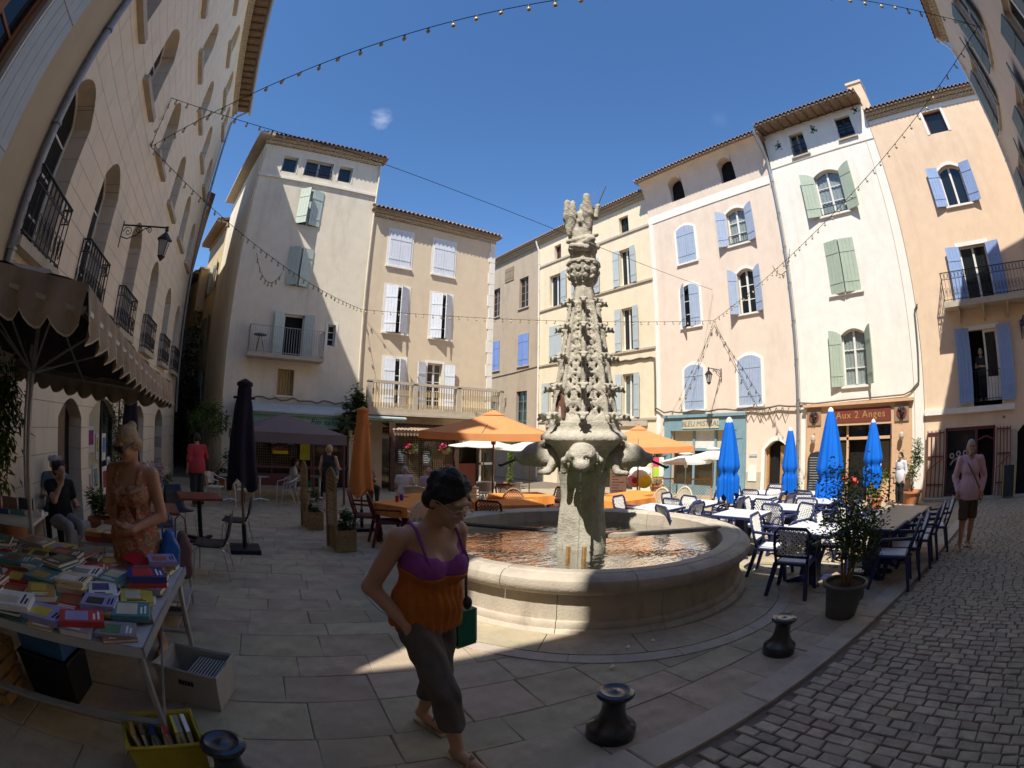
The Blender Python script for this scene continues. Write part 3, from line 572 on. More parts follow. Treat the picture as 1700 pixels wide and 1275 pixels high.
# --- white house
h,Wd,U=rowhouse('white_house','tall white house with sage green shutters and painted vine frieze',6.6,1.63); ops=[]
WW=[W_(5.4,4.7,12.58,13.7),W_(3.08,2.35,12.72,13.75),W_(4.78,3.6,9.68,11.6,.2),W_(4.95,3.7,6.6,8.62,.0),W_(4.76,3.78,3.3,5.3,.2)]; dw=W_(5.55,2.9,-1.6,1.95,0,.4)
wallmesh(Wd,-1.6,14.1,ops,6,mWhitePl,h)
window(h,*WW[0],12.58,13.7,bars=0,mat=mShBrown); railing(h,*WW[0],12.58,.5,-.03,7); window(h,*WW[1],12.72,13.75,bars=2,mat=mIron); railing(h,*WW[1],12.72,.4,-.03,7)
for q in (0,1): sillp(h,*WW[q],(12.58,12.72)[q],mSill)
window(h,*WW[2],9.68,11.6,.2,style='lace'); shutters(h,*WW[2],9.68,11.6,165,160,mShGreen,.18); surround(h,*WW[2],9.68,11.6,.12,.2,mWhitePl); railing(h,*WW[2],9.68,.35,-.02,8)
shutters(h,*WW[3],6.6,8.62,12,10,mShGreen); surround(h,*WW[3],6.6,8.62,.12,0,mWhitePl)
window(h,*WW[4],3.3,5.3,.2,style='lace'); shutters(h,*WW[4],3.3,5.3,168,128,mShGreen,.18); surround(h,*WW[4],3.3,5.3,.12,.2,mWhitePl)
b=MB()
for cx,cz in ((.62,13.5),(2.45,13.75),(4.62,14.0)):
    for i in range(26):
        a=random.uniform(0,6.3); r=random.uniform(0,.2); x=cx+r*cos(a); z=cz-.12+r*1.1*sin(a)-abs(cos(a))*.05; q=random.uniform(.03,.06)
        b.add([(x-q,-.004,z),(x,-.004,z-q),(x+q,-.004,z),(x,-.004,z+q)],[(0,1,2,3)])
b.build('painted_vine',paint('fresco_green',(.16,.28,.22)),h)
b=MB(); b.box(0,-.02,12.35,Wd,.01,12.39); b.box(Wd-.38,-.012,-1,Wd-.36,.01,12.35); b.build('scored_line',mSill,h)
for i in range(12): b=MB(); b.bar((.2+i*.43,-.75,14.13),(.2+i*.43,.2,14.13),.1,.12); b.build('rafter',mWood,h)
tileroof(h,-.05,Wd+.05,14.2,.85,5)
b=MB(); b.box(Wd-.35,.6,14.2,Wd+.35,1.3,15.6); b.box(Wd-.4,.55,15.6,Wd+.4,1.35,15.72); b.build('chimney',mSalmon,h)
s0,s1=U(6.35,2.1); f=MB(); f.box(s0,-.08,-1.6,dw[0],.02,2.65); f.box(dw[1],-.08,-1.6,s1,.02,2.65); f.box(dw[0],-.08,1.95,dw[1],.02,2.65); f.box(s0-.08,-.22,2.65,s1+.08,.02,2.75); f.build('shopfront',mOchre,h)
f=MB(); f.box(dw[0]+.15,-.11,2.06,dw[1]-.02,-.08,2.52); sg_=f.build('shop_sign',mRed,h); text(sg_,'Aux 2 Anges',.34,((dw[0]+dw[1])/2+.1,-.115,2.29),M('gilt_lettering',(.55,.36,.13),.4,.1,8,0,metal=.3),space=1.12,ext=.004)
for c0 in (s0+.35,s1-.4):
    b=MB(); b.box(c0-.28,-.12,2.0,c0+.28,-.08,2.58); pl=b.build('angel_panel',mShBrown,h); b=MB(); b.lathe([(.001,-.01),(.2,-.01),(.2,.01),(.001,.01)],20); b.build('roundel',mRed,pl,loc=(c0,-.135,2.29),rot=(PI/2,0,0))
    sd=SDF((-.16,-.1,-.24),(.16,.08,.24),.014); sd.ell((0,0,.12),.045); sd.cap((0,0,.06),(.02,0,-.06),.055,.06); sd.cap((.02,0,-.06),(.05,0,-.2),.04,.025); sd.cap((0,0,-.06),(-.05,0,-.19),.04,.025); sd.cap((0,0,.05),(.1,0,.0),.025); sd.cap((0,0,.05),(-.1,0,.1),.025); sd.ell((.08,.02,.1),(.05,.02,.09)); sd.ell((-.08,.02,.1),(.05,.02,.09)); sd.build('angel_figure',mIron,pl,(c0,-.17,2.29))
    b=MB(); b.tube([(c0,-.1,1.72),(c0,-.22,1.75),(c0,-.24,1.62)],.018,6); b.lathe([(.01,1.66),(.09,1.6),(.10,1.5),(.05,1.38),(.01,1.36)],8,(c0,-.24,0)); b.build('wall_sconce',mSill,h)
f=MB(); d0,d1=dw; um=U(4.65,3.85)
for u in (d0,um[0]-.09,um[1]+.02,d1-.08): f.box(u,.1,-1.2,u+.08,.2,1.95)
f.box(d0,.1,1.45,d1,.2,1.55); f.box(d0,.1,-1.2,um[0],.18,-.25); f.box(um[1],.1,-1.2,d1,.18,.1); f.build('shop_frame',mOchre,h)
for a,c,z0 in ((d0,um[0]-.08,-.25),(um[1]+.1,d1-.05,.1)): p=MB(); p.box(a,.15,z0,c,.16,1.45); p.build('shop_pane',mGlassWarm,h)
p=MB(); p.box(d0,.15,1.55,d1,.16,1.95); p.build('transom_pane',mGlass,h); p=MB(); p.box(um[0],.35,-1.2,um[1],.37,1.45); p.build('unlit_hall_sheet',mDark,h)
for q in range(4): p=MB(); p.box(um[1]+.15+.2*(q%2),.13,.35+.33*(q//2),um[1]+.32+.2*(q%2),.148,.62+.33*(q//2)); p.build('window_notice',mPaper,h)
b=MB(); b.prism([(s0+.12,-.85),(s0+.85,-.85),(s0+.85,.85),(s0+.75,1.02),(s0+.5,1.08),(s0+.22,1.02),(s0+.12,.85)],-.16,-.12); bb=b.build('menu_blackboard',mBoard,h)
b=MB(); [b.box(s0+.2,-.165,.85-.09*i,s0+.2+random.uniform(.3,.55),-.161,.868-.09*i) for i in range(14)]; b.build('chalk_lines',mCurt,bb)
b=MB(); b.tube([(-.1,-.06,2.85),(.6,-.06,2.78),(2.,-.06,2.83),(4.2,-.06,2.86),(Wd-.5,-.06,2.95),(Wd-.15,-.06,3.25),(Wd-.1,-.06,4.2),(Wd-.05,-.06,5.6),(Wd+.1,-.06,5.8)],.03,6); b.build('wall_cable',mCableG,h)
# --- salmon house
h,Wd,U=rowhouse('salmon_house','salmon plastered house with sky blue shutters and iron balcony at the right',1.61,-8.); ops=[]
SW=[W_(-.9,-1.78,11.9,12.9),W_(-.6,-1.6,8.98,10.55,.2),W_(-.56,-1.7,5.6,7.5),W_(-.35,-1.5,2.45,4.7)]; so_=W_(.8,-1.2,-1.6,1.68,0,.35); ar=W_(-2.1,-4.2,-1.6,1.9,.5,.5); x2=[W_(-4.,-5.1,8.98,10.6),W_(-4.,-5.1,5.6,7.5),W_(-4.,-5.1,2.45,4.7)]
wallmesh(Wd,-1.6,12.9+.3,ops,6,mSalmon,h)
window(h,*SW[0],11.9,12.9,bars=0,leaves=1,mat=mBurg); surround(h,*SW[0],11.9,12.9,.12,sill=False)
window(h,*SW[1],8.98,10.55,.2,bars=0); shutters(h,*SW[1],8.98,10.5,168,165,mShSky); surround(h,*SW[1],8.98,10.55,.13,.2)
window(h,*SW[2],5.6,7.5,bars=0); shutters(h,*SW[2],5.6,7.5,170,170,mShSky); surround(h,*SW[2],5.6,7.5,.14,sill=False)
shutters(h,*SW[3],2.42,4.78,170,170,mShSky); surround(h,*SW[3],2.45,4.7,.14,sill=False); a,c=SW[3]
b=MB(); b.box((a+c)/2,.12,2.45,c,.17,4.7); wd_=b.build('window',mFrame,h); b=MB(); b.box((a+c)/2+.08,.11,3.2,c-.08,.118,4.6); b.build('pane',mGlass,wd_); b=MB(); b.box(a,.5,2.3,c,.52,4.8); b.build('unlit_room_sheet',mDark,h)
b=MB(); b.box(a,.0,2.3,c,.5,2.449); b.build('window_floor',mSill,h); railing(h,a,c,2.45,.95,-.01,9)
for a,c in x2[:1]: shutters(h,a,c,8.98,10.6,0,0,mShSky)
for z0,z1,(a,c) in ((5.6,7.5,x2[1]),(2.45,4.7,x2[2])): window(h,a,c,z0,z1); shutters(h,a,c,z0,z1,170,170,mShSky)
b0,b1=U(.45,-3.3); b=MB(); b.box(b0,-.75,5.38,b1,.02,5.56); [b.prism([(-.7,5.38),(0,5.38),(0,4.95)],b0+.5+i*1.0,b0+.56+i*1.0,'x') for i in range(4)]; b.build('balcony_slab',mSill,h); railing(h,b0+.04,b1-.04,5.56,.95,-.71,26,ret=.7,scroll=True)
b=MB(); b.box(0,-.12,2.12,U(-2.,0)[0],.02,2.3); b.build('ledge',mTrim,h)
f=MB(); a,c=so_; f.box(a,.05,-1.6,a+.07,.2,1.68); f.box(c-.07,.05,-1.6,c,.2,1.68); f.box(a,.05,1.58,c,.2,1.68); dx=U(-.42,0)[0]; f.box(dx-.05,.05,-1.6,dx+.06,.2,1.6); f.box(a,.05,-1.6,dx,.2,-.45)
f.tube([(dx+.06+(c-.1-dx)*i/12,.12,1.25+.1*sin(PI*i/12)**2) for i in range(13)],.03,5); f.build('shop_frame',mBurg,h)
p=MB(); p.box(a+.07,.12,-.45,dx,.13,1.58); gp=p.build('shop_pane',mGlass,h); p=MB(); p.box(dx+.05,.34,-1.6,c,.36,1.65); p.build('unlit_hall_sheet',mDark,h)
mEm=M('window_decal',(.36,.33,.28),.8,.1,8,0); b=MB()
for i in range(14):
    t0=PI*(.12+.76*i/14); t1=PI*(.12+.76*(i+.8)/14); cx=(a+dx)/2+.05; cz=.35
    b.add([(cx-.52*cos(t0),.117,cz+.42*sin(t0)),(cx-.52*cos(t1),.117,cz+.42*sin(t1)),(cx-.46*cos(t1),.117,cz+.35*sin(t1)),(cx-.46*cos(t0),.117,cz+.35*sin(t0))],[(0,1,2,3)])
b.build('lettering_arc',mEm,gp)['kind']='stuff'
for i,q in enumerate((-.4,-.14,.13,.36)): b=MB(); b.lathe([(.045,0),(.10,0)],14); b.v=[(cx+q+p_[0],.117,.88-.06*abs(i-1.6)+p_[1]) for p_ in b.v]; b.build('roundel_emblem',mEm,gp)
b=MB(); [b.box(cx-.2+i*.09,.1165,.56,cx-.15+i*.09,.1175,.6) for i in range(5)]; b.build('small_lettering',mEm,gp)['kind']='stuff'
for a,c in (U(1.48,.85),U(-1.25,-1.8)):
    f=MB(); n=5
    for i in range(n): u=a+(c-a)*i/(n-1); f.bar((u,-.16,-.75),(u,-.16,1.62),.035)
    for z in (1.55,.8,-.1): f.bar((a,-.16,z),(c,-.16,z),.04)
    f.bar((a,-.16,.35),(c,-.16,.75),.02); f.build('folding_grille',mBurg,h); f=MB(); f.box(a,-.12,-.8,c,-.02,1.65); f.build('grille_panel',mSalmon,h)
a,c=ar; b=MB(); b.box(a,.45,-1.6,c,.48,1.9); b.build('unlit_passage_sheet',mDark,h); b=MB(); b.box(a-.28,-.04,-1.6,a,.02,1.5); b.build('stone_pier',mSill,h)
text(h,'66',.12,(U(-1.55,0)[0],-.01,1.9),mIron)
genoise(h,0,Wd,13.15,2); tileroof(h,0,Wd,13.46,.35,5); b=MB(); b.box(0,-.02,12.95,Wd,.01,13.15); b.build('frieze_band',mTrim,h)
# a step in front of the salmon shop
b=MB(); b.box(XP-.55,-3,-1.2,XP+.05,1.5,g(XP,0)+.10); tag(b.build('doorstep',mKerb),kind='structure')
# ---------------------------------------------------------------- the row along y = YT
h=thing('tower_house','tall narrow off-white house with mint shutters and small balcony','house',(.11,YT,0),0); ops=[]
def T_(a,b,z0,z1,*k): ops.append((a-.11,b-.11,z0,z1,*k)); return a-.11,b-.11
ta=[T_(1.06,1.74,12.0,12.77),T_(2.08,3.34,12.0,12.8),T_(3.62,4.25,12.03,12.8)]; t1=T_(2.16,3.17,9.7,11.3); t2=T_(2.14,3.13,7.1,8.68); td=T_(2.28,3.1,4.32,5.98); tsm=T_(4.08,4.41,4.9,5.75); tl=T_(2.2,2.86,2.88,3.86); tg=T_(1.3,5.2,-1.6,1.75,0,.5)
wallmesh(5.36,-1.6,13.2,ops,7,mTower,h,slantL=-.95)
for (a,c),z in zip(ta,(12.77,12.8,12.8)): window(h,a,c,12.0 if z<12.79 else 12.02,z,bars=0,leaves=2 if c-a>1 else 1,mat=mShGrey); surround(h,a,c,12.0 if z<12.79 else 12.02,z,.04,sill=False)
railing(h,ta[1][0],ta[1][1],12.02,.35,-.02,12)
b=MB(); b.box(0,-.08,11.62,5.38,.02,11.72); b.build('string_course',mTrim,h)
shutters(h,*t1,9.7,11.3,42,14,mShMint); shutters(h,*t2,7.1,8.68,30,16,mShMint); window(h,*t1,9.7,11.3); window(h,*t2,7.1,8.68)
a,c=td; b=MB(); b.box(a,.21,4.32,c,.23,5.98); b.build('unlit_room_sheet',mDark,h); shutters(h,a,c,4.32,6.0,165,170,mShMint); b=MB(); b.box(a,.12,4.32,a+.05,.18,5.98); b.box(c-.05,.12,4.32,c,.18,5.98); b.box(a,.12,5.9,c,.18,5.98); b.build('door_frame',mFrame,h)
window(h,*tsm,4.9,5.75,bars=2,leaves=1); surround(h,*tsm,4.9,5.75,.09,sill=False)
a,c=tl; b=MB(); [b.box(a+.02+i*(c-a)/6,.12,2.88,a+(i+1)*(c-a)/6,.15,3.86) for i in range(6)]; b.build('boarded_window',M('faded_boards',(.38,.27,.12),.8,.2,10,.2,40),h); surround(h,a,c,2.88,3.86,.07,mat=mTower)
b=MB(); b.box(.78,-.72,4.16,3.75,.02,4.3); b.build('balcony_slab',mSill,h); railing(h,.82,3.71,4.3,1.0,-.68,30,mSteelP,ret=.66)
bt=thing('balcony_table','small metal table on the balcony of the tower house','table',(1.35,YT-.38,4.3)); b=MB(); b.lathe([(.001,.68),(.26,.68),(.26,.71),(.001,.71)],16); b.build('tabletop',mIron,bt); 
for q in range(3): b=MB(); b.tube([(.05*cos(q*2.1),.05*sin(q*2.1),.68),(.22*cos(q*2.1),.22*sin(q*2.1),0)],.012,5); b.build('leg',mIron,bt)
genoise(h,-.02,5.38,13.2,2); tileroof(h,-.25,5.6,13.5,.4,7.2,.22)
# side eave along the alley
b=MB(); b.prism([(-.38,-.4),(.3,-.4),(-.6,7.2),(-1.45,7.2)],13.44,13.56,'z'); b.build('side_eave',mGen,h)
pipe(h,[(5.38,-.06,13.2),(5.38,-.06,2.5)],.035,mTower)
# its shopfront: green awning fascia, sign, glazing
f=MB(); f.prism([(-.0,2.55),(-1.1,2.2),(-1.1,2.12),(-.0,2.12)],.55,7.0,'x'); f.build('awning',mGreen,h); f=MB(); f.prism([(-.02,2.60),(-1.15,2.25),(-1.15,2.2),(-.02,2.55)],.5,7.05,'x'); f.build('awning_top',mShGrey,h)
f=MB(); f.box(3.3,-1.0,1.72,5.5,-.94,2.12); f.box(.55,-1.0,1.72,3.3,-.94,2.12); sg_=f.build('fascia_board',mGreen,h); text(sg_,'Fin salon nescal',.30,(4.35,-1.01,1.94),M('dark_script',(.03,.05,.04),.7,.1,5,0),shear=.3,space=1.1,ext=.003)
b=MB(); [b.box(tg[0]+i*.79,.12,-1.5,tg[0]+i*.79+.06,.2,1.75) for i in range(5)]; b.box(tg[0],.1,.15,tg[1],.2,.25); b.box(tg[0],.08,-1.6,tg[0]+2.,.2,-.05); b.build('shop_frame',mBurg,h); b=MB(); b.box(tg[0],.3,-1.6,tg[1],.32,1.75); b.build('shop_glass',mGlassWarm,h)
b=MB(); [b.bar((tg[0]+i*.09,.1,.2),(tg[0]+i*.09,.1,1.6),.008) for i in range(22)]; [b.bar((tg[0],.1,.2+j*.1),(tg[0]+2,.1,.2+j*.1),.008) for j in range(14)]; b.build('wire_grille',mShBrown,h)
for q,(a,z) in enumerate(((1.9,1.0),(2.55,1.0))):
    b=MB(); b.box(a,-.03,z,a+.5,-.01,z+.5); bb=b.build('menu_blackboard',mBoard,h); b=MB(); [b.box(a+.05,-.034,z+.42-.07*i,a+.05+random.uniform(.2,.4),-.031,z+.435-.07*i) for i in range(6)]; b.build('chalk_lines',mCurt,bb)
b=MB(); b.box(3.1,-.05,.5,3.5,-.02,1.5); b.build('yellow_poster',M('poster_yellow',(.42,.34,.03),.8,.2,5,0),h)
b=MB(); b.tube([(.6+i*.24,-.1,2.72+.05*sin(i*2.3)+.03*sin(i*5.1)) for i in range(20)],.03,5); b.build('wall_cable',mCableG,h)
pipe(h,[(.12,-.06,13.),(.0,-.06,2.6)],.0301,mTower)
# --- cream house
h=thing('cream_house','sand coloured house with white shutters and long stone balcony','house',(5.48,YT+.02,0),0); ops=[]
def C_(a,b,z0,z1,*k): ops.append((a-5.48,b-5.48,z0,z1,*k)); return a-5.48,b-5.48
c1=[C_(6.38,7.39,8.6,10.22),C_(8.5,9.52,8.58,10.22)]; c2=[C_(6.43,7.43,5.73,7.72),C_(8.54,9.5,5.74,7.69)]; c3=[C_(6.56,7.47,2.7,4.67),C_(8.5,9.2,2.7,4.66)]; cg=C_(6.6,11.3,-1.6,1.9,0,.6)
wallmesh(6.2,-1.6,10.7,ops,7,mCream,h)
for (a,c) in c1: shutters(h,a,c,8.6,10.22,0,0,mShWhite); surround(h,a,c,8.6,10.22,.1,mat=mTrim)
for (a,c) in c2: shutters(h,a,c,5.74,7.7,26,34,mShWhite); surround(h,a,c,5.74,7.7,.1); window(h,a,c,5.74,7.7,bars=3)
a,c=c3[0]; shutters(h,a,c,2.72,4.66,12,40,mShWhite); surround(h,a,c,2.7,4.67,.1); window(h,a,c,2.7,4.67)
a,c=c3[1]; window(h,a,c,2.7,4.66,bars=4); shutters(h,a-.1,c+.1,2.72,4.64,160,165,mShWhite); surround(h,a,c,2.7,4.66,.1)
for i in range(15): b=MB(); z=2.7+i*.54; b.box(5.95-(.08 if i%2 else 0),-.03,z+.01,6.22,.01,z+.53); b.build('quoin',mTrim,h)
genoise(h,0,6.22,10.7,2); tileroof(h,-.1,6.4,11.0,.38,6)
b=MB(); b.box(.1,-1.0,2.42,6.25,.02,2.62); b.box(.05,-1.08,2.34,6.3,.02,2.42); b.build('balcony_slab',mSill,h)
# balusters of the stone-and-iron balcony
bal=MB(); bal.box(.1,-1.0,3.55,6.25,-.86,3.66); 
for u in (.1,2.0,3.95,6.05): bal.box(u,-1.0,2.62,u+.2,-.84,3.6)
bal.build('balustrade_rail',mSill,h)
bm=MB(); 
for z0,z1,r in ((0,.2,.035),(.2,.5,.012),(.5,.72,.03),(.72,.93,.012)): bm.box(-r,-r*.6,z0,r,r*.6,z1)
bme=bm.mesh('baluster'); bme.materials.append(M('baluster_worn',(.42,.33,.2),.9,.3,15,.3,60))
for i in range(52):
    u=.36+i*.112
    if all(not(q-.04<u<q+.24) for q in (2.0,3.95,6.05)): put('baluster',bme,h,(u,-.93,2.62))
b=MB(); b.box(cg[0],.5,-1.6,cg[1],.52,1.9); b.build('shop_glass',mGlassWarm,h)
# pergola terrace under the balcony: posts, tile awning, lattice
for u in (1.0,3.75): b=MB(); b.box(u,-1.3,-1.6,u+.18,-1.12,2.1); b.build('pergola_post',M('pergola_brown%d'%int(u),(.07,.035,.025),.7,.2,9,.2,40),h)
tw=MB(); n=60
for i in range(n):
    a=1.05+2.85*i/n; c=1.05+2.85*(i+1)/n; za=.04*abs(sin(i*PI/3)); zc=.04*abs(sin((i+1)*PI/3)); tw.add([(a,-1.5,1.78+za),(c,-1.5,1.78+zc),(c,-.05,2.05+zc),(a,-.05,2.05+za)],[(0,1,2,3)])
tw.box(1.05,-1.45,1.7,3.9,-1.4,1.78)
for i in range(22): u=1.05+i*.13; tw.prism([(u,1.72),(u+.13,1.72),(u+.1,1.6),(u+.065,1.58),(u+.03,1.6)],-1.46,-1.44)
tw.build('tile_awning',mTile,h)
lt=MB(); [lt.bar((1.2+i*.08,-1.15,-.3),(1.2+i*.08,-1.15,1.6),.012) for i in range(32)]; [lt.bar((1.18,-1.16,-.3+j*.08),(3.75,-1.16,-.3+j*.08),.012) for j in range(24)]; lt.build('trellis_screen',mWood,h)
for u in (1.3,2.35):
    b=MB(); b.box(u,-1.22,.45,u+.4,-1.19,1.05); bb=b.build('menu_blackboard',mBoard,h); b=MB(); [b.box(u+.05,-1.224,.98-.07*i,u+.05+random.uniform(.15,.3),-1.221,.995-.07*i) for i in range(7)]; b.build('chalk_lines',mChalk,bb)
sg_=MB(); sg_.box(3.95,-1.2,1.32,5.6,-1.16,1.62); s_=sg_.build('brasserie_sign',M('sign_olive',(.33,.29,.14),.8,.15,6,0),h); text(s_,'BRASSERIE',.26,(4.75,-1.205,1.47),mCreamF,ext=.004)
b=MB(); b.box(5.5,-.3,-1.5,5.58,-.22,1.3); b.box(6.18,-.3,-1.5,6.26,-.22,1.3); b.box(5.5,-.3,.4,6.26,-.22,.5); b.box(5.5,-.3,1.22,6.26,-.22,1.3); b.box(5.5,-.3,-.9,6.26,-.22,-.8); b.build('white_door',mFrame,h); b=MB(); b.box(5.55,-.27,-1.5,6.2,-.25,1.25); b.build('door_glass',mGlassWarm,h)
b=MB(); b.box(3.9,-.15,-1.6,5.4,-.1,.45); b.build('red_counter',mRed,h)
# ---------------------------------------------------------------- houses along the alley left of the tower
def alley(name,label,p0,p1,zt,mat,n):
    p0=Vector(p0); p1=Vector(p1); d=p1-p0; L_=d.length; h=thing(name,label,'house',(p1.x,p1.y,0),math.atan2(-d.y,-d.x)); ops=[]
    for i in range(n):
        for z in (2.6,5.6,8.6):
            if z+1.8<zt: u=L_*(i+.5)/n; ops.append((u-.45,u+.45,z,z+1.6))
    wallmesh(L_,-1.6,zt,ops,5,mat,h)
    for k,o in enumerate(ops): window(h,*o[:4]); shutters(h,*o[:4],165,165,mShGrey if k%2 else mShBrown)
    genoise(h,0,L_,zt,1); tileroof(h,0,L_,zt+.2,.7,4); return h
a1=alley('alley_house','narrow ochre house down the alley just behind the white tower',(-.87,25.5),(-1.85,30.),12.0,mSide,2)
a2=alley('alley_house','low far house with open shutters deepest down the alley',(-1.95,30.05),(-4.6,38),10.3,mYellow,3)
b=MB(); b.box(.6,-.55,7.9,1.3,-.02,10.4); b.box(.5,-.65,10.4,1.4,0,10.5); b.build('boxed_chimney',mSide,a1)
alley('alley_house','unseen tall house added behind the left building to shade the alley',(-4.3,38.),(-2.35,20.7),11.2,mSide,3)  # added out of view so its shadow darkens the lower alley walls
a3=thing('alley_end_house','pale house closing the far end of the alley','house',(-11,39,0)); wallmesh(12,-2,9,[(5,6,2,4),(8,9,2,4)],4,mCream,a3); tileroof(a3,0,12,9,.4,4); window(a3,5,6,2,4); window(a3,8,9,2,4)
# ---------------------------------------------------------------- big building on the left
S_=1.4; LA=math.atan(.0624); kz=lambda z:1.72+(z-1.72)*S_/1.8; ku=lambda u:u*S_/1.8
h=thing('left_building','long rose-beige building with scored plaster and arched windows filling the left edge','building',(-2.337*S_,0,0),PI/2-LA)
cols=[5.72,8.2,10.95,13.75,16.55,19.05]; hw=.56; rows_=[(3.45,5.95,.42),(7.54,9.3,.38),(10.75,12.3,.38),(13.8,15.1,.32)]; ops=[]; UE=20.45; U0=5.0
for c in cols:
    for (z0,z1,r) in rows_: ops.append((c-hw-U0,c+hw-U0,z0,z1,r,.42))
ops+= [(7.55-U0,8.75-U0,-1.6,1.9,.3,.3),(9.2-U0,11.3-U0,-1.6,2.0,.35,.3),(13.-U0,14.4-U0,-1.6,2.0,.3,.3),(16.2-U0,17.6-U0,-1.6,2.0,.3,.3)]
lw=thing('body',None,None); lw.parent=h; lw.location=(U0,0,0); bpy.data.objects.remove(lw)
sub=thing('x',None,None); bpy.data.objects.remove(sub)
h.location=(h.location.x+U0*sin(LA),U0*cos(LA),0)
wallmesh(UE-U0,-1.6,15.6,ops,5,mAshlar,h)
for c in cols:
    for k,(z0,z1,r) in enumerate(rows_):
        a,e=c-hw-U0,c+hw-U0; window(h,a,e,z0,z1,r,y=.34,bars=3 if k==0 else 2)
        if k: b=MB(); b.box(a-.17,-.13,z0-.13,e+.17,.3,z0); b.build('sill',mSill,h)
        else:
            b=MB(); b.box(a-.15,-.2,z0-.12,e+.15,.3,z0); b.build('sill',mSill,h); railing(h,a-.12,e+.12,z0,.85,-.16,9,ret=.15,scroll=True)
genoise(h,0,UE-U0,15.6,2); 
for i in range(34): b=MB(); b.bar((.2+i*.45,-.7,15.98),(.2+i*.45,.2,15.98),.1,.12); b.build('rafter',mWood,h)
tileroof(h,-.1,UE-U0+.1,16.05,.8,4.5)
pipe(h,[(.04,-.75,16.),(.04,-.2,15.4),(.04,-.07,15.),(.04,-.07,-.6)],.06,mZinc,10); pipe(h,[(UE-U0-.05,-.8,16.0),(UE-U0-.05,-.3,15.6),(UE-U0-.05,-.09,15.2),(UE-U0-.05,-.09,2.)],.05,mZinc,6)
b=MB(); b.tube([(-.5,-.85,15.98),(UE-U0+.2,-.85,15.98)],.07,8); b.build('gutter',mZinc,h)
for o in ops[24:]: b=MB(); b.box(o[0],.28,-1.6,o[1],.3,o[3]); b.build('unlit_hall_sheet',mDark,h)
# cafe door with posters under the big parasol
o=ops[25]; f=MB(); f.box(o[0],.1,-1.6,o[0]+.08,.2,1.9); f.box(o[1]-.08,.1,-1.6,o[1],.2,1.9); f.box(o[0]+1.15,.1,-1.6,o[0]+1.22,.2,1.95); f.build('door_frame',mIron,h)
p=MB(); p.box(o[0]+.08,.14,-1.6,o[0]+1.15,.16,1.97); pp=p.build('cream_panel',mCreamF,h)
rngc=[(.35,.06,.22),(.1,.2,.45),(.45,.38,.05),(.4,.3,.25),(.25,.3,.32),(.3,.05,.06)]
for q,(u,z,ww,hh,cc) in enumerate([(.3,.95,.42,.5,0),(.86,.8,.2,.5,2),(.2,.05,.3,.6,3),(.62,.1,.36,.62,4),(1.3,.75,.3,.55,1),(1.3,.0,.38,.62,5),(1.72,.4,.26,.4,3)]):
    b=MB(); b.box(o[0]+u,.12,z,o[0]+u+ww,.135,z+hh); ps=b.build('poster',mPaper,h); b=MB(); b.box(o[0]+u+.05,.115,z+hh*.3,o[0]+u+ww-.05,.119,z+hh*.85); b.build('print',M('print%d'%q,rngc[cc],.7,.6,14,0),ps)
b=MB(); b.box(o[0]+1.2,.15,-1.6,o[1],.17,1.97); b.build('door_glass',mGlass,h)
o=ops[24]; b=MB(); b.box(o[0],.1,-1.6,o[0]+.55,.16,1.8); b.box(o[0]+.1,.08,.2,o[0]+.45,.1,1.2); b.box(o[0]+.1,.08,-.9,o[0]+.45,.1,-.1); b.build('wooden_door',mWood,h)
# --- the nearer building on the left, then unseen blocks added to shape a shaft of sun
nx=lambda u:(-2.337*S_+u*sin(LA),u*cos(LA))
h=thing('near_building','beige building with brown window and grey shutter in the top left corner','building',(*nx(.9),0),PI/2-LA)
wallmesh(4.08,-1.6,16.2,[(1.35,2.55,3.4,6.3,0,.2)],4,plaster('dun',(.50,.40,.26)),h); window(h,1.35,2.55,3.4,6.3,mat=mFrameBr,bars=3,fr=.09); shutters(h,1.35,2.55,3.4,6.3,170,172,mShGrey); b=MB(); b.box(2.52,-.06,3.3,2.6,.02,6.4); b.build('white_jamb',mTrim,h)
h=thing('sun_gap_block','unseen low block added behind the camera, sloped to shape the sun shaft','building',(*nx(-.5),0),PI/2-LA); b=MB(); b.prism([(0,-1.6),(1.4,-1.6),(1.4,7.1),(0,11.2)],0,2.5); b.build('wall',mSide,h)  # unseen, added block; its sloping top trims the shaft of sun
h=thing('shade_block','unseen tall block added behind the camera on the left to shade the square','building',(*nx(-9),0),PI/2-LA); b=MB(); b.prism([(0,0),(8.5,0),(8.5-5*.66,5),(0,5)],-1.6,17,'z'); b.build('wall',mSide,h); b=MB(); b.prism([(0,-.0),(8.5,-.0),(8.5-5*.66,5),(0,5)],17.,17.2,'z'); b.build('roof',mTile,h)  # unseen mass added for shade; its slanted side lets the sun shaft past
# ---------------------------------------------------------------- building at the right edge (faces the tower row)
h=thing('right_building','shaded beige building with dark slate shutters at the right edge','building',(13.45,-3.03,0),PI); RW=16; ops=[]
for c in (1.6,4.4,7.2,10.,12.8):
    for z0 in (2.6,5.7,8.8): ops.append((c-.5,c+.5,z0,z0+1.9))
ops+=[(3.6,5.2,-1.6,1.8,.3),(8,10,-1.6,1.8,.3)]
wallmesh(RW,-1.6,12.7,ops,6,mRight,h)
for o in ops[:15]: window(h,*o[:4],mat=mFrame); shutters(h,*o[:4],168,168,mShDark); sillp(h,*o[:2],o[2],mSill)
for o in ops[15:]: b=MB(); b.box(o[0],.2,-1.6,o[1],.24,1.8); b.build('door_leaf',mWood,h)
genoise(h,0,RW,12.7,2); tileroof(h,-.2,RW,13.0,.45,5); pipe(h,[(.12,-.4,12.9),(.12,-.08,12.3),(.12,-.08,-.5)],.05,mTrim,8)
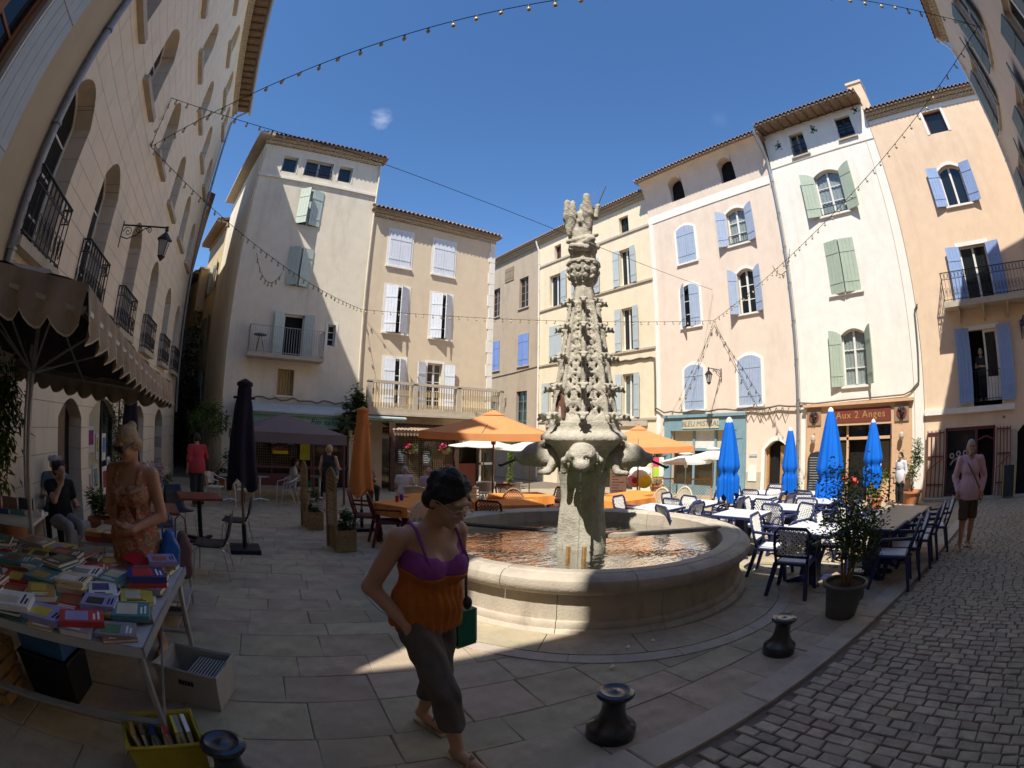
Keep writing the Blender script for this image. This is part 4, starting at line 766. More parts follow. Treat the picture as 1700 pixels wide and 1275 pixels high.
# ---------------------------------------------------------------- the fountain
ft=thing('fountain','round stone fountain with carved spire, beast-head spouts and an angel on top','fountain',(FC.x,FC.y,FZ))
def ring_piece(prof,a0,a1,seg):
    b=MB(); k=len(prof); n=seg+1
    for i in range(n):
        a=a0+(a1-a0)*i/seg
        b.v+=[(r*cos(a),r*sin(a),z) for r,z in prof]
    b.f=[(i*k+q,(i+1)*k+q,(i+1)*k+(q+1)%k,i*k+(q+1)%k) for i in range(seg) for q in range(k)]+[tuple(range(k)),tuple(range((n-1)*k+k-1,(n-1)*k-1,-1))]
    b.m=[0]*len(b.f); return b
wallp=[(2.23,-.06),(2.23,.07),(2.20,.10),(2.17,.105),(2.175,.14),(2.16,.165),(2.13,.17),(2.13,.40),(1.86,.40),(1.86,-.06)]
wallp=[(r,z*1.17 if z>0 else z) for r,z in wallp]
for i in range(13): a=2*PI*i/13; ring_piece(wallp,a+.0015,a+2*PI/13-.0015,7).build('basin_block',mBasin,ft,smooth=35)
rimp=[(2.14,.402),(2.19,.41),(2.235,.445),(2.25,.49),(2.235,.535),(2.19,.565),(2.12,.575),(2.09,.562),(2.07,.575),(1.95,.572),(1.88,.55),(1.86,.402)]
rimp=[(r,z*1.17) for r,z in rimp]
for i in range(11): a=2*PI*i/11+.2; ring_piece(rimp,a+.0015,a+2*PI/11-.0015,9).build('rim_stone',mBasin,ft,smooth=35)
for i in range(18):
    a=2*PI*i/18; b=ring_piece([(2.235,-.09),(2.235,.018),(2.68,.014),(2.685,-.09)],a+.002,a+2*PI/18-.002,5); b.v=[(x,y,z+g(FC.x+x,FC.y+y)-FZ) for x,y,z in b.v]; b.build('plinth_slab',mSlab,ft)
    b=ring_piece([(2.69,-.09),(2.69,.010),(2.84,.008),(2.84,-.09)],a+.1,a+.1+2*PI/18-.003,5); b.v=[(x,y,z+g(FC.x+x,FC.y+y)-FZ) for x,y,z in b.v]; b.build('ring_kerb',mKerb,ft)
b=MB(); b.lathe([(.001,.1),(1.9,.1)],40); b.build('basin_bed',mBasinIn,ft)
b=MB(); b.lathe([(1.855,.467),(1.853,.36),(1.853,.1)],48); b.build('waterline_moss',mMoss,ft)
b=MB(); b.lathe([(.25,.472),(1.0,.472),(1.857,.472)],64); b.build('water',mWater,ft,smooth=True)
# shaft with four beast heads and the shelf they carry
def octd(X,Y,r,ph=0):
    d=np.full(X.shape,-9.)
    for k in range(8): a=ph+k*PI/4; d=np.maximum(d,X*cos(a)+Y*sin(a)-r)
    return d
sd=SDF((-.5,-.5,.08),(.5,.5,1.52),.024); X,Y,Z=np.meshgrid(*sd.ax,indexing='ij')
rz=np.interp(Z,[.1,.18,.2,.45,1.1,1.25,1.5],[.39,.38,.34,.32,.27,.28,.315]); sq=np.maximum(np.abs(X*cos(.35)+Y*sin(.35)),np.abs(-X*sin(.35)+Y*cos(.35)))-rz
sd.F=np.maximum(np.maximum(octd(X,Y,rz*1.04),sq*.9),np.maximum(.1-Z,Z-1.5))+.008*np.sin(9*X+4*Z)*np.sin(8*Y+5*Z); sd.build('shaft',mCarve,ft)
sd=SDF((-.72,-.72,1.42),(.72,.72,2.14),.02); X,Y,Z=np.meshgrid(*sd.ax,indexing='ij')
rz=np.interp(Z,[1.42,1.5,1.75,1.82,1.88,1.93,1.96,2.0,2.03,2.12],[.28,.31,.40,.45,.53,.53,.50,.45,.43,.42]); sd.F=np.maximum(octd(X,Y,rz,PI/8),np.maximum(1.43-Z,Z-2.12))+.010*np.sin(14*X)*np.sin(13*Y+3*Z); sd.build('carved_shelf',mCarve,ft)
def beast(kind):
    s=SDF((-.05,-.3,-.32),(.98,.3,.26),.016)
    s.cap((0,0,0),(.42,0,.0),.17,.15,k=.05); s.ell((.52,0,.03),(.2,.175,.17),k=.06)
    if kind==0:   # round-headed ape seen from the front
        s.ell((.60,0,.06),(.14,.19,.16),k=.04); s.ell((.70,0,-.07),(.10,.11,.09),k=.03); s.cap((.70,-.11,.05),(.70,.11,.05),.03,.03,k=.02)
        for q in (-1,1): s.ell((.72,q*.065,.015),(.03,.035,.025),k=.005,sub=True); s.ell((.725,q*.065,.012),.022,k=.004); s.ell((.52,q*.19,.02),(.05,.04,.08),k=.02); s.cap((.30,q*.2,-.02),(.36,q*.24,-.16),.07,.05,k=.03); s.cap((.36,q*.24,-.16),(.44,q*.25,-.02),.05,.04,k=.02)
        s.cap((.73,-.06,-.12),(.73,.06,-.12),.014,sub=True); s.ell((.775,0,-.05),(.03,.035,.025),k=.015)
    else:         # long-muzzled beast
        s.cap((.5,0,.05),(.78,0,-.02),.13,.075,k=.05); s.cap((.5,0,-.06),(.72,0,-.1),.08,.045,k=.03); s.cap((.55,-.09,-.04),(.8,.0,-.055),.012,sub=True)
        for q in (-1,1): s.cap((.5,q*.1,.13),(.38,q*.17,.24),.05,.02,k=.03); s.ell((.64,q*.085,.06),(.035,.03,.03),k=.01); s.cap((.25,q*.15,-.02),(.33,q*.22,-.2),.075,.05,k=.03); s.cap((.33,q*.22,-.2),(.46,q*.19,-.22),.05,.035,k=.02); s.ell((.78,q*.03,.0),(.025,.02,.02),k=.01)
    s.warp(lambda X,Y,Z:.006*np.sin(28*X)*np.sin(25*Y+20*Z)); return s.mesh('beast_head')
bk=[beast(0),beast(1)]
for m_ in bk: m_.materials.append(mCarve)
for k in range(4):
    a=R(225+90*k); o=put('beast_head',bk[0 if k%4==0 else 1],ft,(.13*cos(a),.13*sin(a),1.66),(0,0,a)); o.scale=(.94,.9,.92)
    b=MB(); e=(.74,0,-.15) if k==0 else (.80,0,-.05); e2=(.80,0,-.3) if k==0 else (1.05,0,-.16); b.tube([e,(e[0]*.5+e2[0]*.5,0,e[2]*.55+e2[2]*.45),e2],.018,8); b.tube([(e2[0]-.004,0,e2[2]+.03),(e2[0],0,e2[2])],.028,8); b.build('spout',mIron,o)
b=MB(); a=R(225); x0,y0=.94*cos(a),.94*sin(a)
b.tube([(x0+.004*sin(i*1.7),y0+.004*cos(i*2.3),1.36-.03*i) for i in range(33)],[max(.003,.009-.00008*i+.0025*sin(i*1.9)) for i in range(33)],6)
b.build('water_jet',mJet,ft)
# pierced octagonal spire
sd=SDF((-.52,-.52,2.08),(.52,.52,3.95),.0125); X,Y,Z=np.meshgrid(*sd.ax,indexing='ij')
zz=[2.08,2.13,2.2,2.54,2.94,3.34,3.72,3.95]; rr=[.41,.41,.38,.33,.277,.222,.155,.125]; rz=np.interp(Z,zz,rr)
F=octd(X,Y,rz,R(22.5+0)); 
ang=np.arctan2(Y,X); sec=np.mod(ang-R(0),PI/4)-PI/8           # angle from the middle of each face
rad=np.hypot(X,Y); tang=rad*np.sin(sec)                        # along the face
levels=[2.16,2.54,2.94,3.34,3.70]
inner=rz-.085
trac=np.full(X.shape,1.)
for i in range(4):
    z0,z1=levels[i],levels[i+1]; hw=np.interp((z0+z1)/2,zz,rr)*.36; n=2 if i<2 else 3
    for q in range(n):
        zc=z0+(z1-z0)*(q+.5)/n; hh=(z1-z0)/n*.5
        lo=np.sqrt((tang/(hw*.86))**2+((Z-zc)/(hh*.92))**2)-1
        quad=np.minimum(np.sqrt(((np.abs(tang)-hw*.33)/(hw*.36))**2+((Z-zc)/(hh*.34))**2),np.sqrt((tang/(hw*.36))**2+((np.abs(Z-zc)-hh*.5)/(hh*.36))**2))-1
        ogee=np.abs(tang)/(hw*.98)+np.abs(Z-zc)/(hh*1.02)-1
        trac=np.minimum(trac,np.minimum(np.maximum(ogee,lo),np.minimum(quad,np.maximum(ogee,-.2-ogee*0+.0)))*.05)
F=np.maximum(F,-np.maximum(trac,inner-rad*np.cos(sec)))
for i in range(4):   # thin bars of the tracery left standing in each loop
    z0,z1=levels[i],levels[i+1]; hw=np.interp((z0+z1)/2,zz,rr)*.36; n=2 if i<2 else 3; hh=(z1-z0)/n*.5
    for q in range(n):
        zc=z0+(z1-z0)*(q+.5)/n; ring=np.abs(np.sqrt((tang/(hw*.8))**2+((Z-zc)/(hh*.85))**2)-1)*hw-.012
        cusp=np.abs(np.abs(tang)-hw*.42*np.abs(np.sin((Z-zc)/hh*PI)))-.010
        F=np.minimum(F,np.maximum(np.minimum(ring,cusp),np.maximum(rad*np.cos(sec)-(rz-.012),(rz-.06)-rad*np.cos(sec))))
rib=np.hypot(tang*0+(np.abs(sec)-PI/8)*rad,rad*np.cos(PI/8)-rz)-.032; F=np.minimum(F,np.where(Z<3.72,rib,1)); F=np.maximum(F,np.maximum(2.09-Z,Z-3.94))
sd.F=F+.004*np.sin(31*X+7*Z)*np.sin(27*Y+19*Z); sd.build('pierced_spire',mCarve,ft)
b=MB(); a=R(225-45)+.0
for k in (0,):
    a=R(202.5-45+22.5); c=.425; pts=[(-.085,2.15),(.085,2.15),(.085,2.33),(.05,2.43),(0,2.5),(-.05,2.43),(-.085,2.33)]
    b.prism(pts,-.012,.012,'y')
b.build('rust_door',M('rust_plate',(.17,.085,.06),.8,.25,9,.3,40),ft,loc=(.415*cos(R(180)),.415*sin(R(180)),0),rot=(0,-R(0),R(90)))
s=SDF((-.04,-.09,-.1),(.24,.09,.1),.011); s.cap((0,0,-.01),(.13,0,.01),.035,.028,k=.02); s.ell((.16,0,.01),(.06,.045,.04),k=.02); s.cap((.12,-.05,.035),(.2,.05,.03),.018,k=.01); s.cap((.12,.05,.035),(.2,-.05,.03),.018,k=.01); s.cap((.05,0,-.03),(.1,0,-.08),.03,.012,k=.02); s.ell((.21,0,-.02),(.025,.03,.02),k=.01); s.warp(lambda X,Y,Z:.005*np.sin(60*X)*np.sin(55*Y+40*Z)); cm=s.mesh('crocket'); cm.materials.append(mCarve)
for z in (2.17,2.54,2.94,3.34,3.70):
    r=np.interp(z,zz,rr)/cos(PI/8)
    for k in range(8): a=k*PI/4; o=put('crocket',cm,ft,(r*.96*cos(a),r*.96*sin(a),z),(0,0,a)); q=.62+.30*(4.2-z)/2; o.scale=(q,q*1.25,q*1.2)
# knop and angel
sd=SDF((-.27,-.27,3.88),(.27,.27,4.56),.011); X,Y,Z=np.meshgrid(*sd.ax,indexing='ij'); rz=np.interp(Z,[3.88,3.95,4.03,4.12,4.26,4.29,4.32,4.33,4.45,4.5],[.13,.12,.17,.205,.215,.225,.215,.165,.17,.15])
sd.F=np.maximum(octd(X,Y,rz,R(22.5)),np.maximum(3.88-Z,Z-4.52)); an=np.arctan2(Y,X)
sd.F=np.where((Z>4.0)&(Z<4.27),sd.F+.022*(np.sin(6*an+26*Z)*np.sin(5*an-31*Z)>-.15)-.012,sd.F); sd.build('carved_knop',mCarve,ft)
def angel():
    s=SDF((-.45,-.4,4.42),(.45,.4,5.42),.0125)
    # local: x = to the photo's right, y = away from the camera
    s.ell((0,0,4.52),(.2,.18,.1),k=.04); s.cap((.0,0,4.5),(-.03,0,4.72),.19,.165,k=.05); s.cap((-.03,0,4.72),(.0,0,5.0),.16,.13,k=.04); s.ell((-.155,-.13,4.96),(.075,.045,.29),k=.015,rot=(0,R(7),0)); s.ell((.075,-.14,5.03),(.06,.05,.27),k=.015,rot=(0,R(-5),0)); s.cap((.0,0,5.0),(.02,0,5.08),.11,.07,k=.03)
    s.ell((.03,-.02,5.17),(.062,.07,.08),k=.02); s.cap((.1,0,5.03),(.2,-.03,5.02),.05,.042,k=.02); s.cap((.2,-.03,5.02),(.23,-.04,5.16),.042,.035,k=.02); s.ell((.235,-.04,5.19),.042,k=.01)
    s.cap((-.1,0,5.02),(-.2,-.08,4.88),.05,.04,k=.02)
    for q,(w0,w1,w2) in enumerate((((-.10,-.10,5.02),(-.2,-.13,5.2),(-.15,-.1,4.7)),((.06,-.12,5.02),(.075,-.15,5.3),(.12,-.1,4.72)))):
        s.cap(w0,w1,.05,.045,k=.02); s.cap(w1,((w1[0]+w2[0])/2+(-.04 if q==0 else .02),w1[1],(w1[2]+w2[2])/2),.05,.055,k=.02); s.cap(((w1[0]+w2[0])/2+(-.04 if q==0 else .02),w1[1],(w1[2]+w2[2])/2),w2,.05,.02,k=.02)
    for i in range(6): s.cap((-.17+.06*i,-.17+.02*abs(i-2.5),4.48),(-.06+.03*i,-.12,4.85),.022,.014,k=.015)
    s.cap((-.2,-.15,4.58),(.2,-.16,4.68),.035,.03,k=.02); s.cap((.05,-.2,4.56),(.2,-.14,4.5),.045,.04,k=.02); s.cap((-.15,-.2,4.5),(.05,-.2,4.47),.04,.045,k=.02); s.ell((.12,-.2,4.6),(.06,.05,.05),k=.02)
    s.warp(lambda X,Y,Z:.004*np.sin(70*X+30*Z)*np.sin(40*Z)); return s
ag=angel().mesh('angel_statue'); ag.materials.append(mCarve); ao=put('angel_statue',ag,ft,(0,0,0),(0,0,R(-43)))
b=MB(); b.bar((.2,-.04,5.12),(.37,-.06,5.52),.02,.012); b.bar((.21,-.04,5.22),(.27,-.04,5.2),.03); b.build('sword',mIron,ao)
# bars and beam lying across the basin, two posts in the water
ca,sa=cos(R(135)),sin(R(135))
for q in (-.03,.03): b=MB(); b.tube([(2.0*ca+q,2.0*sa+q,.695),(.2*ca+q,.2*sa+q,.65)],.018,6); b.build('iron_bar',mIron,ft)
ca,sa=cos(R(-40)),sin(R(-40)); b=MB(); b.bar((.25*ca,.25*sa,.6),(1.95*ca,1.95*sa,.655),.1,.05); b.build('stone_beam',mBasin,ft)
for q in (-.06,.13): a=R(225); b=MB(); p=(.78*cos(a)+q*sin(a),.78*sin(a)-q*cos(a)); b.bar((*p,.1),(p[0]+.01,p[1],.62),.04); b.build('wooden_post',mWoodL,ft)
# ---------------------------------------------------------------- chairs, tables, parasols
def lattice(b,w,h,n,m_,y,z0,th=.012,curve=0,tilt=0,d=.016):
    f=lambda u,v:(u,y+tilt*v-curve*(1-(2*u/w)**2)*-1,z0+v)
    k=int(w/n)
    for i in range(-int(h/n)-1,int(w/n)+2):
        for sgn in (1,-1):
            pts=[]
            for j in range(0,13):
                v=h*j/12; u=-w/2+i*n+(v if sgn>0 else h-v)
                if -w/2<=u<=w/2: pts.append(f(u,v))
            if len(pts)>1: b.tube([pts[0],pts[len(pts)//2],pts[-1]] if len(pts)>2 else pts,d*.5,4)
def plastic_chair(frame,insert,name,label,roundback=False):
    t=thing(name,label,'chair')
    b=MB(); b.bbox(-.23,-.24,.40,.23,.22,.435,.01); s=b.build('seat',frame,t); b=MB(); b.bbox(-.185,-.2,.43,.185,.17,.442,.004); b.build('seat_insert',insert,s)
    for x,y,dx,dy in ((-.2,-.21,-.06,-.07),(.2,-.21,.06,-.07),(-.2,.2,-.06,.1),(.2,.2,.06,.1)):
        b=MB(); b.add([(x-.03,y-.03,.43),(x+.03,y-.03,.43),(x+.03,y+.03,.43),(x-.03,y+.03,.43),(x+dx-.024,y+dy-.02,0),(x+dx+.024,y+dy-.02,0),(x+dx+.024,y+dy+.02,0),(x+dx-.024,y+dy+.02,0)],[(0,1,2,3),(7,6,5,4),(0,4,5,1),(1,5,6,2),(2,6,7,3),(3,7,4,0)]); b.build('leg',frame,t)
    b=MB()
    if roundback:
        pts=[(-.24,.2,.45)]+[(-.24*cos(a),.2+.16*(.35+.5*sin(a)),.55+.34*sin(a)) for a in [PI*i/10 for i in range(11)]]+[(.24,.2,.45)]; b.tube(pts,.02,6)
    else: b.tube([(-.2,.2,.42),(-.225,.27,.65),(-.22,.32,.82),(-.17,.335,.87),(.17,.335,.87),(.22,.32,.82),(.225,.27,.65),(.2,.2,.42)],.021,6); b.bar((-.2,.24,.52),(.2,.24,.52),.03)
    bk=b.build('backrest',frame,t,smooth=True); b=MB()
    if roundback:
        for i in range(9):
            for j in range(9):
                u=-.2+.05*i; v=.06+.045*j
                if (u/.23)**2+((v-.05)/.40)**2<1 : b.bar((u-.025,.235+v*.28,.48+v-.02),(u+.025,.235+v*.28,.48+v+.02),.012); b.bar((u-.025,.235+v*.28,.48+v+.02),(u+.025,.235+v*.28,.48+v-.02),.012)
    else:
        for k in range(-8,9):
            for sg in (1,-1):
                a=[(u,v) for u,v in [(k*.055+sg*(v-.16),v) for v in [i*.02 for i in range(17)]] if abs(u)<.185]
                if len(a)>2: (u0,v0),(u1,v1)=a[0],a[-1]; b.bar((u0,.245+v0*.25,.53+v0),(u1,.245+v1*.25,.53+v1),.017,.012)
    b.build('lattice',insert,bk)
    for q in (-1,1): b=MB(); b.tube([(q*.225,.28,.66),(q*.265,.1,.655),(q*.265,-.17,.64),(q*.25,-.225,.58),(q*.235,-.235,.42)],.02,6); b.build('armrest',frame,t,smooth=True)
    return t
def alu_chair(name,label,seatm):
    t=thing(name,label,'chair'); b=MB(); b.bbox(-.2,-.2,.42,.2,.2,.45,.01); b.build('seat',seatm,t); b=MB()
    n=10
    for i in range(n): a0=PI*i/n; a1=PI*(i+1)/n; b.add([(-.22*cos(a0),.1+.14*sin(a0),.5),(-.22*cos(a1),.1+.14*sin(a1),.5),(-.23*cos(a1),.12+.15*sin(a1),.77),(-.23*cos(a0),.12+.15*sin(a0),.77)],[(0,1,2,3)])
    b.build('backrest',seatm,t,smooth=True)
    b=MB(); b.tube([(-.27,-.2,.62),(-.29,.0,.66)]+[(-.27*cos(a),.12+.17*sin(a),.72+.07*sin(a)) for a in [PI*i/8 for i in range(9)]]+[(.29,.0,.66),(.27,-.2,.62)],.014,6); b.build('arm_rail',mAlu,t,smooth=True)
    for q in (-1,1): b=MB(); b.tube([(q*.27,-.2,.62),(q*.24,-.22,.4),(q*.22,-.26,0)],.013,6); b.build('leg',mAlu,t); b=MB(); b.tube([(q*.24,.12,.77),(q*.2,.16,.42),(q*.22,.3,0)],.013,6); b.build('leg',mAlu,t)
    return t
def shell_chair(name,label):
    t=thing(name,label,'chair'); b=MB(); P=[(-.22,.43),(-.1,.41),(.1,.41),(.17,.43),(.205,.5),(.24,.64),(.27,.80)]; v=[];f=[]
    for y,z in P:
        for i in range(7): u=-.21+.07*i; v.append((u*(1 if z<.6 else 1-.2*(z-.6)/.2),y-.015*(1-(u/.21)**2)*(-1 if z>.45 else 0),z-.02*(1-(u/.21)**2)*(1 if z<.45 else 0)))
    n=7
    for i in range(len(P)-1): f+=[(i*n+j,i*n+j+1,(i+1)*n+j+1,(i+1)*n+j) for j in range(n-1)]
    b.add(v,f); o=b.build('shell',mBlackP,t,smooth=True); md=o.modifiers.new('thick','SOLIDIFY'); md.thickness=.014
    for q in (-1,1):
        b=MB(); b.tube([(q*.19,-.14,.395),(q*.21,-.2,.36),(q*.24,-.24,0)],.011,6); b.build('leg',mAlu,t); b=MB(); b.tube([(q*.19,.12,.395),(q*.21,.18,.36),(q*.24,.24,0)],.011,6); b.build('leg',mAlu,t)
        b=MB(); b.tube([(q*.19,-.14,.395),(q*.19,.12,.395)],.011,6); b.build('seat_rail',mAlu,t)
    return t
protos={}
def place_chair(kind,x,y,head,label,group=None):
    mk={'navy':lambda:plastic_chair(mNavyP,mWhiteP,'navy_chair',label),'white':lambda:plastic_chair(mWhiteP,mWhiteP,'white_chair',label,True),'burg':lambda:plastic_chair(mBurgP,mBurgP,'burgundy_chair',label),'beige':lambda:plastic_chair(mBeigeP,mBeigeP,'beige_chair',label,True),'rattan':lambda:plastic_chair(mRattan,mRattan,'rattan_chair',label,True),'alu':lambda:alu_chair('aluminium_chair',label,mBeigeP),'alug':lambda:alu_chair('aluminium_chair',label,mTabSlat),'shell':lambda:shell_chair('shell_chair',label)}
    if kind not in protos: o=mk[kind](); protos[kind]=o
    else: o=copytree(protos[kind])
    o.location=(x,y,g(x,y)); o.rotation_euler=(0,0,R(head+90)); o['label']=label; o['category']='chair'
    if group: o['group']=group
    elif 'group' in o: del o['group']
    return o
tprot={}
def place_table(kind,x,y,rot,label,group=None):
    if kind not in tprot:
        t=thing({'navy':'navy_table','orange':'cloth_table','alu':'aluminium_table','red':'cafe_table','dark':'slatted_table'}[kind],label,'table'); tprot[kind]=t
        if kind in('navy','dark'):
            b=MB(); b.bbox(-.41,-.41,.685,.41,.41,.725,.008); tp=b.build('tabletop',mNavyP,t)
            if kind=='navy': b=MB(); b.bbox(-.385,-.385,.72,.385,.385,.731,.003); b.build('top_inlay',mTabWhite,tp)
            else:
                for i in range(7): b=MB(); b.bbox(-.385+i*.11,-.385,.72,-.385+i*.11+.104,.385,.731,.003); b.build('slat',mTabDark,tp)
            b=MB(); b.add([(-.12,-.12,0.04),(.12,-.12,.04),(.12,.12,.04),(-.12,.12,.04),(-.07,-.07,.69),(.07,-.07,.69),(.07,.07,.69),(-.07,.07,.69)],[(0,1,5,4),(1,2,6,5),(2,3,7,6),(3,0,4,7)]); b.build('pedestal',mNavyP,t)
            for k in range(4): a=k*PI/2+PI/4; b=MB(); b.add([(.1*cos(a)-.05*sin(a),.1*sin(a)+.05*cos(a),.1),(.1*cos(a)+.05*sin(a),.1*sin(a)-.05*cos(a),.1),(.36*cos(a)+.04*sin(a),.36*sin(a)-.04*cos(a),.04),(.36*cos(a)-.04*sin(a),.36*sin(a)+.04*cos(a),.04),(.1*cos(a)-.05*sin(a),.1*sin(a)+.05*cos(a),0),(.1*cos(a)+.05*sin(a),.1*sin(a)-.05*cos(a),0),(.36*cos(a)+.04*sin(a),.36*sin(a)-.04*cos(a),0),(.36*cos(a)-.04*sin(a),.36*sin(a)+.04*cos(a),0)],[(3,2,1,0),(4,5,6,7),(0,1,5,4),(1,2,6,5),(2,3,7,6),(3,0,4,7)]); b.build('foot',mNavyP,t)
        elif kind=='orange':
            b=MB(); b.bbox(-.6,-.4,.69,.6,.4,.72,.005); b.build('tabletop',mBurgP,t)
            for x_,y_ in ((-.52,-.33),(.52,-.33),(.52,.33),(-.52,.33)): b=MB(); b.box(x_-.025,y_-.025,0,x_+.025,y_+.025,.69); b.build('leg',mBurgP,t)
            b=MB(); n=16; v=[(-.615,-.415,.726),(.615,-.415,.726),(.615,.415,.726),(-.615,.415,.726)]; b.add(v,[(0,1,2,3)])
            per=[(-.615+1.23*i/n,-.415) for i in range(n)]+[(.615,-.415+.83*i/n) for i in range(n)]+[(.615-1.23*i/n,.415) for i in range(n)]+[(-.615,.415-.83*i/n) for i in range(n)]
            k=len(per); vv=[(x,y,.726) for x,y in per]+[(x*(1.03+.03*sin(i*1.1)),y*(1.04+.04*sin(i*1.3)),.726-.17-.04*abs(sin(i*PI/n))) for i,(x,y) in enumerate(per)]; b.add(vv,[(i,(i+1)%k,(i+1)%k+k,i+k) for i in range(k)]); b.build('tablecloth',mOrCloth,t)
        elif kind=='alu':
            b=MB(); b.lathe([(.001,.715),(.3,.715),(.31,.70),(.3,.69),(.001,.69)],20); b.build('tabletop',mTabSlat,t); b=MB(); b.tube([(0,0,.69),(0,0,.05)],.03,8); b.build('pedestal',mAlu,t)
            for k in range(4): b=MB(); a=k*PI/2; b.tube([(0,0,.08),(.27*cos(a),.27*sin(a),.02)],.02,6); b.build('foot',mAlu,t)
        else:
            b=MB(); b.bbox(-.36,-.36,.70,.36,.36,.735,.006); b.build('tabletop',mRedTab,t); b=MB(); b.tube([(0,0,.70),(0,0,.03)],.04,8); b.build('pedestal',mBlackP,t)
            for k in range(2): b=MB(); a=k*PI/2+PI/4; b.bar((-.3*cos(a),-.3*sin(a),.02+k*.004),(.3*cos(a),.3*sin(a),.02+k*.004),.07,.035); b.build('foot',mBlackP,t)
        o=t
    else: o=copytree(tprot[kind])
    o.location=(x,y,g(x,y)); o.rotation_euler=(0,0,R(rot)); o['label']=label; o['category']='table'
    if group: o['group']=group
    elif 'group' in o: del o['group']
    return o
NT=[(7.35,3.85,'closest to the basin rim'),(8.62,3.45,'second from the basin rim'),(7.15,5.6,'right behind the fountain shaft'),(8.5,5.5,'left of the nearest blue parasol'),(9.95,3.3,'right of the nearest blue parasol'),(10.1,5.0,'behind the nearest blue parasol'),(11.6,5.4,'farthest back by the arched doorway'),(11.7,3.9,'beside the largest blue parasol')]
DT=[(6.3,2.12,'navy','half hidden by the potted shrub, nearest the camera'),(6.9,1.33,'dark','first in the shaded row along the kerb'),(7.75,1.22,'dark','second in the shaded row along the kerb'),(8.65,1.1,'dark','last and widest in the shaded row along the kerb')]
GN='navy plastic tables of the terrace on the right'; GC='navy lattice chairs of the terrace on the right'
sides={'near':(-.62,0,0),'far':(.62,0,180),'left':(0,.62,-90),'right':(0,-.62,90)}
skip={(0,'near'),(0,'right'),(2,'near'),(4,'left'),(6,'right'),(5,'near'),(7,'left')}
for i,(x,y,wh) in enumerate(NT):
    place_table('navy',x,y,random.uniform(-4,4),'navy table with pale top, '+wh,GN)
    for sd_,(dx,dy,hd) in sides.items():
        if (i,sd_) in skip: continue
        place_chair('navy',x+dx+random.uniform(-.06,.06),y+dy+random.uniform(-.06,.06),hd+random.uniform(-14,14),'navy lattice chair, %s side of table %s'%(sd_,wh),GC)
place_chair('navy',7.62,3.02,148,'sunlit navy armchair with lattice back standing clear beside the basin rim',GC)
place_chair('navy',6.62,4.7,-25,'navy chair whose white lattice back faces the camera just behind the basin rim',GC)
for i,(x,y,k,wh) in enumerate(DT): place_table(k,x,y,-7+random.uniform(-2,2),('navy table ' if k=='navy' else 'dark slatted table ')+wh,GN)
for x,y,h_,wh in [(5.62,2.12,8,'nearest the potted shrub, its lattice back to the camera'),(6.32,2.75,-80,'in the sun on the far side of the potted shrub'),(6.42,.93,95,'first beside the kerb, right of the potted shrub'),(6.98,.86,100,'second beside the kerb, tucked behind the first'),(7.62,.72,92,'third beside the kerb, in mid row'),(8.2,.66,95,'fourth beside the kerb, in mid row'),(8.85,.52,98,'last beside the kerb, where the pink-shirted man walks past'),(6.9,1.95,-85,'across the shaded row, behind the shrub leaves'),(7.8,1.85,-95,'across the second shaded table'),(8.7,1.75,-85,'across the last shaded table')]:
    place_chair('navy',x,y,h_,'dark navy chair '+wh,GC)
OT=[(3.45,8.1,28,'behind the trellis planters, left of the woman in front'),(5.15,7.55,-20,'just left of the fountain shaft, nearest the basin'),(6.35,8.75,-10,'under the big open orange parasol'),(8.0,7.2,0,'right of the fountain shaft, beyond the basin'),(9.2,7.9,5,'under the farther orange parasol'),(4.4,9.2,20,'behind the head of the woman in front')]
for x,y,r_o,wh in OT: place_table('orange',x,y,r_o,'table with an orange cloth '+wh)
for k,x,y,h_,l in [('burg',2.75,8.55,-20,'burgundy plastic armchair beside the front trellis planter'),('burg',2.9,7.85,-10,'burgundy plastic armchair next to the white lattice chair'),('white',3.35,7.3,70,'white plastic chair with round lattice back left of the woman in front'),('burg',4.2,8.55,190,'burgundy armchair across the orange table left of the woman'),
    ('burg',4.55,7.0,35,'burgundy armchair by the basin with orange cloth behind it'),('burg',5.75,6.95,110,'burgundy armchair whose back meets the basin rim left of the shaft'),('rattan',5.7,8.15,230,'brown rattan round-back chair behind the orange tables by the spout'),('white',5.45,9.45,-60,'white lattice round-back chair right of the orange parasol pole'),('burg',6.6,9.5,-90,'burgundy chair behind the table under the orange parasol'),('burg',7.1,8.6,180,'burgundy chair right of the table under the orange parasol'),
    ('rattan',7.9,8.1,-90,'brown rattan chair behind the cloth table beyond the basin'),('rattan',8.5,8.45,-100,'brown rattan chair nearer the menu board'),('rattan',8.9,8.8,-90,'brown rattan chair below the ice cream sign'),('beige',9.0,7.05,190,'beige round-back chair, left one of the pair by the lattice screens'),('beige',9.7,6.9,185,'beige round-back chair, right one of the pair by the lattice screens'),
    ('alu',4.75,10.9,60,'aluminium bistro chair with tan back, left one behind the orange table'),('alu',5.3,10.6,80,'aluminium bistro chair with tan back, middle one behind the orange table'),('alu',5.95,10.5,100,'aluminium bistro chair with tan back beside the dark haired head'),('alug',7.5,12.1,70,'grey aluminium chair left under the white parasol'),('alug',8.1,11.6,100,'grey aluminium chair right under the white parasol'),
    ('alu',.7,12.3,-100,'aluminium chair with tan back behind the black parasol pole'),('alu',-.1,12.6,-20,'aluminium chair with grey back left of the black parasol'),('alug',1.9,12.9,190,'silver tubular armchair left of the seated woman in white'),('alug',2.25,14.2,180,'silver chair on which the woman in white sits'),
    ('shell',.28,7.9,170,'black shell chair with steel legs at the far red table'),('shell',-.12,6.05,172,'black shell chair with steel legs nearest the camera, by the book shelf'),('shell',-.75,8.55,-60,'black shell chair behind the blonde woman'),('shell',-.95,7.1,10,'black shell chair half hidden by the blonde woman')]:
    place_chair(k,x,y,h_,l)
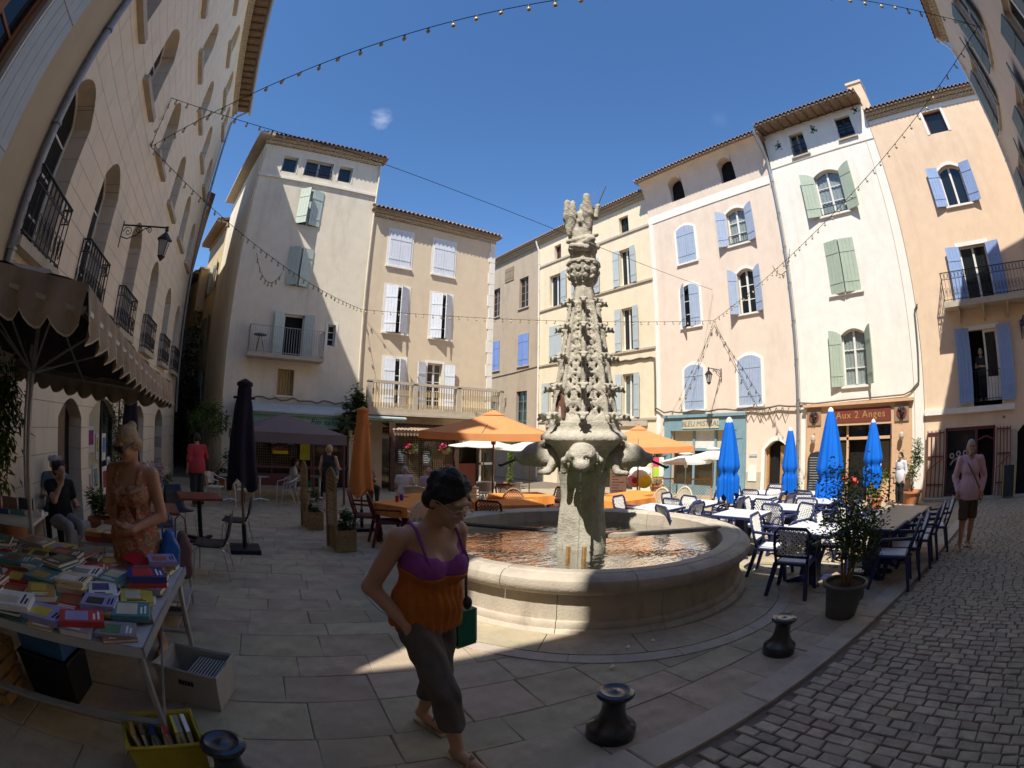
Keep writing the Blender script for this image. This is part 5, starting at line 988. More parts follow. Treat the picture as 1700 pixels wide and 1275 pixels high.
for k,x,y,l in [('red',-.35,8.1,'red-brown square cafe table beside the black parasol'),('red',-.95,6.45,'red-brown cafe table right behind the blonde woman'),('red',-1.55,7.6,'red-brown cafe table farther back by the flowers'),('alu',.3,13.2,'aluminium table left of the black parasol'),('alu',1.2,13.6,'aluminium table by the gazebo'),('alu',5.2,11.9,'aluminium table of the two old men'),('alu',7.9,12.7,'aluminium table under the white parasol'),('alu',3.1,14.3,'aluminium table in front of the woman in white')]: place_table(k,x,y,10,l)
# small things on the orange tables
for x,y,c,l in [(3.2,8.15,(.35,.03,.04),'red drink can on the left orange table'),(3.35,8.3,(.1,.06,.3),'violet glass on the left orange table'),(3.75,7.95,(.45,.05,.05),'red tin beside the turquoise one'),(3.82,7.9,(.1,.35,.35),'turquoise tin on the left orange table')]:
    b=MB(); b.lathe([(.001,0),(.03,0),(.034,.01),(.034,.1),(.028,.115),(.001,.115)],12); tag(b.build('tin',M('tin_paint',c,.4,.1,8,0),None,smooth=40,loc=(x,y,g(3.45,8.1)+.727)),l,'tin')
# --- parasols
def pole(b,x,y,z0,z1,r): b.tube([(x,y,z0),(x,y,z1)],r,8)
def closed_parasol(x,y,z0,z1,rm,mat,label,tie=None,folds=7,top=.06,capm=None,base='plate',name='closed_parasol',pm=None,lean=(0,0)):
    t=thing(name,label,'parasol',(x,y,g(x,y))); t.rotation_euler=(lean[0],lean[1],0)
    b=MB(); seg=folds*8; nz=26; v=[]
    for j in range(nz+1):
        q=j/nz; z=z1-(z1-z0)*q
        r=top+(rm-top)*(min(1,q*1.7)**.75 if (tie and tie>.5) else q**.8)
        if tie is not None: r*=1-(.26 if tie>.5 else .12)*math.exp(-((q-tie)/.035)**2); r*=(1 if q<tie else (1.0 if tie>.5 else 1.0))
        dep=(.05+.12*min(1,q*1.6)+(.16 if q>.7 else 0)) if (tie and tie>.5) else .08+.30*min(1,q*1.6)
        for i in range(seg):
            a=2*PI*i/seg; rr=r*(1-dep*(.5+.5*cos(folds*a+1.2*sin(q*2.5)+.5*sin(2*a)))); hang=.05*sin(folds*a*.5+1.3)*(q**6)*(2 if tie else 1)
            v.append((rr*cos(a),rr*sin(a),z+hang))
    f=[(j*seg+i,j*seg+(i+1)%seg,(j+1)*seg+(i+1)%seg,(j+1)*seg+i) for j in range(nz) for i in range(seg)]; b.add(v,f); b.build('canopy',mat,t,smooth=True)
    b=MB(); pole(b,0,0,.02,z1+.05,.022); b.build('pole',pm or mWood,t,smooth=60); b=MB(); b.lathe([(.001,z1+.06),(.03,z1+.05),(top*1.25,z1),(top*1.3,z1-.05),(top,z1-.05)],16); b.build('cap',capm or mat,t,smooth=50)
    if tie is not None: b=MB(); r=rm*.64; b.lathe([(r,z1-(z1-z0)*tie-.015),(r,z1-(z1-z0)*tie+.015)],20); b.build('strap',mat,t)
    b=MB()
    if base=='plate': b.bbox(-.24,-.24,0,.24,.24,.07,.01); b.tube([(0,0,.07),(0,0,.42)],.035,8)
    else: b.lathe([(.001,0),(.25,0),(.25,.05),(.06,.1),(.04,.3),(.001,.3)],20)
    b.build('base',mBlackP,t); return t
closed_parasol(.38,7.43,1.02,2.52,.27,mNavyF,'closed black parasol on a square base plate left of the waitress',tie=.15,folds=6,top=.1,pm=mWood)
closed_parasol(2.9,9.35,.75,2.42,.27,mOrangeD,'closed orange parasol behind the front trellis planter',folds=5,top=.1,tie=.17)
closed_parasol(-1.35,6.9,.6,2.35,.2,mNavyF,'closed black parasol behind the head of the blonde woman',folds=6,top=.07)
for x,y,z0,z1,rm,l,ln in [(8.27,4.69,.88,2.36,.23,'closed bright blue parasol, nearest one right of the fountain',(0,0)),(12.97,5.28,.62,2.38,.24,'closed bright blue parasol in front of the arched doorway',(0,0)),(10.5,3.26,.5,2.62,.33,'closed bright blue parasol, largest, left of the red shop sign middle',(0,R(1))),(13.7,2.88,.8,2.5,.30,'closed bright blue parasol farthest right, beside the waitress in white',(0,0))]:
    closed_parasol(x,y,z0,z1,rm,mBlueF,l,tie=.68,folds=8,top=.055,capm=mWhiteP,base='round',pm=mAlu,lean=ln)['group']='blue parasols of the right terrace'
def open_parasol(x,y,rot,w,zt,ze,mat,label,square=True,val=.16,pm=None,n=8,name='open_parasol',scal=0):
    t=thing(name,label,'parasol',(x,y,g(x,y)),R(rot)); b=MB(); sub=6; K=4 if square else n
    cor=[(w*cos(2*PI*(k+.5)/K)*(1.414 if square else 1),w*sin(2*PI*(k+.5)/K)*(1.414 if square else 1)) for k in range(K)]
    for k in range(K):
        A_=cor[k]; B_=cor[(k+1)%K]; rows=[]
        for j in range(7):
            q=j/6; row=[]
            for i in range(sub+1):
                s_=i/sub; px=A_[0]+(B_[0]-A_[0])*s_; py=A_[1]+(B_[1]-A_[1])*s_; sag=-.05*q*q*sin(PI*s_)*w/1.5
                row.append((px*q,py*q,zt-(zt-ze)*(q**1.08)-.04*sin(PI*q)+sag*.6))
            rows.append(row)
        base=len(b.v); vv=[p for r in rows for p in r]; mm=sub+1; ff=[(j*mm+i,j*mm+i+1,(j+1)*mm+i+1,(j+1)*mm+i) for j in range(6) for i in range(sub)]
        e=rows[-1]; vv+=[(p[0]*1.004,p[1]*1.004,p[2]-val*(1 if not scal else 1+.25*sin(i*PI/1.0))) for i,p in enumerate(e)]; ff+=[(6*mm+i,6*mm+i+1,7*mm+i+1,7*mm+i) for i in range(sub)]; b.add(vv,ff)
    b.build('canopy',mat,t,smooth=25)
    b=MB(); c=.32; b.add([(cor[k][0]*c/w*.8,cor[k][1]*c/w*.8,zt-(zt-ze)*.2+.03) for k in range(K)]+[(0,0,zt+.06)],[(k,(k+1)%K,K) for k in range(K)]); b.build('vent_cap',mat,t)
    b=MB(); pole(b,0,0,.02,zt+.08,.024 if w>1.2 else .018); b.build('pole',pm or mWood,t,smooth=60)
    hz=zt-(zt-ze)*1.25-.1
    for k in range(K*2 if square else K):
        a=cor[k%K] if k<K else ((cor[k-K][0]+cor[(k-K+1)%K][0])/2,(cor[k-K][1]+cor[(k-K+1)%K][1])/2)
        rb=MB(); rb.bar((0,0,zt-.06),(a[0]*.97,a[1]*.97,ze-.02),.022); ro=rb.build('rib',pm or mWood,t); rb=MB(); rb.bar((0,0,hz),(a[0]*.5,a[1]*.5,zt-(zt-ze)*.53-.08),.018); rb.build('strut',pm or mWood,ro)
    b=MB(); b.lathe([(.001,hz-.06),(.05,hz-.06),(.06,hz),(.05,hz+.05),(.001,hz+.05)],10); b.build('hub',pm or mWood,t)
    b=MB(); b.lathe([(.001,0),(.25,0),(.25,.05),(.06,.09),(.04,.25),(.001,.25)],18); b.build('base',mBlackP,t); return t
open_parasol(6.38,9.95,47,1.42,2.62,2.12,mOrange,'large open orange parasol left of the fountain spire')
open_parasol(10.6,9.0,40,1.45,2.46,1.95,mOrange,'open orange parasol partly hidden behind the fountain spire')
open_parasol(8.1,13.2,10,1.15,2.12,1.84,mWhiteF,'open white parasol under the left orange one',False,.03,mWood)
open_parasol(9.1,12.1,30,1.15,2.05,1.78,mWhiteF,'open white parasol between orange parasol and spout',False,.03,mWood)
open_parasol(13.15,9.1,15,.85,1.74,1.5,mWhiteF,'small open white parasol, left of the two before the teal shop',False,.08,mAlu)
open_parasol(13.9,8.5,0,.85,1.9,1.66,mWhiteF,'small open white parasol, right of the two before the teal shop',False,.08,mAlu)
# --- gazebo tent in front of the tower house shop
gz=thing('gazebo_tent','taupe gazebo tent in front of the green awning shop','tent',(2.0,14.6,g(2,14.6)),R(6)); hw_=1.5; b=MB()
for k in range(4):
    c=[(-hw_,-hw_),(hw_,-hw_),(hw_,hw_),(-hw_,hw_)]; A_,B_=c[k],c[(k+1)%4]; b.add([(*A_,1.95),(*B_,1.95),(B_[0]*.33,B_[1]*.33,2.32),(A_[0]*.33,A_[1]*.33,2.32)],[(0,1,2,3)]); b.add([(A_[0]*.33,A_[1]*.33,2.32),(B_[0]*.33,B_[1]*.33,2.32),(0,0,2.5)],[(0,1,2)]); b.add([(A_[0]*1.005,A_[1]*1.005,1.955),(B_[0]*1.005,B_[1]*1.005,1.955),(B_[0]*1.01,B_[1]*1.01,1.68),(A_[0]*1.01,A_[1]*1.01,1.68)],[(3,2,1,0)])
b.build('canopy',mTaupe,gz)
for sx in (-1,1):
    for sy in (-1,1): b=MB(); b.box(sx*hw_*.97-.025,sy*hw_*.97-.025,0,sx*hw_*.97+.025,sy*hw_*.97+.025,1.94); b.build('leg',mBurg,gz)
# --- the bookseller's big brown parasol
st_=thing('stall_parasol','big shabby brown parasol with scalloped edge over the book tables','parasol',(0,0,0))
C4=[Vector((-.8,2.4,2.32)),Vector((-.6,5.6,2.10)),Vector((-2.95,5.8,2.26)),Vector((-3.1,2.55,2.78))]; AP=Vector((-1.85,4.15,2.86)); b=MB(); bi=MB(); n=18
for k in range(4):
    A_,B_=C4[k],C4[(k+1)%4]; rows=[]
    for j in range(9):
        q=j/8; rows.append([AP.lerp(A_.lerp(B_,i/n),q)+Vector((0,0,-.07*sin(PI*q)-.05*q*q*sin(PI*i/n)+.015*sin(i*1.9+j)*q)) for i in range(n+1)])
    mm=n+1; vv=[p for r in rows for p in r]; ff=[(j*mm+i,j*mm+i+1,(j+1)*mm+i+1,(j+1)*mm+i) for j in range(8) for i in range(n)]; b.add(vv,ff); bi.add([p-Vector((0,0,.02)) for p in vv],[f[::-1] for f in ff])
    L_=(B_-A_).length; ns=max(8,int(L_/.2)); M_=ns*6; nn=Vector((B_.y-A_.y,A_.x-B_.x,0)).normalized()*-1; vv=[];
    if nn.dot((A_+B_)/2-AP)<0: nn=-nn
    for i in range(M_+1):
        s_=i/M_; top=A_.lerp(B_,s_)+Vector((0,0,-.05*sin(PI*s_))); sc_=abs(sin(PI*ns*s_)); wob=.03*sin(ns*PI*s_*2+1)
        vv+= [top,top+nn*(.02+wob*.5)+Vector((0,0,-.14)),top+nn*(.02+wob)+Vector((0,0,-.20-.065*sc_)),top+nn*(.02+wob)+Vector((0,0,-.212-.065*sc_))]
    bm_=len(b.v); b.add(vv,[(i*4+j,(i+1)*4+j,(i+1)*4+j+1,i*4+j+1) for i in range(M_) for j in range(2)]); b.mi=1; b.add(vv,[(i*4+2,(i+1)*4+2,(i+1)*4+3,i*4+3) for i in range(M_)]); b.mi=0
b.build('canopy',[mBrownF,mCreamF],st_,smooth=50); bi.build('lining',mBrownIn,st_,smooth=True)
b=MB(); b.tube([(-1.85,4.15,2.7),(-1.87,4.15,1.5),(-1.9,4.12,g(-1.9,4.1))],.026,8); b.build('pole',mSteelP,st_); hub=Vector((-1.86,4.15,1.98))
for k in range(8):
    a=C4[k%4] if k<4 else (C4[k-4]+C4[(k-3)%4])/2+Vector((0,0,-.1)); b=MB(); b.bar(AP-Vector((0,0,.08)),a-Vector((0,0,.03)),.02); ro=b.build('rib',mSteelP,st_); m_=AP.lerp(a,.55)-Vector((0,0,.12)); b=MB(); b.bar(hub,m_,.016); b.build('strut',mSteelP,ro)
for k in range(4): b=MB(); b.bar(C4[k]-Vector((0,0,.12)),C4[(k+1)%4]-Vector((0,0,.14)),.024); b.build('edge_bar',mSteelP,st_)
b=MB(); b.tube([(-2.25,4.9,2.3),(-2.28,4.9,g(-2.3,4.9))],.02,8); b.build('rear_pole',mSteelP,st_)
# ---------------------------------------------------------------- people
def V(*a): return np.array(a,float)
def stand(**k):
    J=dict(head=V(0,-.03,1.57),neck=V(0,.0,1.42),chest=V(0,0,1.24),waist=V(0,0,1.06),pel=V(0,0,.93))
    for s,q in (('R',-1),('L',1)):
        J['sh'+s]=V(q*.175,.01,1.37); J['el'+s]=V(q*.23,.04,1.09); J['wr'+s]=V(q*.225,-.06,.86); J['hd'+s]=V(0,-.25,-1.)
        J['hip'+s]=V(q*.085,0,.90); J['kn'+s]=V(q*.09,-.02,.49); J['an'+s]=V(q*.09,.03,.085); J['toe'+s]=V(q*.11,-.13,.025)
    for a,b in k.items(): J[a]=V(*b)
    return J
def sit(**k):
    d=dict(head=(0,-.03,1.10),neck=(0,.02,.96),chest=(0,.03,.80),waist=(0,.03,.62),pel=(0,.03,.50))
    for s,q in (('R',-1),('L',1)):
        d['sh'+s]=(q*.175,.03,.92); d['el'+s]=(q*.24,-.02,.66); d['wr'+s]=(q*.14,-.24,.72); d['hd'+s]=(-q*.3,-1,0)
        d['hip'+s]=(q*.09,.0,.50); d['kn'+s]=(q*.1,-.42,.50); d['an'+s]=(q*.1,-.40,.085); d['toe'+s]=(q*.11,-.55,.025)
    d.update(k); return stand(**d)
def torso(s,J,bulk,t,k,bust=0):
    p,w_,c,n=J['pel'],J['waist'],J['chest'],J['neck']; b=bulk
    s.ell(p,(.165*b+t,.12*b+t,.13+t),k=k); s.ell((p+w_)/2+V(0,-.015*b,0),(.150*b+t,.112*b+t,.13+t),k=k); s.ell(w_,(.138*b+t,.10*b+t,.14+t),k=k); s.ell(c,(.158*b+t,.108*b+t,.165+t),k=k); s.cap(J['shR']*.8+J['shL']*.2,J['shL']*.8+J['shR']*.2,.062+t,k=k)
    if bust:
        for q in (-1,1): s.ell(c+V(q*.07,-.085*b,-.02),(.068*bust+t,.06*bust+t,.065*bust+t),k=.03)
def legs(s,J,bulk,t,k,upto=1.,flare=0):
    for q in 'RL':
        h,kn,an=J['hip'+q],J['kn'+q],J['an'+q]; s.cap(h,kn,.088*bulk+t,.058*bulk+t+flare*.4,k=k)
        e=kn+(an-kn)*upto; s.cap(kn,e,.055*bulk+t+flare*.4,(.055-.022*upto)*bulk+t+flare,k=k)
        if upto>=1: s.cap(an+V(0,.02,-.03),J['toe'+q],.038,.028,k=.02); s.ell(kn+(an-kn)*.3+V(0,.022,0),(.052*bulk,.052*bulk,.11),k=.03)
def arms(s,J,bulk,t,k,up=1.,fore=1.,hands=True):
    for q in 'RL':
        a,e,w_=J['sh'+q],J['el'+q],J['wr'+q]; m_=a+(e-a)*up; s.cap(a,m_,.052*bulk+t,(.052-.010*up)*bulk+t,k=k)
        if up<1: continue
        s.cap(e,e+(w_-e)*fore,.042*bulk+t,(.042-.014*fore)*bulk+t,k=k)
        if fore>=1 and hands:
            d=J['hd'+q]/np.linalg.norm(J['hd'+q]); side=np.cross(d,V(0,0,1)); side=side/np.linalg.norm(side) if np.linalg.norm(side)>.1 else V(0,1,0); c=w_+d*.055
            s.cap(w_+d*.02,c,.028,.034,k=.015); fl=1 if q=='R' else -1
            for i in range(4):
                o=(i-1.5)*.019; st0=c+d*.02+side*o; m1=st0+d*(.035+.004*(i in(1,2))); s.cap(st0,m1,.0105,.0095,k=.006); s.cap(m1,m1+d*.024+np.cross(side,d)*.012,.0095,.008,k=.004)
            s.cap(w_+d*.03+side*fl*.02,c+d*.02+side*fl*.045,.012,.009,k=.008)
def headshape(s,J,tilt=0,turn=0,hs=1.):
    h=J['head']; n=J['neck']; f_=Matrix.Rotation(turn,3,'Z')@Matrix.Rotation(tilt,3,'X'); P=lambda x,y,z:h+np.array(f_@Vector((x*hs,y*hs,z*hs)))
    E_=s.ell; s_ell=lambda c,r,**k:E_(c,tuple(q*hs for q in r),**k)
    s.cap(n+V(0,0,-.03),h+np.array(f_@Vector((0,.03,-.06))),.052,.05,k=.03); s_ell(P(0,.012,.022),(.074,.092,.092),k=.02,rot=(tilt,0,turn)); s_ell(P(0,-.028,-.045),(.056,.058,.066),k=.03,rot=(tilt,0,turn)); s_ell(P(0,-.066,-.088),(.024,.02,.018),k=.02,rot=(tilt,0,turn))
    s.cap(P(0,-.080,.012),P(0,-.103,-.025),.010,.014,k=.012)
    for q in (-1,1): s.ell(P(q*.031,-.088,.012),(.02,.016,.012),k=.01,sub=True) if s.h<.014 else None; s.ell(P(q*.074,.012,-.012),(.012,.022,.032),k=.006,rot=(tilt,0,turn)); s.ell(P(q*.04,-.068,-.03),(.024,.02,.022),k=.02)
    s.cap(P(-.02,-.084,-.056),P(.02,-.084,-.056),.008,k=.006); s.cap(P(-.04,-.083,.032),P(.04,-.083,.032),.012,k=.015); return P
def person(label,x,y,head,J,skinm,h=.02,bulk=1.,hair=None,hairm=None,top=None,bottom=None,dress=None,tilt=0,turn=0,scale=1.,sandals=None,bust=0,z=None,extra=None,group=None,hs=1.):
    t=thing('person',label,'person',(x,y,g(x,y) if z is None else z),R(head+90),group); t.scale=(scale,)*3
    allp=np.array([p for k_,p in J.items() if not k_.startswith('hd')]); lo=allp.min(0)-.24; hi=allp.max(0)+.24; lo[2]=max(lo[2],-.03)
    s=SDF(lo,hi,h); torso(s,J,bulk,0,.04,bust); legs(s,J,bulk,0,.03); arms(s,J,bulk,0,.02); P=headshape(s,J,tilt,turn,hs); s.build('body',skinm,t)
    def garment(nm,mat,fn,cut): 
        q=SDF(lo,hi,h); fn(q)
        if h<.013: q.warp(lambda X,Y,Z:.0045*np.sin(26*Z+9*np.sin(11*X)+7*np.sin(9*Y))+.002*np.sin(70*X+40*Z))
        [q.half(*c) for c in cut]
        if (q.F<0).any(): return q.build(nm,mat,t)
    if bottom:
        m_,wz,hz,up=bottom[:4]; fl=bottom[4] if len(bottom)>4 else 0
        def fb(q): q.ell(J['pel'],(.165*bulk+.012,.12*bulk+.012,.14),k=.04); q.ell((J['pel']+J['waist'])/2+V(0,-.015*bulk,0),(.150*bulk+.008,.112*bulk+.008,.13),k=.04); legs(q,J,bulk,.014,.03,up,fl)
        garment('trousers' if up>.2 else 'shorts',m_,fb,[((0,0,wz),(0,0,1)),((0,0,hz),(0,0,-1))])
    if top:
        m_,nz,hz,sl,fo=top[:5]
        def ftp(q):
            torso(q,J,bulk,.014,.04,bust)
            if sl:
                arms(q,J,bulk,.016,.02,sl,fo,False); q.ell(J['pel']+V(0,0,.0),(.195*bulk,.155*bulk,.32),k=.04); q.cap(J['neck']+V(0,-.02,-.03),J['neck']+V(0,-.05,.12),.062,.075,sub=True)
        garment('top',m_,ftp,([((0,-.06,nz-.03),(0,-.35,1))] if not sl else [((0,0,nz+.035),(0,0,1))])+[((0,0,hz),(0,0,-1))]+([] if sl else [((.155*bulk,0,0),(1,0,.15)),((-.155*bulk,0,0),(-1,0,.15))] if len(top)>5 else []))
    if dress:
        m_,nz,hz,rh=dress
        def fd(q): torso(q,J,bulk,.014,.04,bust); mid=(J['knR']+J['knL'])/2; q.cap(J['pel'],mid,.16*bulk,rh,k=.05); legs(q,J,bulk,.02,.06,.1)
        garment('dress',m_,fd,[((0,-.06,nz),(0,-.35,1)),((0,0,hz),(0,0,-1))])
    if hair:
        q=SDF(J['head']-.2,J['head']+.2,min(h,.012)); f_=(tilt,0,turn)
        if hair!='bald': q.ell(P(0,.022,.034),(.083*hs,.098*hs,.090*hs),k=.01,rot=f_); q.cap(P(-.05,.05,-.02),P(.05,.05,-.02),.05,k=.03)
        if hair=='tousled':
            rq=random.Random(3); [q.ell(P(.075*cos(a_)*sin(e_),.022+.09*sin(a_)*sin(e_),.04+.082*cos(e_)),(.026,.026,.022),k=.012) for a_,e_ in [(rq.uniform(0,6.28),rq.uniform(0,1.75)) for _ in range(46)]]
        if hair=='long': q.cap(P(0,.08,0),P(0,.09,-.14),.07,.06,k=.03)
        if hair=='bun': q.ell(P(0,.10,.085),(.040,.040,.034),k=.008)
        if hair=='curly': [q.ell(P(.085*cos(i*.36),.03+.07*sin(i*.36),.035+.05*sin(i*1.7)),.034,k=.015) for i in range(10)]
        if hair=='bald': q.cap(P(-.07,.04,0),P(.07,.04,0),.03,k=.02); q.cap(P(-.05,.08,0),P(.05,.08,0),.035,k=.02); q.cap(P(-.06,.07,.03),P(.06,.07,.03),.03,k=.02)
        # leave the face free
        c=P(0,-.105,-.032); q.ell(c,(.090*hs,.082*hs,.098*hs),rot=f_,sub=True)
        q.warp(lambda X,Y,Z:.003*np.sin(150*X+40*np.sin(40*Z))*np.sin(120*Y+60*Z)); q.build('hair',hairm,t)
    if h<=.013 and not (extra and 'noeyes' in extra):
        for q_ in (-1,1):
            b=MB(); b.lathe([(.001,-.011),(.008,-.008),(.0115,0),(.008,.008),(.001,.011)],10); b.build('eye',M('eye_dark',(.03,.02,.015),.2,.1,5,0) if q_<0 else bpy.data.materials['eye_dark'],t,smooth=True,loc=tuple(P(q_*.031,-.080,.012)))
    if sandals:
        for q_ in 'RL':
            a,to=J['an'+q_],J['toe'+q_]; b=MB(); d=to-a; d[2]=0; d/=np.linalg.norm(d); sd_=V(-d[1],d[0],0); c=[a-d*.06-sd_*.035,a-d*.06+sd_*.035,to+d*.035+sd_*.045,to+d*.035-sd_*.045]
            b.add([(p[0],p[1],.0) for p in c]+[(p[0],p[1],.014) for p in c],[(3,2,1,0),(4,5,6,7),(0,1,5,4),(1,2,6,5),(2,3,7,6),(3,0,4,7)]); so_=b.build('sandal',sandals,t)
            b=MB(); m_=to*.6+a*.4; b.tube([m_+sd_*.045+V(0,0,.0-m_[2]+.01),m_+V(0,0,.04),m_-sd_*.045+V(0,0,-m_[2]+.01)],.008,5); b.build('strap',sandals,so_)
    return t,P
def printed(n,cols,scale=18):
    mt,N,L,p=nodes(n); tc=N.new('ShaderNodeTexCoord'); vo=N.new('ShaderNodeTexNoise'); vo.inputs['Scale'].default_value=scale; vo.inputs['Detail'].default_value=3; L.new(tc.outputs['Object'],vo.inputs['Vector']); cr_=N.new('ShaderNodeValToRGB'); e=cr_.color_ramp; e.interpolation='EASE'
    while len(e.elements)<len(cols): e.elements.new(.5)
    for i,c in enumerate(cols): e.elements[i].position=.3+.4*i/(len(cols)-1); e.elements[i].color=(*c,1)
    L.new(vo.outputs[0],cr_.inputs[0]); L.new(cr_.outputs[0],p.inputs['Base Color']); p.inputs['Roughness'].default_value=.85; return mt
fOr=fab('orange_camisole',(.48,.14,.018),.8,var=.22,stain=(.30,.075,.012,.6),sscale=30); fPu=fab('purple_top',(.27,.06,.28),.7); fGr=fab('grey_trousers',(.12,.105,.09),.9,var=.2)
# --- the woman in front
J=stand(head=(.03,-.13,1.47),neck=(0,-.03,1.35),chest=(0,-.02,1.16),waist=(0,-.02,.99),pel=(0,.03,.86),shR=(-.185,-.02,1.285),shL=(.185,-.02,1.285),elR=(-.285,.09,1.02),wrR=(-.17,-.05,.83),hdR=(.2,.15,-.95),elL=(.255,.08,1.02),wrL=(.235,.02,.80),
  hipR=(-.095,.0,.84),hipL=(.095,.03,.84),knR=(-.07,-.2,.46),anR=(-.05,-.27,.09),toeR=(-.04,-.44,.03),knL=(.08,.03,.46),anL=(.06,.17,.10),toeL=(.07,.0,.03))
wm,P=person('woman in orange camisole and grey cropped trousers walking with head bowed beside the fountain',1.025,2.20,-78,J,mSkin,h=.0095,bulk=1.04,hair='tousled',hairm=mHairD,tilt=R(27),turn=R(4),bust=1.2,bottom=(fGr,.93,.24,.80,.018),sandals=mSlab,extra=('noeyes',),scale=1.0,hs=1.12)
q=SDF((-.36,-.3,.74),(.36,.3,1.3),.0095); torso(q,J,1.04,.018,.04,1.2); q.ell(J['pel']+V(0,-.015,-.02),(.192,.152,.2),k=.05); q.ell((J['pel']+J['waist'])/2,(.172,.134,.2),k=.04); q.half((0,-.1,1.112),(0,-.24,1)); q.half((0,0,.78),(0,.10,-1)); q.half((.18,0,1.16),(1,0,.55)); q.half((-.18,0,1.16),(-1,0,.55)); q.warp(lambda X,Y,Z:(.007*np.sin(14*X+34*Z+9*np.sin(7*Y))+.005*np.sin(60*np.arctan2(X,-Y)*.35+11*Z))*np.clip((1.12-Z)*8,0,1)); q.build('camisole',fOr,wm)
q=SDF((-.36,-.3,1.0),(.36,.3,1.35),.0095); torso(q,J,1.04,.010,.04,1.2); q.half((0,-.1,1.215),(0,-.30,1)); q.half((0,0,1.03),(0,0,-1)); q.half((.175,0,1.2),(1,0,.5)); q.half((-.175,0,1.2),(-1,0,.5)); q.ell((0,-.17,1.24),(.07,.12,.07),sub=True); q.build('under_top',fPu,wm)
for s_ in (-1,1):
    b=MB(); b.tube([(s_*.115,-.168,1.165),(s_*.118,-.125,1.25),(s_*.118,-.075,1.325),(s_*.115,-.01,1.358),(s_*.105,.06,1.31),(s_*.095,.10,1.22)],.008,6); b.build('strap',fPu,wm,smooth=True)
b=MB(); 
for s_ in (-1,1):
    c=P(s_*.033,-.104,.004); b.tube([c+np.array(Matrix.Rotation(R(27),3,'X')@Vector((.027*cos(a),0,.016*sin(a)))) for a in [i*PI/6 for i in range(12)]],.0022,4,closed=True); b.tube([P(s_*.060,-.102,.008),P(s_*.079,-.02,.012),P(s_*.079,.02,.005)],.0028,5)
b.tube([P(-.008,-.114,.008),P(.008,-.114,.008)],.003,5); b.build('spectacles',mSteelP,wm)
b=MB(); b.tube([(.115,-.06,1.36),(.125,-.13,1.24),(.13,-.165,1.16),(.13,-.15,1.08),(.135,-.145,1.0),(.14,-.14,.95)],.007,6); b.build('bead_lanyard',M('beads',(.08,.05,.035),.5,.3,60,.5,90),wm)
q=SDF((.06,-.25,.84),(.24,-.06,1.02),.009); q.ell((.14,-.15,.92),(.026,.022,.04),k=.01); q.build('pendant',mIron,wm)
bk_=thing('green_book','green and white book carried at the hip of the woman in front','book',(1.025,2.20,g(1.12,2.12)+.0),R(-78+90)); b=MB(); b.box(.17,-.04,.60,.30,-.02,.82); cv=b.build('cover',M('book_green',(.01,.14,.07),.5,.2,8,0),bk_,rot=(0,0,0)); b=MB(); b.box(.165,-.039,.595,.305,.0,.61); b.box(.30,-.039,.61,.31,0,.82); b.build('pages',mPaper,bk_)
# --- the blonde woman at the book table
fD=printed('floral_print',[(.12,.05,.03),(.40,.24,.11),(.42,.10,.07),(.48,.38,.22),(.2,.14,.07)],26)
J=stand(head=(0,-.09,1.555),neck=(0,-.01,1.425),shR=(-.175,0,1.36),shL=(.175,0,1.36),elR=(-.225,.03,1.07),wrR=(-.03,-.19,.97),hdR=(.95,-.1,.1),elL=(.235,.03,1.07),wrL=(.08,-.2,1.0),hdL=(-.9,-.2,.25),toeR=(-.13,-.12,.025))
bw,P=person('blonde woman with hair bun and sunglasses in floral dress choosing books',-.70,3.66,-105,J,mSkinD,h=.0125,hair='bun',hairm=mHairB,tilt=R(28),turn=R(-25),bust=1.0,dress=(fD,1.30,.62,.20),sandals=mIron,scale=1.03)
for s_ in (-1,1):
    b=MB(); b.tube([(s_*.09,-.11,1.25),(s_*.10,-.07,1.37),(s_*.10,.02,1.415),(s_*.09,.1,1.3)],.022,6); b.build('dress_strap',fD,bw,smooth=True)
    b=MB(); b.lathe([(.001,0),(.026,0),(.028,.006),(.001,.008)],12); o_=b.build('sunglass_lens',mIronB,bw,loc=tuple(P(s_*.036,-.10,.01))); o_.rotation_euler=(PI/2+R(28),0,R(-25)+s_*.2)
b=MB(); b.tube([P(-.07,-.1,.015),P(0,-.112,.015),P(.07,-.1,.015)],.006,5); [b.tube([P(s_*.068,-.1,.015),P(s_*.083,.02,.01)],.005,5) for s_ in (-1,1)]; b.build('sunglass_frame',mIronB,bw)
hb=thing('held_book','small red-brown book in the hands of the blonde woman','book',(-.70,3.66,g(-.8,3.8)),R(-15)); b=MB(); b.box(-.09,-.275,.98,.08,-.25,1.2); b.build('cover',M('book_redbrown',(.16,.04,.02),.6,.3,20,0),hb,rot=(R(-8),0,0)); b=MB(); b.box(-.085,-.25,.985,.075,-.235,1.195); b.build('pages',mPaper,hb,rot=(R(-8),0,0))
def bag(name,label,x,y,z,w_,h_,mat,rz,handle=True,cat='bag'):
    t=thing(name,label,cat,(x,y,z),rz); q=SDF((-w_,-w_*.6,-.03),(w_,w_*.6,h_+.05),.013); q.cap((0,0,.1),(0,0,h_*.72),w_*.66,w_*.60,k=.02); q.cap((0,0,h_*.72),(0,0,h_),w_*.6,w_*.36,k=.03); X,Y,Z=np.meshgrid(*q.ax,indexing='ij'); q.F+=.012*np.sin(22*X+8*Z)*np.sin(18*Y+6*Z); q.F=np.maximum(q.F,np.abs(Y)-w_*.42); q.build('sack',mat,t)
    if handle: b=MB(); b.tube([(-.05,0,h_-.02),(-.04,0,h_+.13),(0,0,h_+.17),(.04,0,h_+.13),(.05,0,h_-.02)],.008,5); b.build('handle',mat,t)
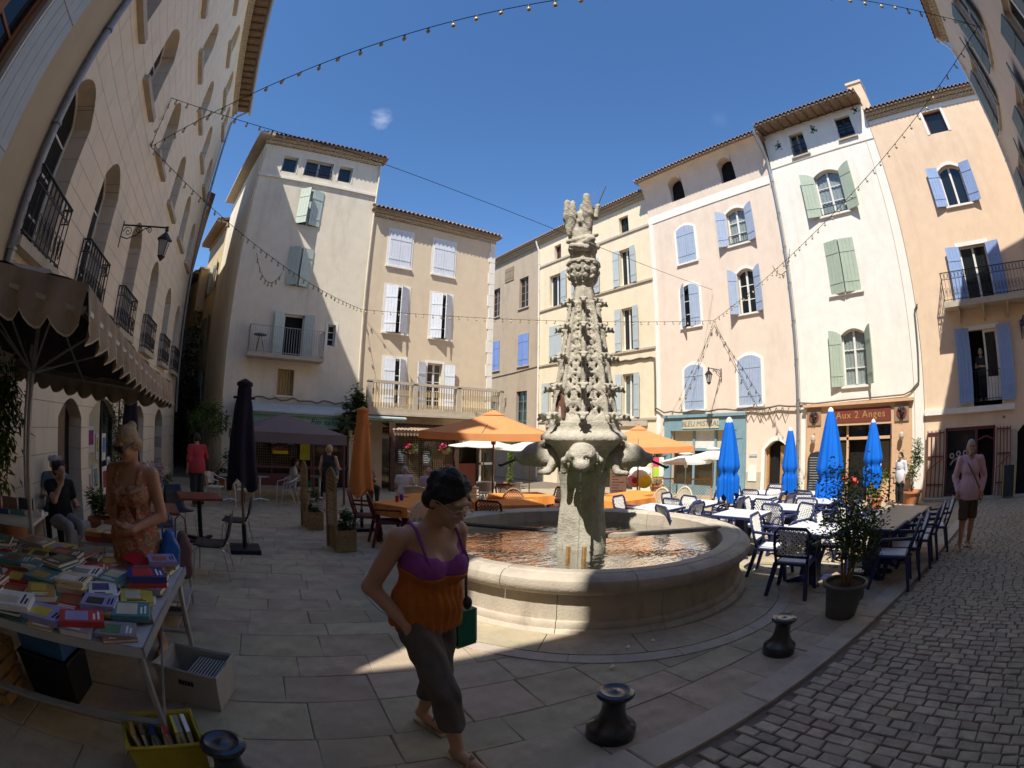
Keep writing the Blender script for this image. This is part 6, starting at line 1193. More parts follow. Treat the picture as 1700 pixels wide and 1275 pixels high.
bag('plastic_bag','bright blue plastic bag hanging from the arm of the blonde woman',-.42,3.62,g(-.7,3.5)+.56,.125,.40,M('blue_bag_film',(.015,.12,.42),.35,.2,8,.2,20,spec=.5),.4)
bag('handbag','mauve cloth handbag hanging beside the blue bag',-.33,3.80,g(-.7,3.5)+.56,.12,.36,fab('mauve',(.20,.11,.11)),.2)
# --- the man on the cobbles
J=stand(head=(0,-.03,1.62),neck=(0,.01,1.47),chest=(0,0,1.28),waist=(0,0,1.08),shR=(-.2,.01,1.42),shL=(.2,.01,1.42),elR=(-.29,.06,1.15),wrR=(-.235,-.06,.94),elL=(.29,.06,1.15),wrL=(.235,-.06,.94),knR=(-.1,-.10,.5),anR=(-.1,-.12,.09),toeR=(-.12,-.28,.025),knL=(.1,.03,.5),anL=(.1,.14,.1),toeL=(.13,-.02,.03))
mp,P=person('man in pink shirt and brown shorts strolling on the cobbles with a shoulder strap',8.9,-.12,-172,J,mSkinD,h=.0125,bulk=1.12,hair='short',hairm=mHairG,top=(fab('pink_shirt',(.66,.40,.43)),1.47,.80,1,.93),bottom=(fab('brown_shorts',(.10,.065,.04)),1.0,.50,.02,.03),sandals=mWood,scale=1.04)
b=MB(); b.tube([(-.13,.0,1.46),(-.06,-.125,1.35),(.06,-.155,1.18),(.17,-.125,1.0),(.21,.02,.9),(.1,.15,1.1),(-.06,.12,1.38),(-.13,.0,1.46)],.014,5); b.build('bag_strap',mWood,mp); b=MB(); b.bbox(.2,-.02,.78,.26,.2,.98,.02); b.build('shoulder_bag',mWood,mp)
q=SDF(J['head']-.15,J['head']+.15,.012); q.ell(J['head']+V(0,-.055,-.075),(.055,.045,.045),k=.01); q.build('beard',mHairG,mp)
# --- the others
fW=fab('white_cotton',(.62,.62,.64)); fB=fab('black_cotton',(.018,.018,.022)); fCk=fab('charcoal',(.035,.04,.038))
Jw=stand(knR=(-.09,-.14,.5),anR=(-.09,-.1,.1),toeR=(-.1,-.25,.03),anL=(.09,.18,.13),toeL=(.1,.08,.03),elR=(-.25,.0,1.12),wrR=(-.2,-.24,1.06),hdR=(0,-1,.1))
person('waitress in dark sleeveless top and black shorts walking away past the trellis planters',2.85,12.0,60,Jw,mSkinP,hair='short',hairm=mHairB,top=(fCk,1.44,.95,0,0),bottom=(fB,1.02,.48,.05,.04),scale=.99)
person('man in red shirt seen from behind at the flower pots by the alley',-.55,11.9,115,stand(elR=(-.3,-.1,1.15),wrR=(-.36,-.32,1.1),hdR=(-.3,-1,0)),mSkin,bulk=1.15,hair='short',hairm=mHairD,top=(fab('red_shirt',(.40,.045,.055)),1.46,.78,1,.1),bottom=(fCk,1.,.06,1.,.02),scale=1.02)
person('waitress in white blouse before the red-signed shop',15.7,2.3,150,stand(),mSkinP,hair='short',hairm=mHairD,top=(fW,1.44,.72,1,.3),bottom=(fB,1.,.1,.9,.02),scale=.97)
person('person standing at the open window above the grilled shop',XP+.25,-.75,180,stand(wrR=(.05,-.2,1.08),wrL=(-.05,-.2,1.1),hdR=(1,0,0),hdL=(-1,0,0)),mSkinP,hair='short',hairm=mHairG,top=(fCk,1.44,.8,.4,0),bottom=(fB,1.,.1,.9),z=2.45)
person('woman in black top with hand at her mouth seated under the brown parasol',-2.25,6.1,-45,sit(elR=(-.2,-.22,.78),wrR=(-.05,-.2,1.0),hdR=(.2,-.2,1)),mSkinP,h=.0165,hair='curly',hairm=mHairD,top=(fB,.98,.5,.5,0),bottom=(fab('pale_trousers',(.28,.28,.30)),.6,.08,.9))
person('grey curly haired person seated behind the woman in black',-2.6,6.85,-80,sit(),mSkinP,hair='curly',hairm=mHairG,top=(fab('teal_shirt',(.12,.2,.22)),.98,.5,.5,0),bottom=(fB,.6,.08,.9))
person('seated woman with dark hair in white blouse and green skirt at the gazebo',2.3,14.15,0,sit(),mSkin,hair='long',hairm=mHairD,top=(fW,.98,.52,.5,0),bottom=(fab('green_skirt',(.01,.12,.08)),.6,.3,.05,.03))
person('grey haired man in pale blue shirt seated with his back turned',5.35,11.4,75,sit(),mSkinP,hair='bald',hairm=mHairG,top=(fab('pale_blue_shirt',(.42,.47,.58)),.98,.48,.6,0),bottom=(fCk,.6,.08,1))
person('grey haired man seated left of the one in pale blue',4.85,11.8,60,sit(),mSkinP,hair='short',hairm=mHairG,top=(fW,.98,.48,.5,0),bottom=(fCk,.6,.08,1))
person('bald man in olive shirt seated beyond the closed orange parasol',4.4,13.6,-80,sit(),mSkin,hair='bald',hairm=mHairG,bulk=1.2,top=(fab('olive_shirt',(.20,.16,.09)),.98,.48,.5,0),bottom=(fCk,.6,.08,1))
person('man in grey blue shirt seated facing the waitress by the dark doorway',3.6,14.8,-140,sit(),mSkin,hair='short',hairm=mHairD,top=(fab('grey_blue_shirt',(.14,.18,.24)),.98,.48,.5,0),bottom=(fCk,.6,.08,1))
# ---------------------------------------------------------------- book stall
tb=thing('book_table','folding metal-edged table heaped with secondhand books at the left','table',(-.46,2.12,g(-.46,2.12)),R(-6.5)); b=MB(); b.bbox(-1.5,0,.70,0,1.38,.735,.006); b.build('tabletop',M('table_laminate',(.42,.43,.42),.5,.1,5,.05,40),tb)
b=MB(); b.box(-1.51,-.012,.685,.01,.0,.737); b.box(0,-.012,.685,.012,1.39,.737); b.build('metal_edge',mAlu,tb)
for x,y in ((-.04,.06),(-.04,1.3),(-1.42,.06),(-1.42,1.3)): b=MB(); b.tube([(x,y,.7),(x+(.04 if x>-.5 else -.04),y-.02,0)],.02,6); b.build('leg',mSteelP,tb)
for y in (.06,1.3): b=MB(); b.bar((-.03,y-.01,.27),(-1.43,y-.01,.27),.05,.02); b.build('cross_bar',mSteelP,tb)
b=MB(); b.bar((-.04,.08,.12),(-.02,.6,.68),.012); b.build('brace',mSteelP,tb)
bookcols=[('dark blue',(.02,.035,.16)),('ochre',(.36,.22,.05)),('black',(.02,.02,.025)),('grey',(.22,.21,.2)),('cream',(.5,.45,.33)),('brown',(.16,.09,.05)),('pale violet',(.26,.24,.42)),('white',(.62,.6,.56)),('red',(.42,.03,.03)),('green',(.07,.16,.07)),('teal',(.06,.18,.2)),('rust',(.30,.10,.04)),('yellow',(.5,.38,.05))]
bmat={}
def bookmat(k):
    if k not in bmat:
        n,c=bookcols[k]; mt=M('cover_'+n.replace(' ','_'),tuple(min(.8,x*1.25+.01) for x in c),.35,.12,9,.03,40,spec=.4); bmat[k]=mt
    return bmat[k]
def book(loc,rz,w_,l_,t_,k,label,rot=(0,0),group='secondhand books of the stall'):
    t=thing('book',label,'book',loc,rz,group); t.rotation_euler=(rot[0],rot[1],rz); b=MB(); b.box(-w_/2,-l_/2,0,w_/2,l_/2,.003); b.box(-w_/2,-l_/2,t_-.003,w_/2,l_/2,t_); b.box(-w_/2-.001,-l_/2,0,-w_/2+.003,l_/2,t_); b.build('cover',bookmat(k),t)
    b=MB(); b.box(-w_/2+.003,-l_/2+.004,.003,w_/2-.004,l_/2-.004,t_-.003); b.build('pages',mPaper,t)
    q=random.Random(hash((round(loc[0],2),k))%9999); sy=l_*q.uniform(.1,.2); b=MB(); b.box(-w_*.36,-sy,t_,w_*q.uniform(.1,.38),l_*.36,t_+.0012); b.build('cover_picture',bookmat((k+q.randrange(1,12))%13),t); b=MB()
    for i in range(2): b.box(-w_*.3,-l_*.42+i*l_*.1,t_,w_*q.uniform(.05,.36),-l_*.42+i*l_*.1+l_*.05,t_+.0012)
    o=b.build('title_lines',mPaper if sum(bookcols[k][1])<.9 else mBoard,t); o['kind']='stuff'; return t
random.seed(21); TZ=g(-.46,2.12)+.736
def tw(u,v): a=R(-6.5); return -.46+u*cos(a)-v*sin(a),2.12+u*sin(a)+v*cos(a)
ordn=['nearest the corner','second','third','fourth','fifth','sixth','seventh','eighth']
rown=['front','second','third','fourth','fifth','back']
for j in range(6):
    u=-.07+.03*(j%2); i=0
    while u>-1.45 and i<8:
        wv=random.uniform(.185,.24); k=random.randrange(13); zz=TZ; n_=random.choice((1,2,3,4)) if j!=0 else random.choice((2,2,3))
        if j==3 and i==3: n_=6
        for q in range(n_):
            x,y=tw(u-wv/2+random.uniform(-.01,.01),.115+j*.228+random.uniform(-.015,.015)); th=random.uniform(.014,.036); kk=(k+q*5)%13
            book((x,y,zz),R(90+random.uniform(-16,16)) if random.random()<.7 else R(random.uniform(-30,30)),random.uniform(.165,.215),wv*1.12,th,kk,'%s book, %s row of near table, %s%s'%(bookcols[kk][0],rown[j],ordn[i] if i==0 else ordn[i]+' from corner','' if q==0 else ', layer %d up'%(q+1)))
            zz+=th+.0005
        u-=wv; i+=1
# second stand with shelves of books behind
rk=thing('book_shelf_stand','low metal stand with tiers of books beside the black shell chair','stand',(-.42,4.1,g(-.4,4.1)),R(-4))
for x in (0,-.95):
    for y in (0,.75): b=MB(); b.tube([(x,y,0),(x,y,.78)],.014,6); b.build('post',mSteelP,rk)
for z in (.74,.45,.18): b=MB(); b.bbox(-.96,-.02,z-.015,.02,.77,z,.003); b.build('shelf',mSteelP,rk)
for zi,z in enumerate((.74,.45,.18)):
    for i in range(5):
        for q in range(2 if zi==0 else 1):
            k=random.randrange(13); a=R(-4); u=-.1-.18*i; v=.12+.0*q; book((-.42+u*cos(a)-v*sin(a),4.1+u*sin(a)+v*cos(a),g(-.4,4.1)+z+.001+q*.04),R(90-4+random.uniform(-6,6)),.14,.17,.039,k,'%s book on the %s tier of the shelf stand, %s from the right'%(bookcols[k][0],('top','middle','bottom')[zi],['first','second','third','fourth','fifth'][i])+(', upper' if q else ''))
t3=thing('back_book_table','small book table at the left frame edge by the terracotta pot','table',(-2.5,4.75,g(-2.5,4.7)),R(5)); b=MB(); b.bbox(-.7,-.35,.70,.45,.35,.73,.005); b.build('tabletop',mTabWhite,t3)
for x,y in ((-.6,-.3),(.4,-.3),(-.6,.3),(.4,.3)): b=MB(); b.tube([(x,y,.7),(x,y,0)],.018,6); b.build('leg',mSteelP,t3)
for i in range(7): k=(i*5+3)%13; book((-2.75+.1*i,4.7+.03*i,g(-2.5,4.7)+.732),R(95),.04 if i%2 else .12,.2,.16 if i%2 else .05,k,'%s book on the back table at the left edge, number %d along'%(bookcols[k][0],i+1) if 0 else '%s book on the back table at the left edge, %s along it'%(bookcols[k][0],ordn[i]))
# --- crates
def crate(name,label,x,y,rz,w_,d_,h_,mat,fill,fl=None,z=0,slots=False):
    t=thing(name,label,'crate',(x,y,g(x,y)+z),rz); b=MB(); ta=.9; T=.012
    o=[(-w_/2,-d_/2),(w_/2,-d_/2),(w_/2,d_/2),(-w_/2,d_/2)]; v=[(px*ta,py*ta,.003) for px,py in o]+[(px,py,h_) for px,py in o]+[(px-math.copysign(T,px),py-math.copysign(T,py),h_) for px,py in o]+[(px*ta-math.copysign(T,px),py*ta-math.copysign(T,py),.015) for px,py in o]
    b.add(v,[(3,2,1,0)]+[(i,(i+1)%4,(i+1)%4+4,i+4) for i in range(4)]+[(i+4,(i+1)%4+4,(i+1)%4+8,i+8) for i in range(4)]+[(i+8,(i+1)%4+8,(i+1)%4+12,i+12) for i in range(4)]+[(12,13,14,15)]); b.build('tub',mat,t)
    b=MB(); b.tube([(px*1.01,py*1.01,h_) for px,py in o],.012,5,closed=True); b.build('rim',mat,t)
    if slots:
        for i in range(5): b=MB(); b.box(-.05+.022*i,-d_/2-.004,h_*.62,-.038+.022*i,-d_/2+.01,h_*.74); b.build('grip_slot',mDark,t)
    return t
crate('grey_crate','grey plastic crate of packed discs standing right of the book table',-.30,2.98,R(-22),.46,.36,.27,M('grey_crate_plastic',(.40,.39,.36),.55,.12,8,.06,50),None,slots=True)
cs=MB()
for i in range(18): a=R(-22); u=-.02+.011*i; b=MB(); b.box(-.004,-.13,0,.003,.13,.13); o=b.build('disc_case',mCurt if i%2 else mBoard,None,loc=(-.30+u*cos(a),2.98+u*sin(a),g(-.3,3)+.11),rot=(0,R(5),a)); tag(o,'thin disc case in the packed row inside the grey crate','case','disc cases in the grey crate')
crate('yellow_crate','yellow plastic crate of upright books at the foot of the table leg',-.50,2.16,R(12),.42,.32,.24,M('yellow_crate_plastic',(.46,.36,.03),.5,.12,8,.05,50),None)
for i in range(9): k=(i*4+1)%13; a=R(12); u=-.15+.036*i; book((-.50+u*cos(a),2.16+u*sin(a),g(-.5,2.16)+.03+.13),a,.22,.17,.024,k,'%s book upright in the yellow crate, %s from its left end'%(bookcols[k][0],(ordn+['ninth'])[i] if i else 'first'),rot=(0,R(90+random.uniform(-14,10))))
crate('black_crate','black plastic crate under the book table',-1.33,2.85,R(-10),.42,.34,.30,mBlackP,None); crate('blue_box','blue plastic box stacked on the black crate under the table',-1.33,2.85,R(-12),.40,.30,.2,M('blue_box_plastic',(.06,.16,.36),.4,.12,8,.05,50),None,z=.302)
w2=thing('wooden_crate','wooden slatted crate at the lower left edge beside the table','crate',(-1.85,2.62,g(-1.85,2.6)+.0),R(-8))
for i in range(4):
    for s_ in (-.16,.16): b=MB(); b.box(-.22,s_-.006,.02+i*.09,.22,s_+.006,.09+i*.09); b.build('slat',mWoodL,w2)
    for s_ in (-.22,.22): b=MB(); b.box(s_-.006,-.15,.02+i*.09,s_+.006,.15,.09+i*.09); b.build('slat',mWoodL,w2)
b=MB(); b.add([(0,0,0),(.16,.02,.01),(.15,.16,.03),(.02,.15,.02)],[(0,1,2,3)]); fo=thing('red_folder','red folder lying at the back of the near book table','folder',(*tw(-.30,1.22),TZ+.05),R(-20)); b=MB(); b.box(-.12,-.08,0,.12,.08,.012); b.build('cover',M('folder_red',(.45,.02,.03),.4,.1,6,0),fo,rot=(R(8),R(14),0)); b=MB(); b.box(-.11,-.075,-.006,.11,.075,-.001); b.build('sheets',mPaper,fo,rot=(R(8),R(14),0))
# --- bollards
for x,y,l in [(1.9,1.66,'low black cast iron bollard nearest the camera, on the kerb'),(3.78,1.45,'low black cast iron bollard between the fountain and the potted shrub'),(5.72,1.30,'low black bollard half hidden behind the potted shrub'),(-.16,1.93,'black bollard at the bottom edge beside the yellow crate')]:
    t=thing('bollard',l,'bollard',(x,y,g(x,y)),0,'low cast iron bollards'); b=MB(); b.lathe([(.001,0),(.148,0),(.15,.01),(.15,.075),(.14,.09),(.115,.105),(.085,.15),(.072,.2),(.07,.25),(.08,.29),(.1,.305)],28); b.build('stem',mIronB,t,smooth=40); b=MB(); b.lathe([(.08,.298),(.105,.302),(.115,.318),(.108,.335),(.085,.343),(.06,.332),(.03,.337),(.001,.345)],28); b.build('head',mIronB,t,smooth=40)
# ---------------------------------------------------------------- plants
def leaves(pts,size,rng,aspect=.45,droop=0):
    b=MB()
    for p in pts:
        a=rng.uniform(0,2*PI); e=rng.uniform(-.6,.7)-droop; d=Vector((cos(a)*cos(e),sin(a)*cos(e),sin(e))); s_=d.cross(Vector((0,0,1)))
        if s_.length<.1: s_=Vector((1,0,0))
        s_.normalize(); n_=s_.cross(d); L_=size*rng.uniform(.6,1.35); w_=L_*aspect; p=Vector(p)
        b.add([p,p+d*L_*.4+s_*w_*.5+n_*.01,p+d*L_+n_*(-.12*L_),p+d*L_*.4-s_*w_*.5+n_*.01],[(0,1,2),(0,2,3)])
    return b
rg=random.Random(5)
def blob(n,c,r,rng,hollow=.25,clumps=0):
    P=[]; cl=[(rng.gauss(0,.45),rng.gauss(0,.45),rng.gauss(0,.5)) for _ in range(clumps)]
    while len(P)<n:
        if cl: q=rng.choice(cl); v=[q[i]+rng.gauss(0,.2) for i in range(3)]
        else: v=[rng.uniform(-1,1) for _ in range(3)]
        d=math.sqrt(sum(x*x for x in v))
        if hollow<d<1.08: P.append((c[0]+v[0]*r[0],c[1]+v[1]*r[1],c[2]+v[2]*r[2]))
    return P
sh_=thing('potted_shrub','leafy shrub in a big dark grey pot at the kerb','plant',(5.0,1.24,g(5,1.24))); b=MB(); b.lathe([(.001,0),(.17,0),(.175,.02),(.225,.34),(.265,.345),(.27,.375),(.255,.39),(.235,.385),(.225,.35),(.001,.34)],32); b.build('pot',mPotG,sh_,smooth=40); b=MB(); b.lathe([(.001,.36),(.23,.352)],20); b.build('soil',mSoil,sh_)
b=MB(); tips=[]
for i in range(9):
    a=i*.75; r0=.05; x1,y1=.34*cos(a)*rg.uniform(.35,1),.34*sin(a)*rg.uniform(.35,1); z1=rg.uniform(.85,1.42); b.tube([(r0*cos(a),r0*sin(a),.35),(r0*1.6*cos(a),r0*1.6*sin(a),.6),(x1*.6,y1*.6,z1*.7),(x1,y1,z1)],[.013,.012,.009,.004],5); tips+=[(x1*q,y1*q,.45+(z1-.35)*q) for q in (.45,.6,.75,.9,1.)]
b.build('stems',M('shrub_stem',(.22,.15,.07),.8,.2,12,.3,40),sh_)
pts=[]
for tpt in tips: pts+=[(tpt[0]+rg.gauss(0,.10),tpt[1]+rg.gauss(0,.10),tpt[2]+rg.gauss(0,.09)) for _ in range(60)]
leaves(pts[::2],.055,rg,.42).build('foliage',mLeafD,sh_); leaves(pts[1::2],.05,rg,.42).build('young_leaves',mLeafM,sh_)
def plant(label,x,y,pts,size,mat,pot=None,stem=None,z=None,name='plant',asp=.45,droop=0,extra=None,cat='plant'):
    t=thing(name,label,cat,(x,y,g(x,y) if z is None else z)); leaves(pts,size,rg,asp,droop).build('foliage',mat,t)
    if pot:
        r,h_,m_=pot; b=MB(); b.lathe([(.001,0),(r*.72,0),(r,h_*.85),(r*1.12,h_*.86),(r*1.12,h_),(r*.95,h_),(r*.9,h_*.9),(.001,h_*.88)],20); b.build('pot',m_,t,smooth=40)
    if stem: b=MB(); b.tube(stem[0],stem[1],6); b.build('stem',mBark,t)
    return t
plant('tall leafy plant in a terracotta pot by the corner of the white house',16.35,1.95,blob(700,(0,0,1.25),(.5,.5,.75),rg,0,7),.13,mLeafM,(.36,.42,mTerra),([(0,0,.3),(0,0,1.2)],.03))
plant('bushy green plant before the red-signed shop, left of the waitress',14.9,3.0,blob(500,(0,0,.75),(.42,.42,.6),rg,0,6),.11,mLeafB,(.25,.35,mTerra),([(0,0,.3),(0,0,.9)],.02))
pl_=plant('pot of coral red flowers under the blue parasols by the shop door',14.2,3.8,blob(220,(0,0,.55),(.35,.35,.3),rg,0,4),.1,mLeafM,(.25,.35,mTerra)); leaves(blob(120,(0,0,.75),(.33,.33,.22),rg,0,3),.09,rg,.8).build('flowers',M('coral_petals',(.75,.12,.12),.6,.2,8,0),pl_)
plant('slim plant by the drainpipe between the pink and white houses',16.7,6.55,blob(220,(0,0,.8),(.22,.22,.75),rg,0,5),.1,mLeafM,(.2,.3,mTerra),([(0,0,.2),(0,0,1.2)],.015))
plant('ivy column climbing beside the white door of the sand coloured house',11.9,17.2,blob(600,(0,0,1.1),(.22,.22,1.25),rg,0,10),.13,mLeafB,(.25,.3,mTerra),([(0,0,.2),(0,0,2)],.03))
plant('ivy column right of the left stone spout in the background',12.9,14.6,blob(500,(0,0,1.0),(.24,.24,1.1),rg,0,9),.13,mLeafB,(.25,.3,mTerra),([(0,0,.2),(0,0,1.8)],.03))
plant('ivy bush at the left corner of the teal shopfront',16.85,13.2,blob(700,(0,0,1.1),(.4,.35,1.2),rg,0,8),.14,mLeafM,(.3,.35,mTerra),([(0,0,.2),(0,0,1.9)],.03))
plant('dark climbing plant on the corner between tower house and stone balcony',4.95,17.25,blob(900,(0,0,2.9),(.55,.4,1.0),rg,0,9),.2,mLeafD,None,([(.3,.2,0),(.25,.2,1.5),(.05,.05,2.9)],.04),asp=.6)
plant('bushy palm-like plant at the mouth of the alley',-.35,17.0,blob(700,(0,0,2.3),(.75,.6,.75),rg,0,8),.22,mLeafM,(.35,.45,mTerra),([(0,0,.3),(0,0,2.2)],.05),asp=.25,droop=.3)
plant('dark shrub below the palm-like plant at the alley mouth',.25,16.6,blob(500,(0,0,.7),(.45,.45,.65),rg,0,6),.14,mLeafD,(.3,.35,mTerra))
plant('ivy hanging over the alley wall',-1.75,26.5,blob(1500,(0,0,4.2),(.55,1.6,4.),rg,0,14),.24,mLeafD,None,([(.3,0,0),(.3,0,6)],.05),asp=.6)
plant('tall sunlit bush deep in the alley',-3.0,31.,blob(420,(0,0,2.6),(.8,.8,2.2),rg,0,8),.24,mLeafM,None,([(0,0,0),(0,0,3)],.05),asp=.6)
plant('dark green climber hanging at the left frame edge beside the parasol pole',-2.72,4.78,blob(2600,(0,0,1.45),(.42,.6,.95),rg,0,16),.11,mLeafM,None,([(0,0,0),(0,0,1.8)],.03),asp=.35,droop=.6)
plant('slim climbing plant on the left building beside the far black parasol',-2.2,9.9,blob(500,(0,0,1.3),(.25,.35,1.2),rg,0,8),.1,mLeafD,(.25,.35,mTerra),([(0,0,.2),(0,0,2.2)],.02))
pf=plant('bush of small pink flowers in a box behind the blonde woman',-1.35,9.3,blob(400,(0,0,.75),(.4,.4,.35),rg,0,6),.08,mLeafD,None); leaves(blob(320,(0,0,.82),(.42,.42,.36),rg,.3,6),.05,rg,.9).build('flowers',M('pink_white_petals',(.55,.36,.36),.7,.3,20,0),pf); b=MB(); b.bbox(-.35,-.3,0,.35,.3,.5,.01); b.build('planter_box',mWoodG,pf)
plant('small potted fern beside the seated woman',-2.0,7.4,blob(250,(0,0,.55),(.3,.3,.3),rg,0,4),.12,mLeafM,(.2,.35,mTerra),asp=.3)
tp=thing('terracotta_jar','large ribbed terracotta jar at the left frame edge','pot',(-2.75,5.35,g(-2.75,5.35))); b=MB(); b.lathe([(.001,0),(.2,0),(.27,.2),(.29,.38),(.285,.4),(.28,.41),(.29,.45),(.28,.58),(.31,.6),(.31,.65),(.26,.65),(.25,.6),(.001,.55)],28); b.build('body',mTerra,tp,smooth=40)
# --- trellis planters
def trellis(x,y,rz,label):
    t=thing('trellis_planter',label,'planter',(x,y,g(x,y)),rz)
    for i in range(3):
        for (x0,y0,x1,y1) in ((-.26,-.16,.26,-.145),(-.26,.145,.26,.16),(-.275,-.16,-.26,.16),(.26,-.16,.275,.16)): b=MB(); b.box(x0,y0,.02+i*.115,x1,y1,.13+i*.115); b.build('plank',mWoodG,t)
    for s_ in (-.26,.26): b=MB(); b.box(s_-.02,.16,0,s_+.02,.195,1.2); b.build('post',mWoodG,t)
    b=MB(); n=10; b.tube([(-.26+.52*i/n,.178,1.2+.13*sin(PI*i/n)) for i in range(n+1)],.018,5); b.build('arched_top',mWoodG,t)
    for i in range(8): b=MB(); u=-.22+.063*i; b.box(u-.008,.168,.36,u+.008,.176,1.2+.12*sin(PI*(u+.26)/.52)); b.build('slat',mWoodG,t)
    for i in range(12): b=MB(); z=.4+i*.068; b.box(-.25,.178,z,.25,.186,z+.016); b.build('slat',mWoodG,t)
    b=MB(); b.box(-.25,-.14,.25,.25,.14,.32); b.build('soil',mSoil,t); leaves(blob(260,(0,-.05,.5),(.27,.2,.25),rg,0,5),.09,rg).build('foliage',mLeafD,t); return t
trellis(2.02,7.62,R(92),'wooden planter with trellis back, nearer of the two'); trellis(1.93,9.6,R(92),'wooden planter with trellis back, farther one left of the closed orange parasol')
for x,y,rz,l in ((12.9,9.75,-55,'diagonal lattice screen, left one before the teal shop'),(13.5,8.75,-55,'diagonal lattice screen, right one before the teal shop')):
    t=thing('lattice_screen',l,'screen',(x,y,g(x,y)),R(rz)); b=MB(); [b.bar((s_*.4,0,0),(s_*.4,0,.92),.04) for s_ in (-1,1)]; b.bar((-.4,0,.9),(.4,0,.9),.04); b.bar((-.4,0,.06),(.4,0,.06),.04); b.build('frame',mWoodL,t)
    for k in range(-4,10):
        for sg in (1,-1):
            a=[(u,z) for u,z in [(-.38+k*.1+sg*(z-.1) if sg>0 else -.38+k*.1-(z-.9),z) for z in [.08+.02*i for i in range(41)]] if abs(u)<.39]
            if len(a)>2: b=MB(); b.bar((a[0][0],.008*sg,a[0][1]),(a[-1][0],.008*sg,a[-1][1]),.02,.01); b.build('lath',mWoodL,t)
# --- ice cream sign, menu boards, clutter
ic=thing('ice_cream_sign','white, pink and yellow ice cream shaped sign on a post','sign',(12.3,10.35,g(12.3,10.35)),R(-50)); s=SDF((-.5,-.22,.5),(.5,.22,1.75),.025); s.ell((-.17,0,.85),(.26,.16,.25),k=.02); s.build('pink_scoop',M('gloss_pink',(.72,.28,.30),.25,.15,5,0),ic); s=SDF((-.5,-.3,.5),(.5,.3,1.75),.025); s.ell((.14,-.06,.83),(.26,.17,.25),k=.02); s.build('yellow_scoop',M('gloss_yellow',(.80,.60,.04),.25,.15,5,0),ic); s=SDF((-.5,-.3,.5),(.5,.3,1.75),.025); s.ell((0,0,1.08),(.36,.17,.24),k=.02); s.cap((0,0,1.15),(.02,0,1.55),.25,.03,k=.08); s.build('cream_swirl',M('gloss_white',(.82,.80,.78),.25,.05,5,0),ic); b=MB(); b.tube([(0,0,0),(0,0,.8)],.03,8); b.lathe([(.001,0),(.22,0),(.2,.05),(.001,.06)],16); b.build('post',mAlu,ic); s=SDF((-.4,-.25,.6),(.1,0,1.),.02); s.ell((-.17,-.15,.85),(.10,.04,.11),k=.01); s.build('red_mouth',M('gloss_red',(.4,.02,.03),.3,.1,5,0),ic)
mb=thing('menu_board','tall white printed menu panel between shaft and ice cream sign','sign',(11.3,10.4,g(11.3,10.4)),R(-45)); b=MB(); b.box(-.26,-.02,.12,.26,.02,1.7); bp=b.build('panel',M('menu_white',(.76,.73,.76),.6,.06,5,0),mb); b=MB(); [b.box(-.2,-.024,1.6-.09*i,-.2+random.uniform(.2,.4),-.0215,1.63-.09*i) for i in range(16)]; b.build('printed_lines',M('menu_print',(.35,.25,.45),.8,.2,5,0),bp); b=MB(); b.box(-.22,-.12,0,-.18,.12,.12); b.build('foot',mAlu,mb); b=MB(); b.box(.18,-.12,0,.22,.12,.12); b.build('foot',mAlu,mb)
ab=thing('leaning_board','yellow-edged board leaning beside the salmon shop grille','sign',(XP-.62,-1.75,g(XP,-1.7)+.1),R(-90)); b=MB(); b.box(-.22,-.02,0,.22,.02,.95); b.build('panel',mBoard,ab,rot=(R(-14),0,0)); b=MB(); [b.box(q,-.03,0,q+.03,.03,.96) for q in (-.24,.21)]; b.build('edge',M('edge_yellow',(.5,.34,.04),.6,.1,5,0),ab,rot=(R(-14),0,0))
fl_=thing('colour_flag','red, green and white hanging banner by the left white parasol','banner',(13.0,10.1,g(13,10.1)+1.0),R(-50)); b=MB(); b.box(-.2,0,.28,.0,.015,.6); b.build('red_field',M('flag_red',(.65,.06,.14),.8,.1,5,0),fl_); b=MB(); b.box(-.2,0,-.05,.0,.015,.28); b.build('green_field',M('flag_green',(.42,.62,.06),.8,.1,5,0),fl_); b=MB(); b.box(0,0,-.05,.16,.015,.6); b.build('white_field',mPaper,fl_); b=MB(); b.tube([(-.21,0,.62),(-.21,0,-1.0)],.012,6); b.build('staff',mAlu,fl_)
# hanging flower baskets on the trellis of the brasserie
for u,l in ((7.3,'hanging basket of red and yellow flowers, left of two on the trellis'),(8.75,'hanging basket of red and yellow flowers, right of two on the trellis')):
    t=thing('hanging_basket',l,'flowers',(u,YT-1.35,1.0)); b=MB(); b.lathe([(.001,-.1),(.12,-.08),(.2,.06),(.001,.06)],12); b.build('basket',mWood,t); leaves(blob(150,(0,0,.15),(.34,.2,.2),rg,0,4),.1,rg).build('foliage',mLeafL,t); leaves(blob(70,(-.14,0,.2),(.15,.15,.12),rg,0),.08,rg,.9).build('petals',M('petal_pink',(.7,.08,.2),.6,.2,8,0),t); b=MB(); b.tube([(0,0,.06),(0,0,.65)],.006,4); b.build('cord',mIron,t)
fb=thing('flower_tray','tray of yellow and orange flowers on the shop window of the green awning','flowers',(2.4,YT-.25,.72)); b=MB(); b.bbox(-.3,-.08,0,.3,.08,.12,.01); b.build('tray',M('tray_yellow',(.55,.42,.03),.5,.1,5,0),fb); leaves(blob(120,(0,0,.18),(.28,.09,.09),rg,0),.07,rg,.8).build('petals',M('petal_orange',(.6,.2,.04),.6,.3,8,0),fb)
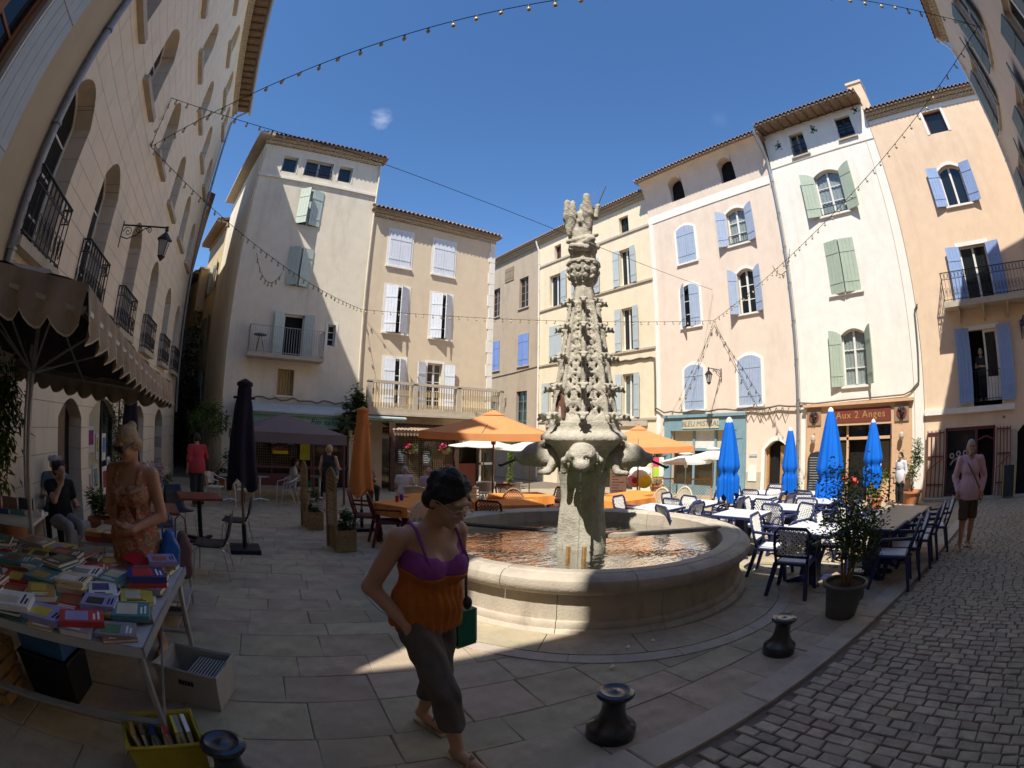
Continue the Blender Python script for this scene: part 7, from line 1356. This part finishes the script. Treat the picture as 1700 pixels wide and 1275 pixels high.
# ---------------------------------------------------------------- wall lanterns
def lantern(label,x,y,z,rz,arm=.85,sc_=1.):
    t=thing('wall_lantern',label,'lamp',(x,y,z),rz); t.scale=(sc_,)*3; b=MB(); b.tube([(0,0,-.45),(0,0,.08)],.018,6); b.tube([(0,0,0),(0,-arm,0)],.017,6); b.lathe([(.001,-.03),(.03,-.02),(.03,.02),(.001,.03)],8,(0,-arm,0))
    spi=lambda cy,cz,r,d:[(0,cy+d*r*(1-.07*i)*cos(i*.7),cz+r*(1-.07*i)*sin(i*.7)) for i in range(14)]
    for cy,cz,r,d in ((-.15,-.13,.11,1),(-.38,-.09,.08,-1),(-.62,-.08,.07,1)): b.tube(spi(cy,cz,r,d),.009,5)
    b.tube([(0,-.02,-.24),(0,-.16,-.27),(0,-.36,-.19),(0,-.5,-.06),(0,-.62,-.015)],.011,5); b.build('bracket',mIron,t,smooth=50)
    b=MB(); cz=-.14; b.lathe([(.001,cz+.14),(.03,cz+.12),(.045,cz+.08),(.02,cz+.05),(.05,cz+.02),(.16,cz-.1),(.165,cz-.13),(.14,cz-.13)],4,(0,-arm,0),PI/4); hd=b.build('hood',mIron,t); 
    b=MB(); 
    for k in range(4): a=PI/4+k*PI/2; b.bar((.135*cos(a),-arm+.135*sin(a),cz-.13),(.075*cos(a),-arm+.075*sin(a),cz-.42),.014)
    b.lathe([(.06,cz-.42),(.085,cz-.42),(.085,cz-.44),(.03,cz-.5),(.001,cz-.53)],4,(0,-arm,0),PI/4); b.build('cage',mIron,t)
    for k in range(4):
        a0=PI/4+k*PI/2; a1=a0+PI/2; b=MB(); b.add([(.13*cos(a0),-arm+.13*sin(a0),cz-.13),(.13*cos(a1),-arm+.13*sin(a1),cz-.13),(.073*cos(a1),-arm+.073*sin(a1),cz-.42),(.073*cos(a0),-arm+.073*sin(a0),cz-.42)],[(0,1,2,3)]); b.build('pane',mFrost,t)
mFrost=M('frosted_lantern_glass',(.42,.40,.36),.35,.1,8,0,spec=.5)
u=9.55; lantern('ornate iron wall lantern on the rose-beige building at the left',-2.337*S_+u*sin(LA),u*cos(LA),5.35,PI/2-LA,1.0,1.05)
lantern('iron wall lantern between the shutters of the pink house',XP-.02,10.15,4.35,-PI/2,1.0,1.0); lantern('small wall lantern on the grey-beige house beside the balcony',XP-.02,25.6,4.0,-PI/2,1.0,1.0); lantern('wall lantern at the right frame edge on the salmon house',XP-.02,-2.55,4.75,-PI/2,.9,1.15)
# ---------------------------------------------------------------- strings of festoon bulbs
bulb=MB(); bulb.lathe([(.001,0),(.016,-.005),(.016,-.05),(.02,-.055),(.034,-.09),(.03,-.12),(.012,-.137),(.001,-.14)],8); bme=bulb.mesh('bulb'); bme.materials.append(mCable); bme.materials.append(M('bulb_glass',(.50,.40,.20),.2,.2,6,0,spec=.6))
for p_ in bme.polygons:
    p_.use_smooth=True
    if p_.center.z<-.055: p_.material_index=1
def festoon(label,A_,B_,sag,n,nm='bulb_string',bulbs=True):
    A_=Vector(A_); B_=Vector(B_); t=thing(nm,label,'string lights',tuple(A_)); pts=[]; N_=max(12,n)
    for i in range(N_+1): q=i/N_; p=(B_-A_)*q; p.z-=sag*4*q*(1-q); pts.append(p)
    b=MB(); b.tube(pts,.008,5); b.build('cable',mCable,t)
    if bulbs:
        for i in range(n): q=(i+.5)/n; p=(B_-A_)*q; p.z-=sag*4*q*(1-q); o=put('bulb',bme,t,tuple(p),(rg.uniform(-.3,.3),rg.uniform(-.3,.3),0)); o.scale=(1.0,)*3
    return t
A1=(-2.62,9.56,7.2); A2=(-2.62,9.65,8.61); RB=(8.8,-2.98,9.17); PK=(XP-.1,10.35,6.43); TR=(5.42,YT-.1,6.5)
festoon('string of festoon bulbs arching over the whole sky at the top edge',A1,RB,.6,46)
festoon('string of bulbs leaving the higher hook on the left building',A2,(1.9,9.8,8.05),.12,14); festoon('bare cable crossing the sky above the sand coloured house',(1.9,9.8,8.05),(XP-.1,10.3,7.75),.35,10,'overhead_cable',False)
festoon('string of bulbs from the left building down to the corner of the tower house',A1,TR,.45,38); festoon('drooping loop of bulbs below the string in front of the tower house',(.55,13.15,6.35),(1.5,14.2,6.2),.55,8)
festoon('string of bulbs crossing the fronts of the sand coloured and yellow houses',TR,PK,.35,42); festoon('string of bulbs from the pink house up to the right building',PK,RB,.35,44); festoon('drooping loop of bulbs in front of the white house',(14.6,6.2,7.2),(13.9,5.2,7.35),.55,8)
festoon('short string of bulbs falling left down the pink house',PK,(XP-.1,12.3,2.86),.1,8); festoon('short string of bulbs falling right down the pink house',PK,(XP-.1,8.16,2.3),.1,8); festoon('short upright string of bulbs between two hooks on the left building',A1,A2,.02,4)

for x,y,l in ((3.02,2.55,'scrap of white paper on the paving before the basin'),(2.62,2.35,'crumpled white wrapper on the paving near the basin'),(3.3,2.5,'tiny white paper pellet beside the basin plinth')):
    q=SDF((-.05,-.05,-.01),(.05,.05,.04),.006); q.ell((0,0,.008),(.028,.016,.01),k=.01); q.cap((.01,0,.01),(.02,.02,.018),.006,k=.006); q.warp(lambda X,Y,Z:.003*np.sin(140*X)*np.sin(160*Y)); o=q.build('paper_scrap',mPaper,None,(x,y,g(x,y)+.016)); tag(o,l,'litter')
for o in bpy.data.objects:
    if o.type=='MESH' and o.parent and o.name.split('.')[0] in ('flowers','petals','foliage','young_leaves'): o['kind']='stuff'
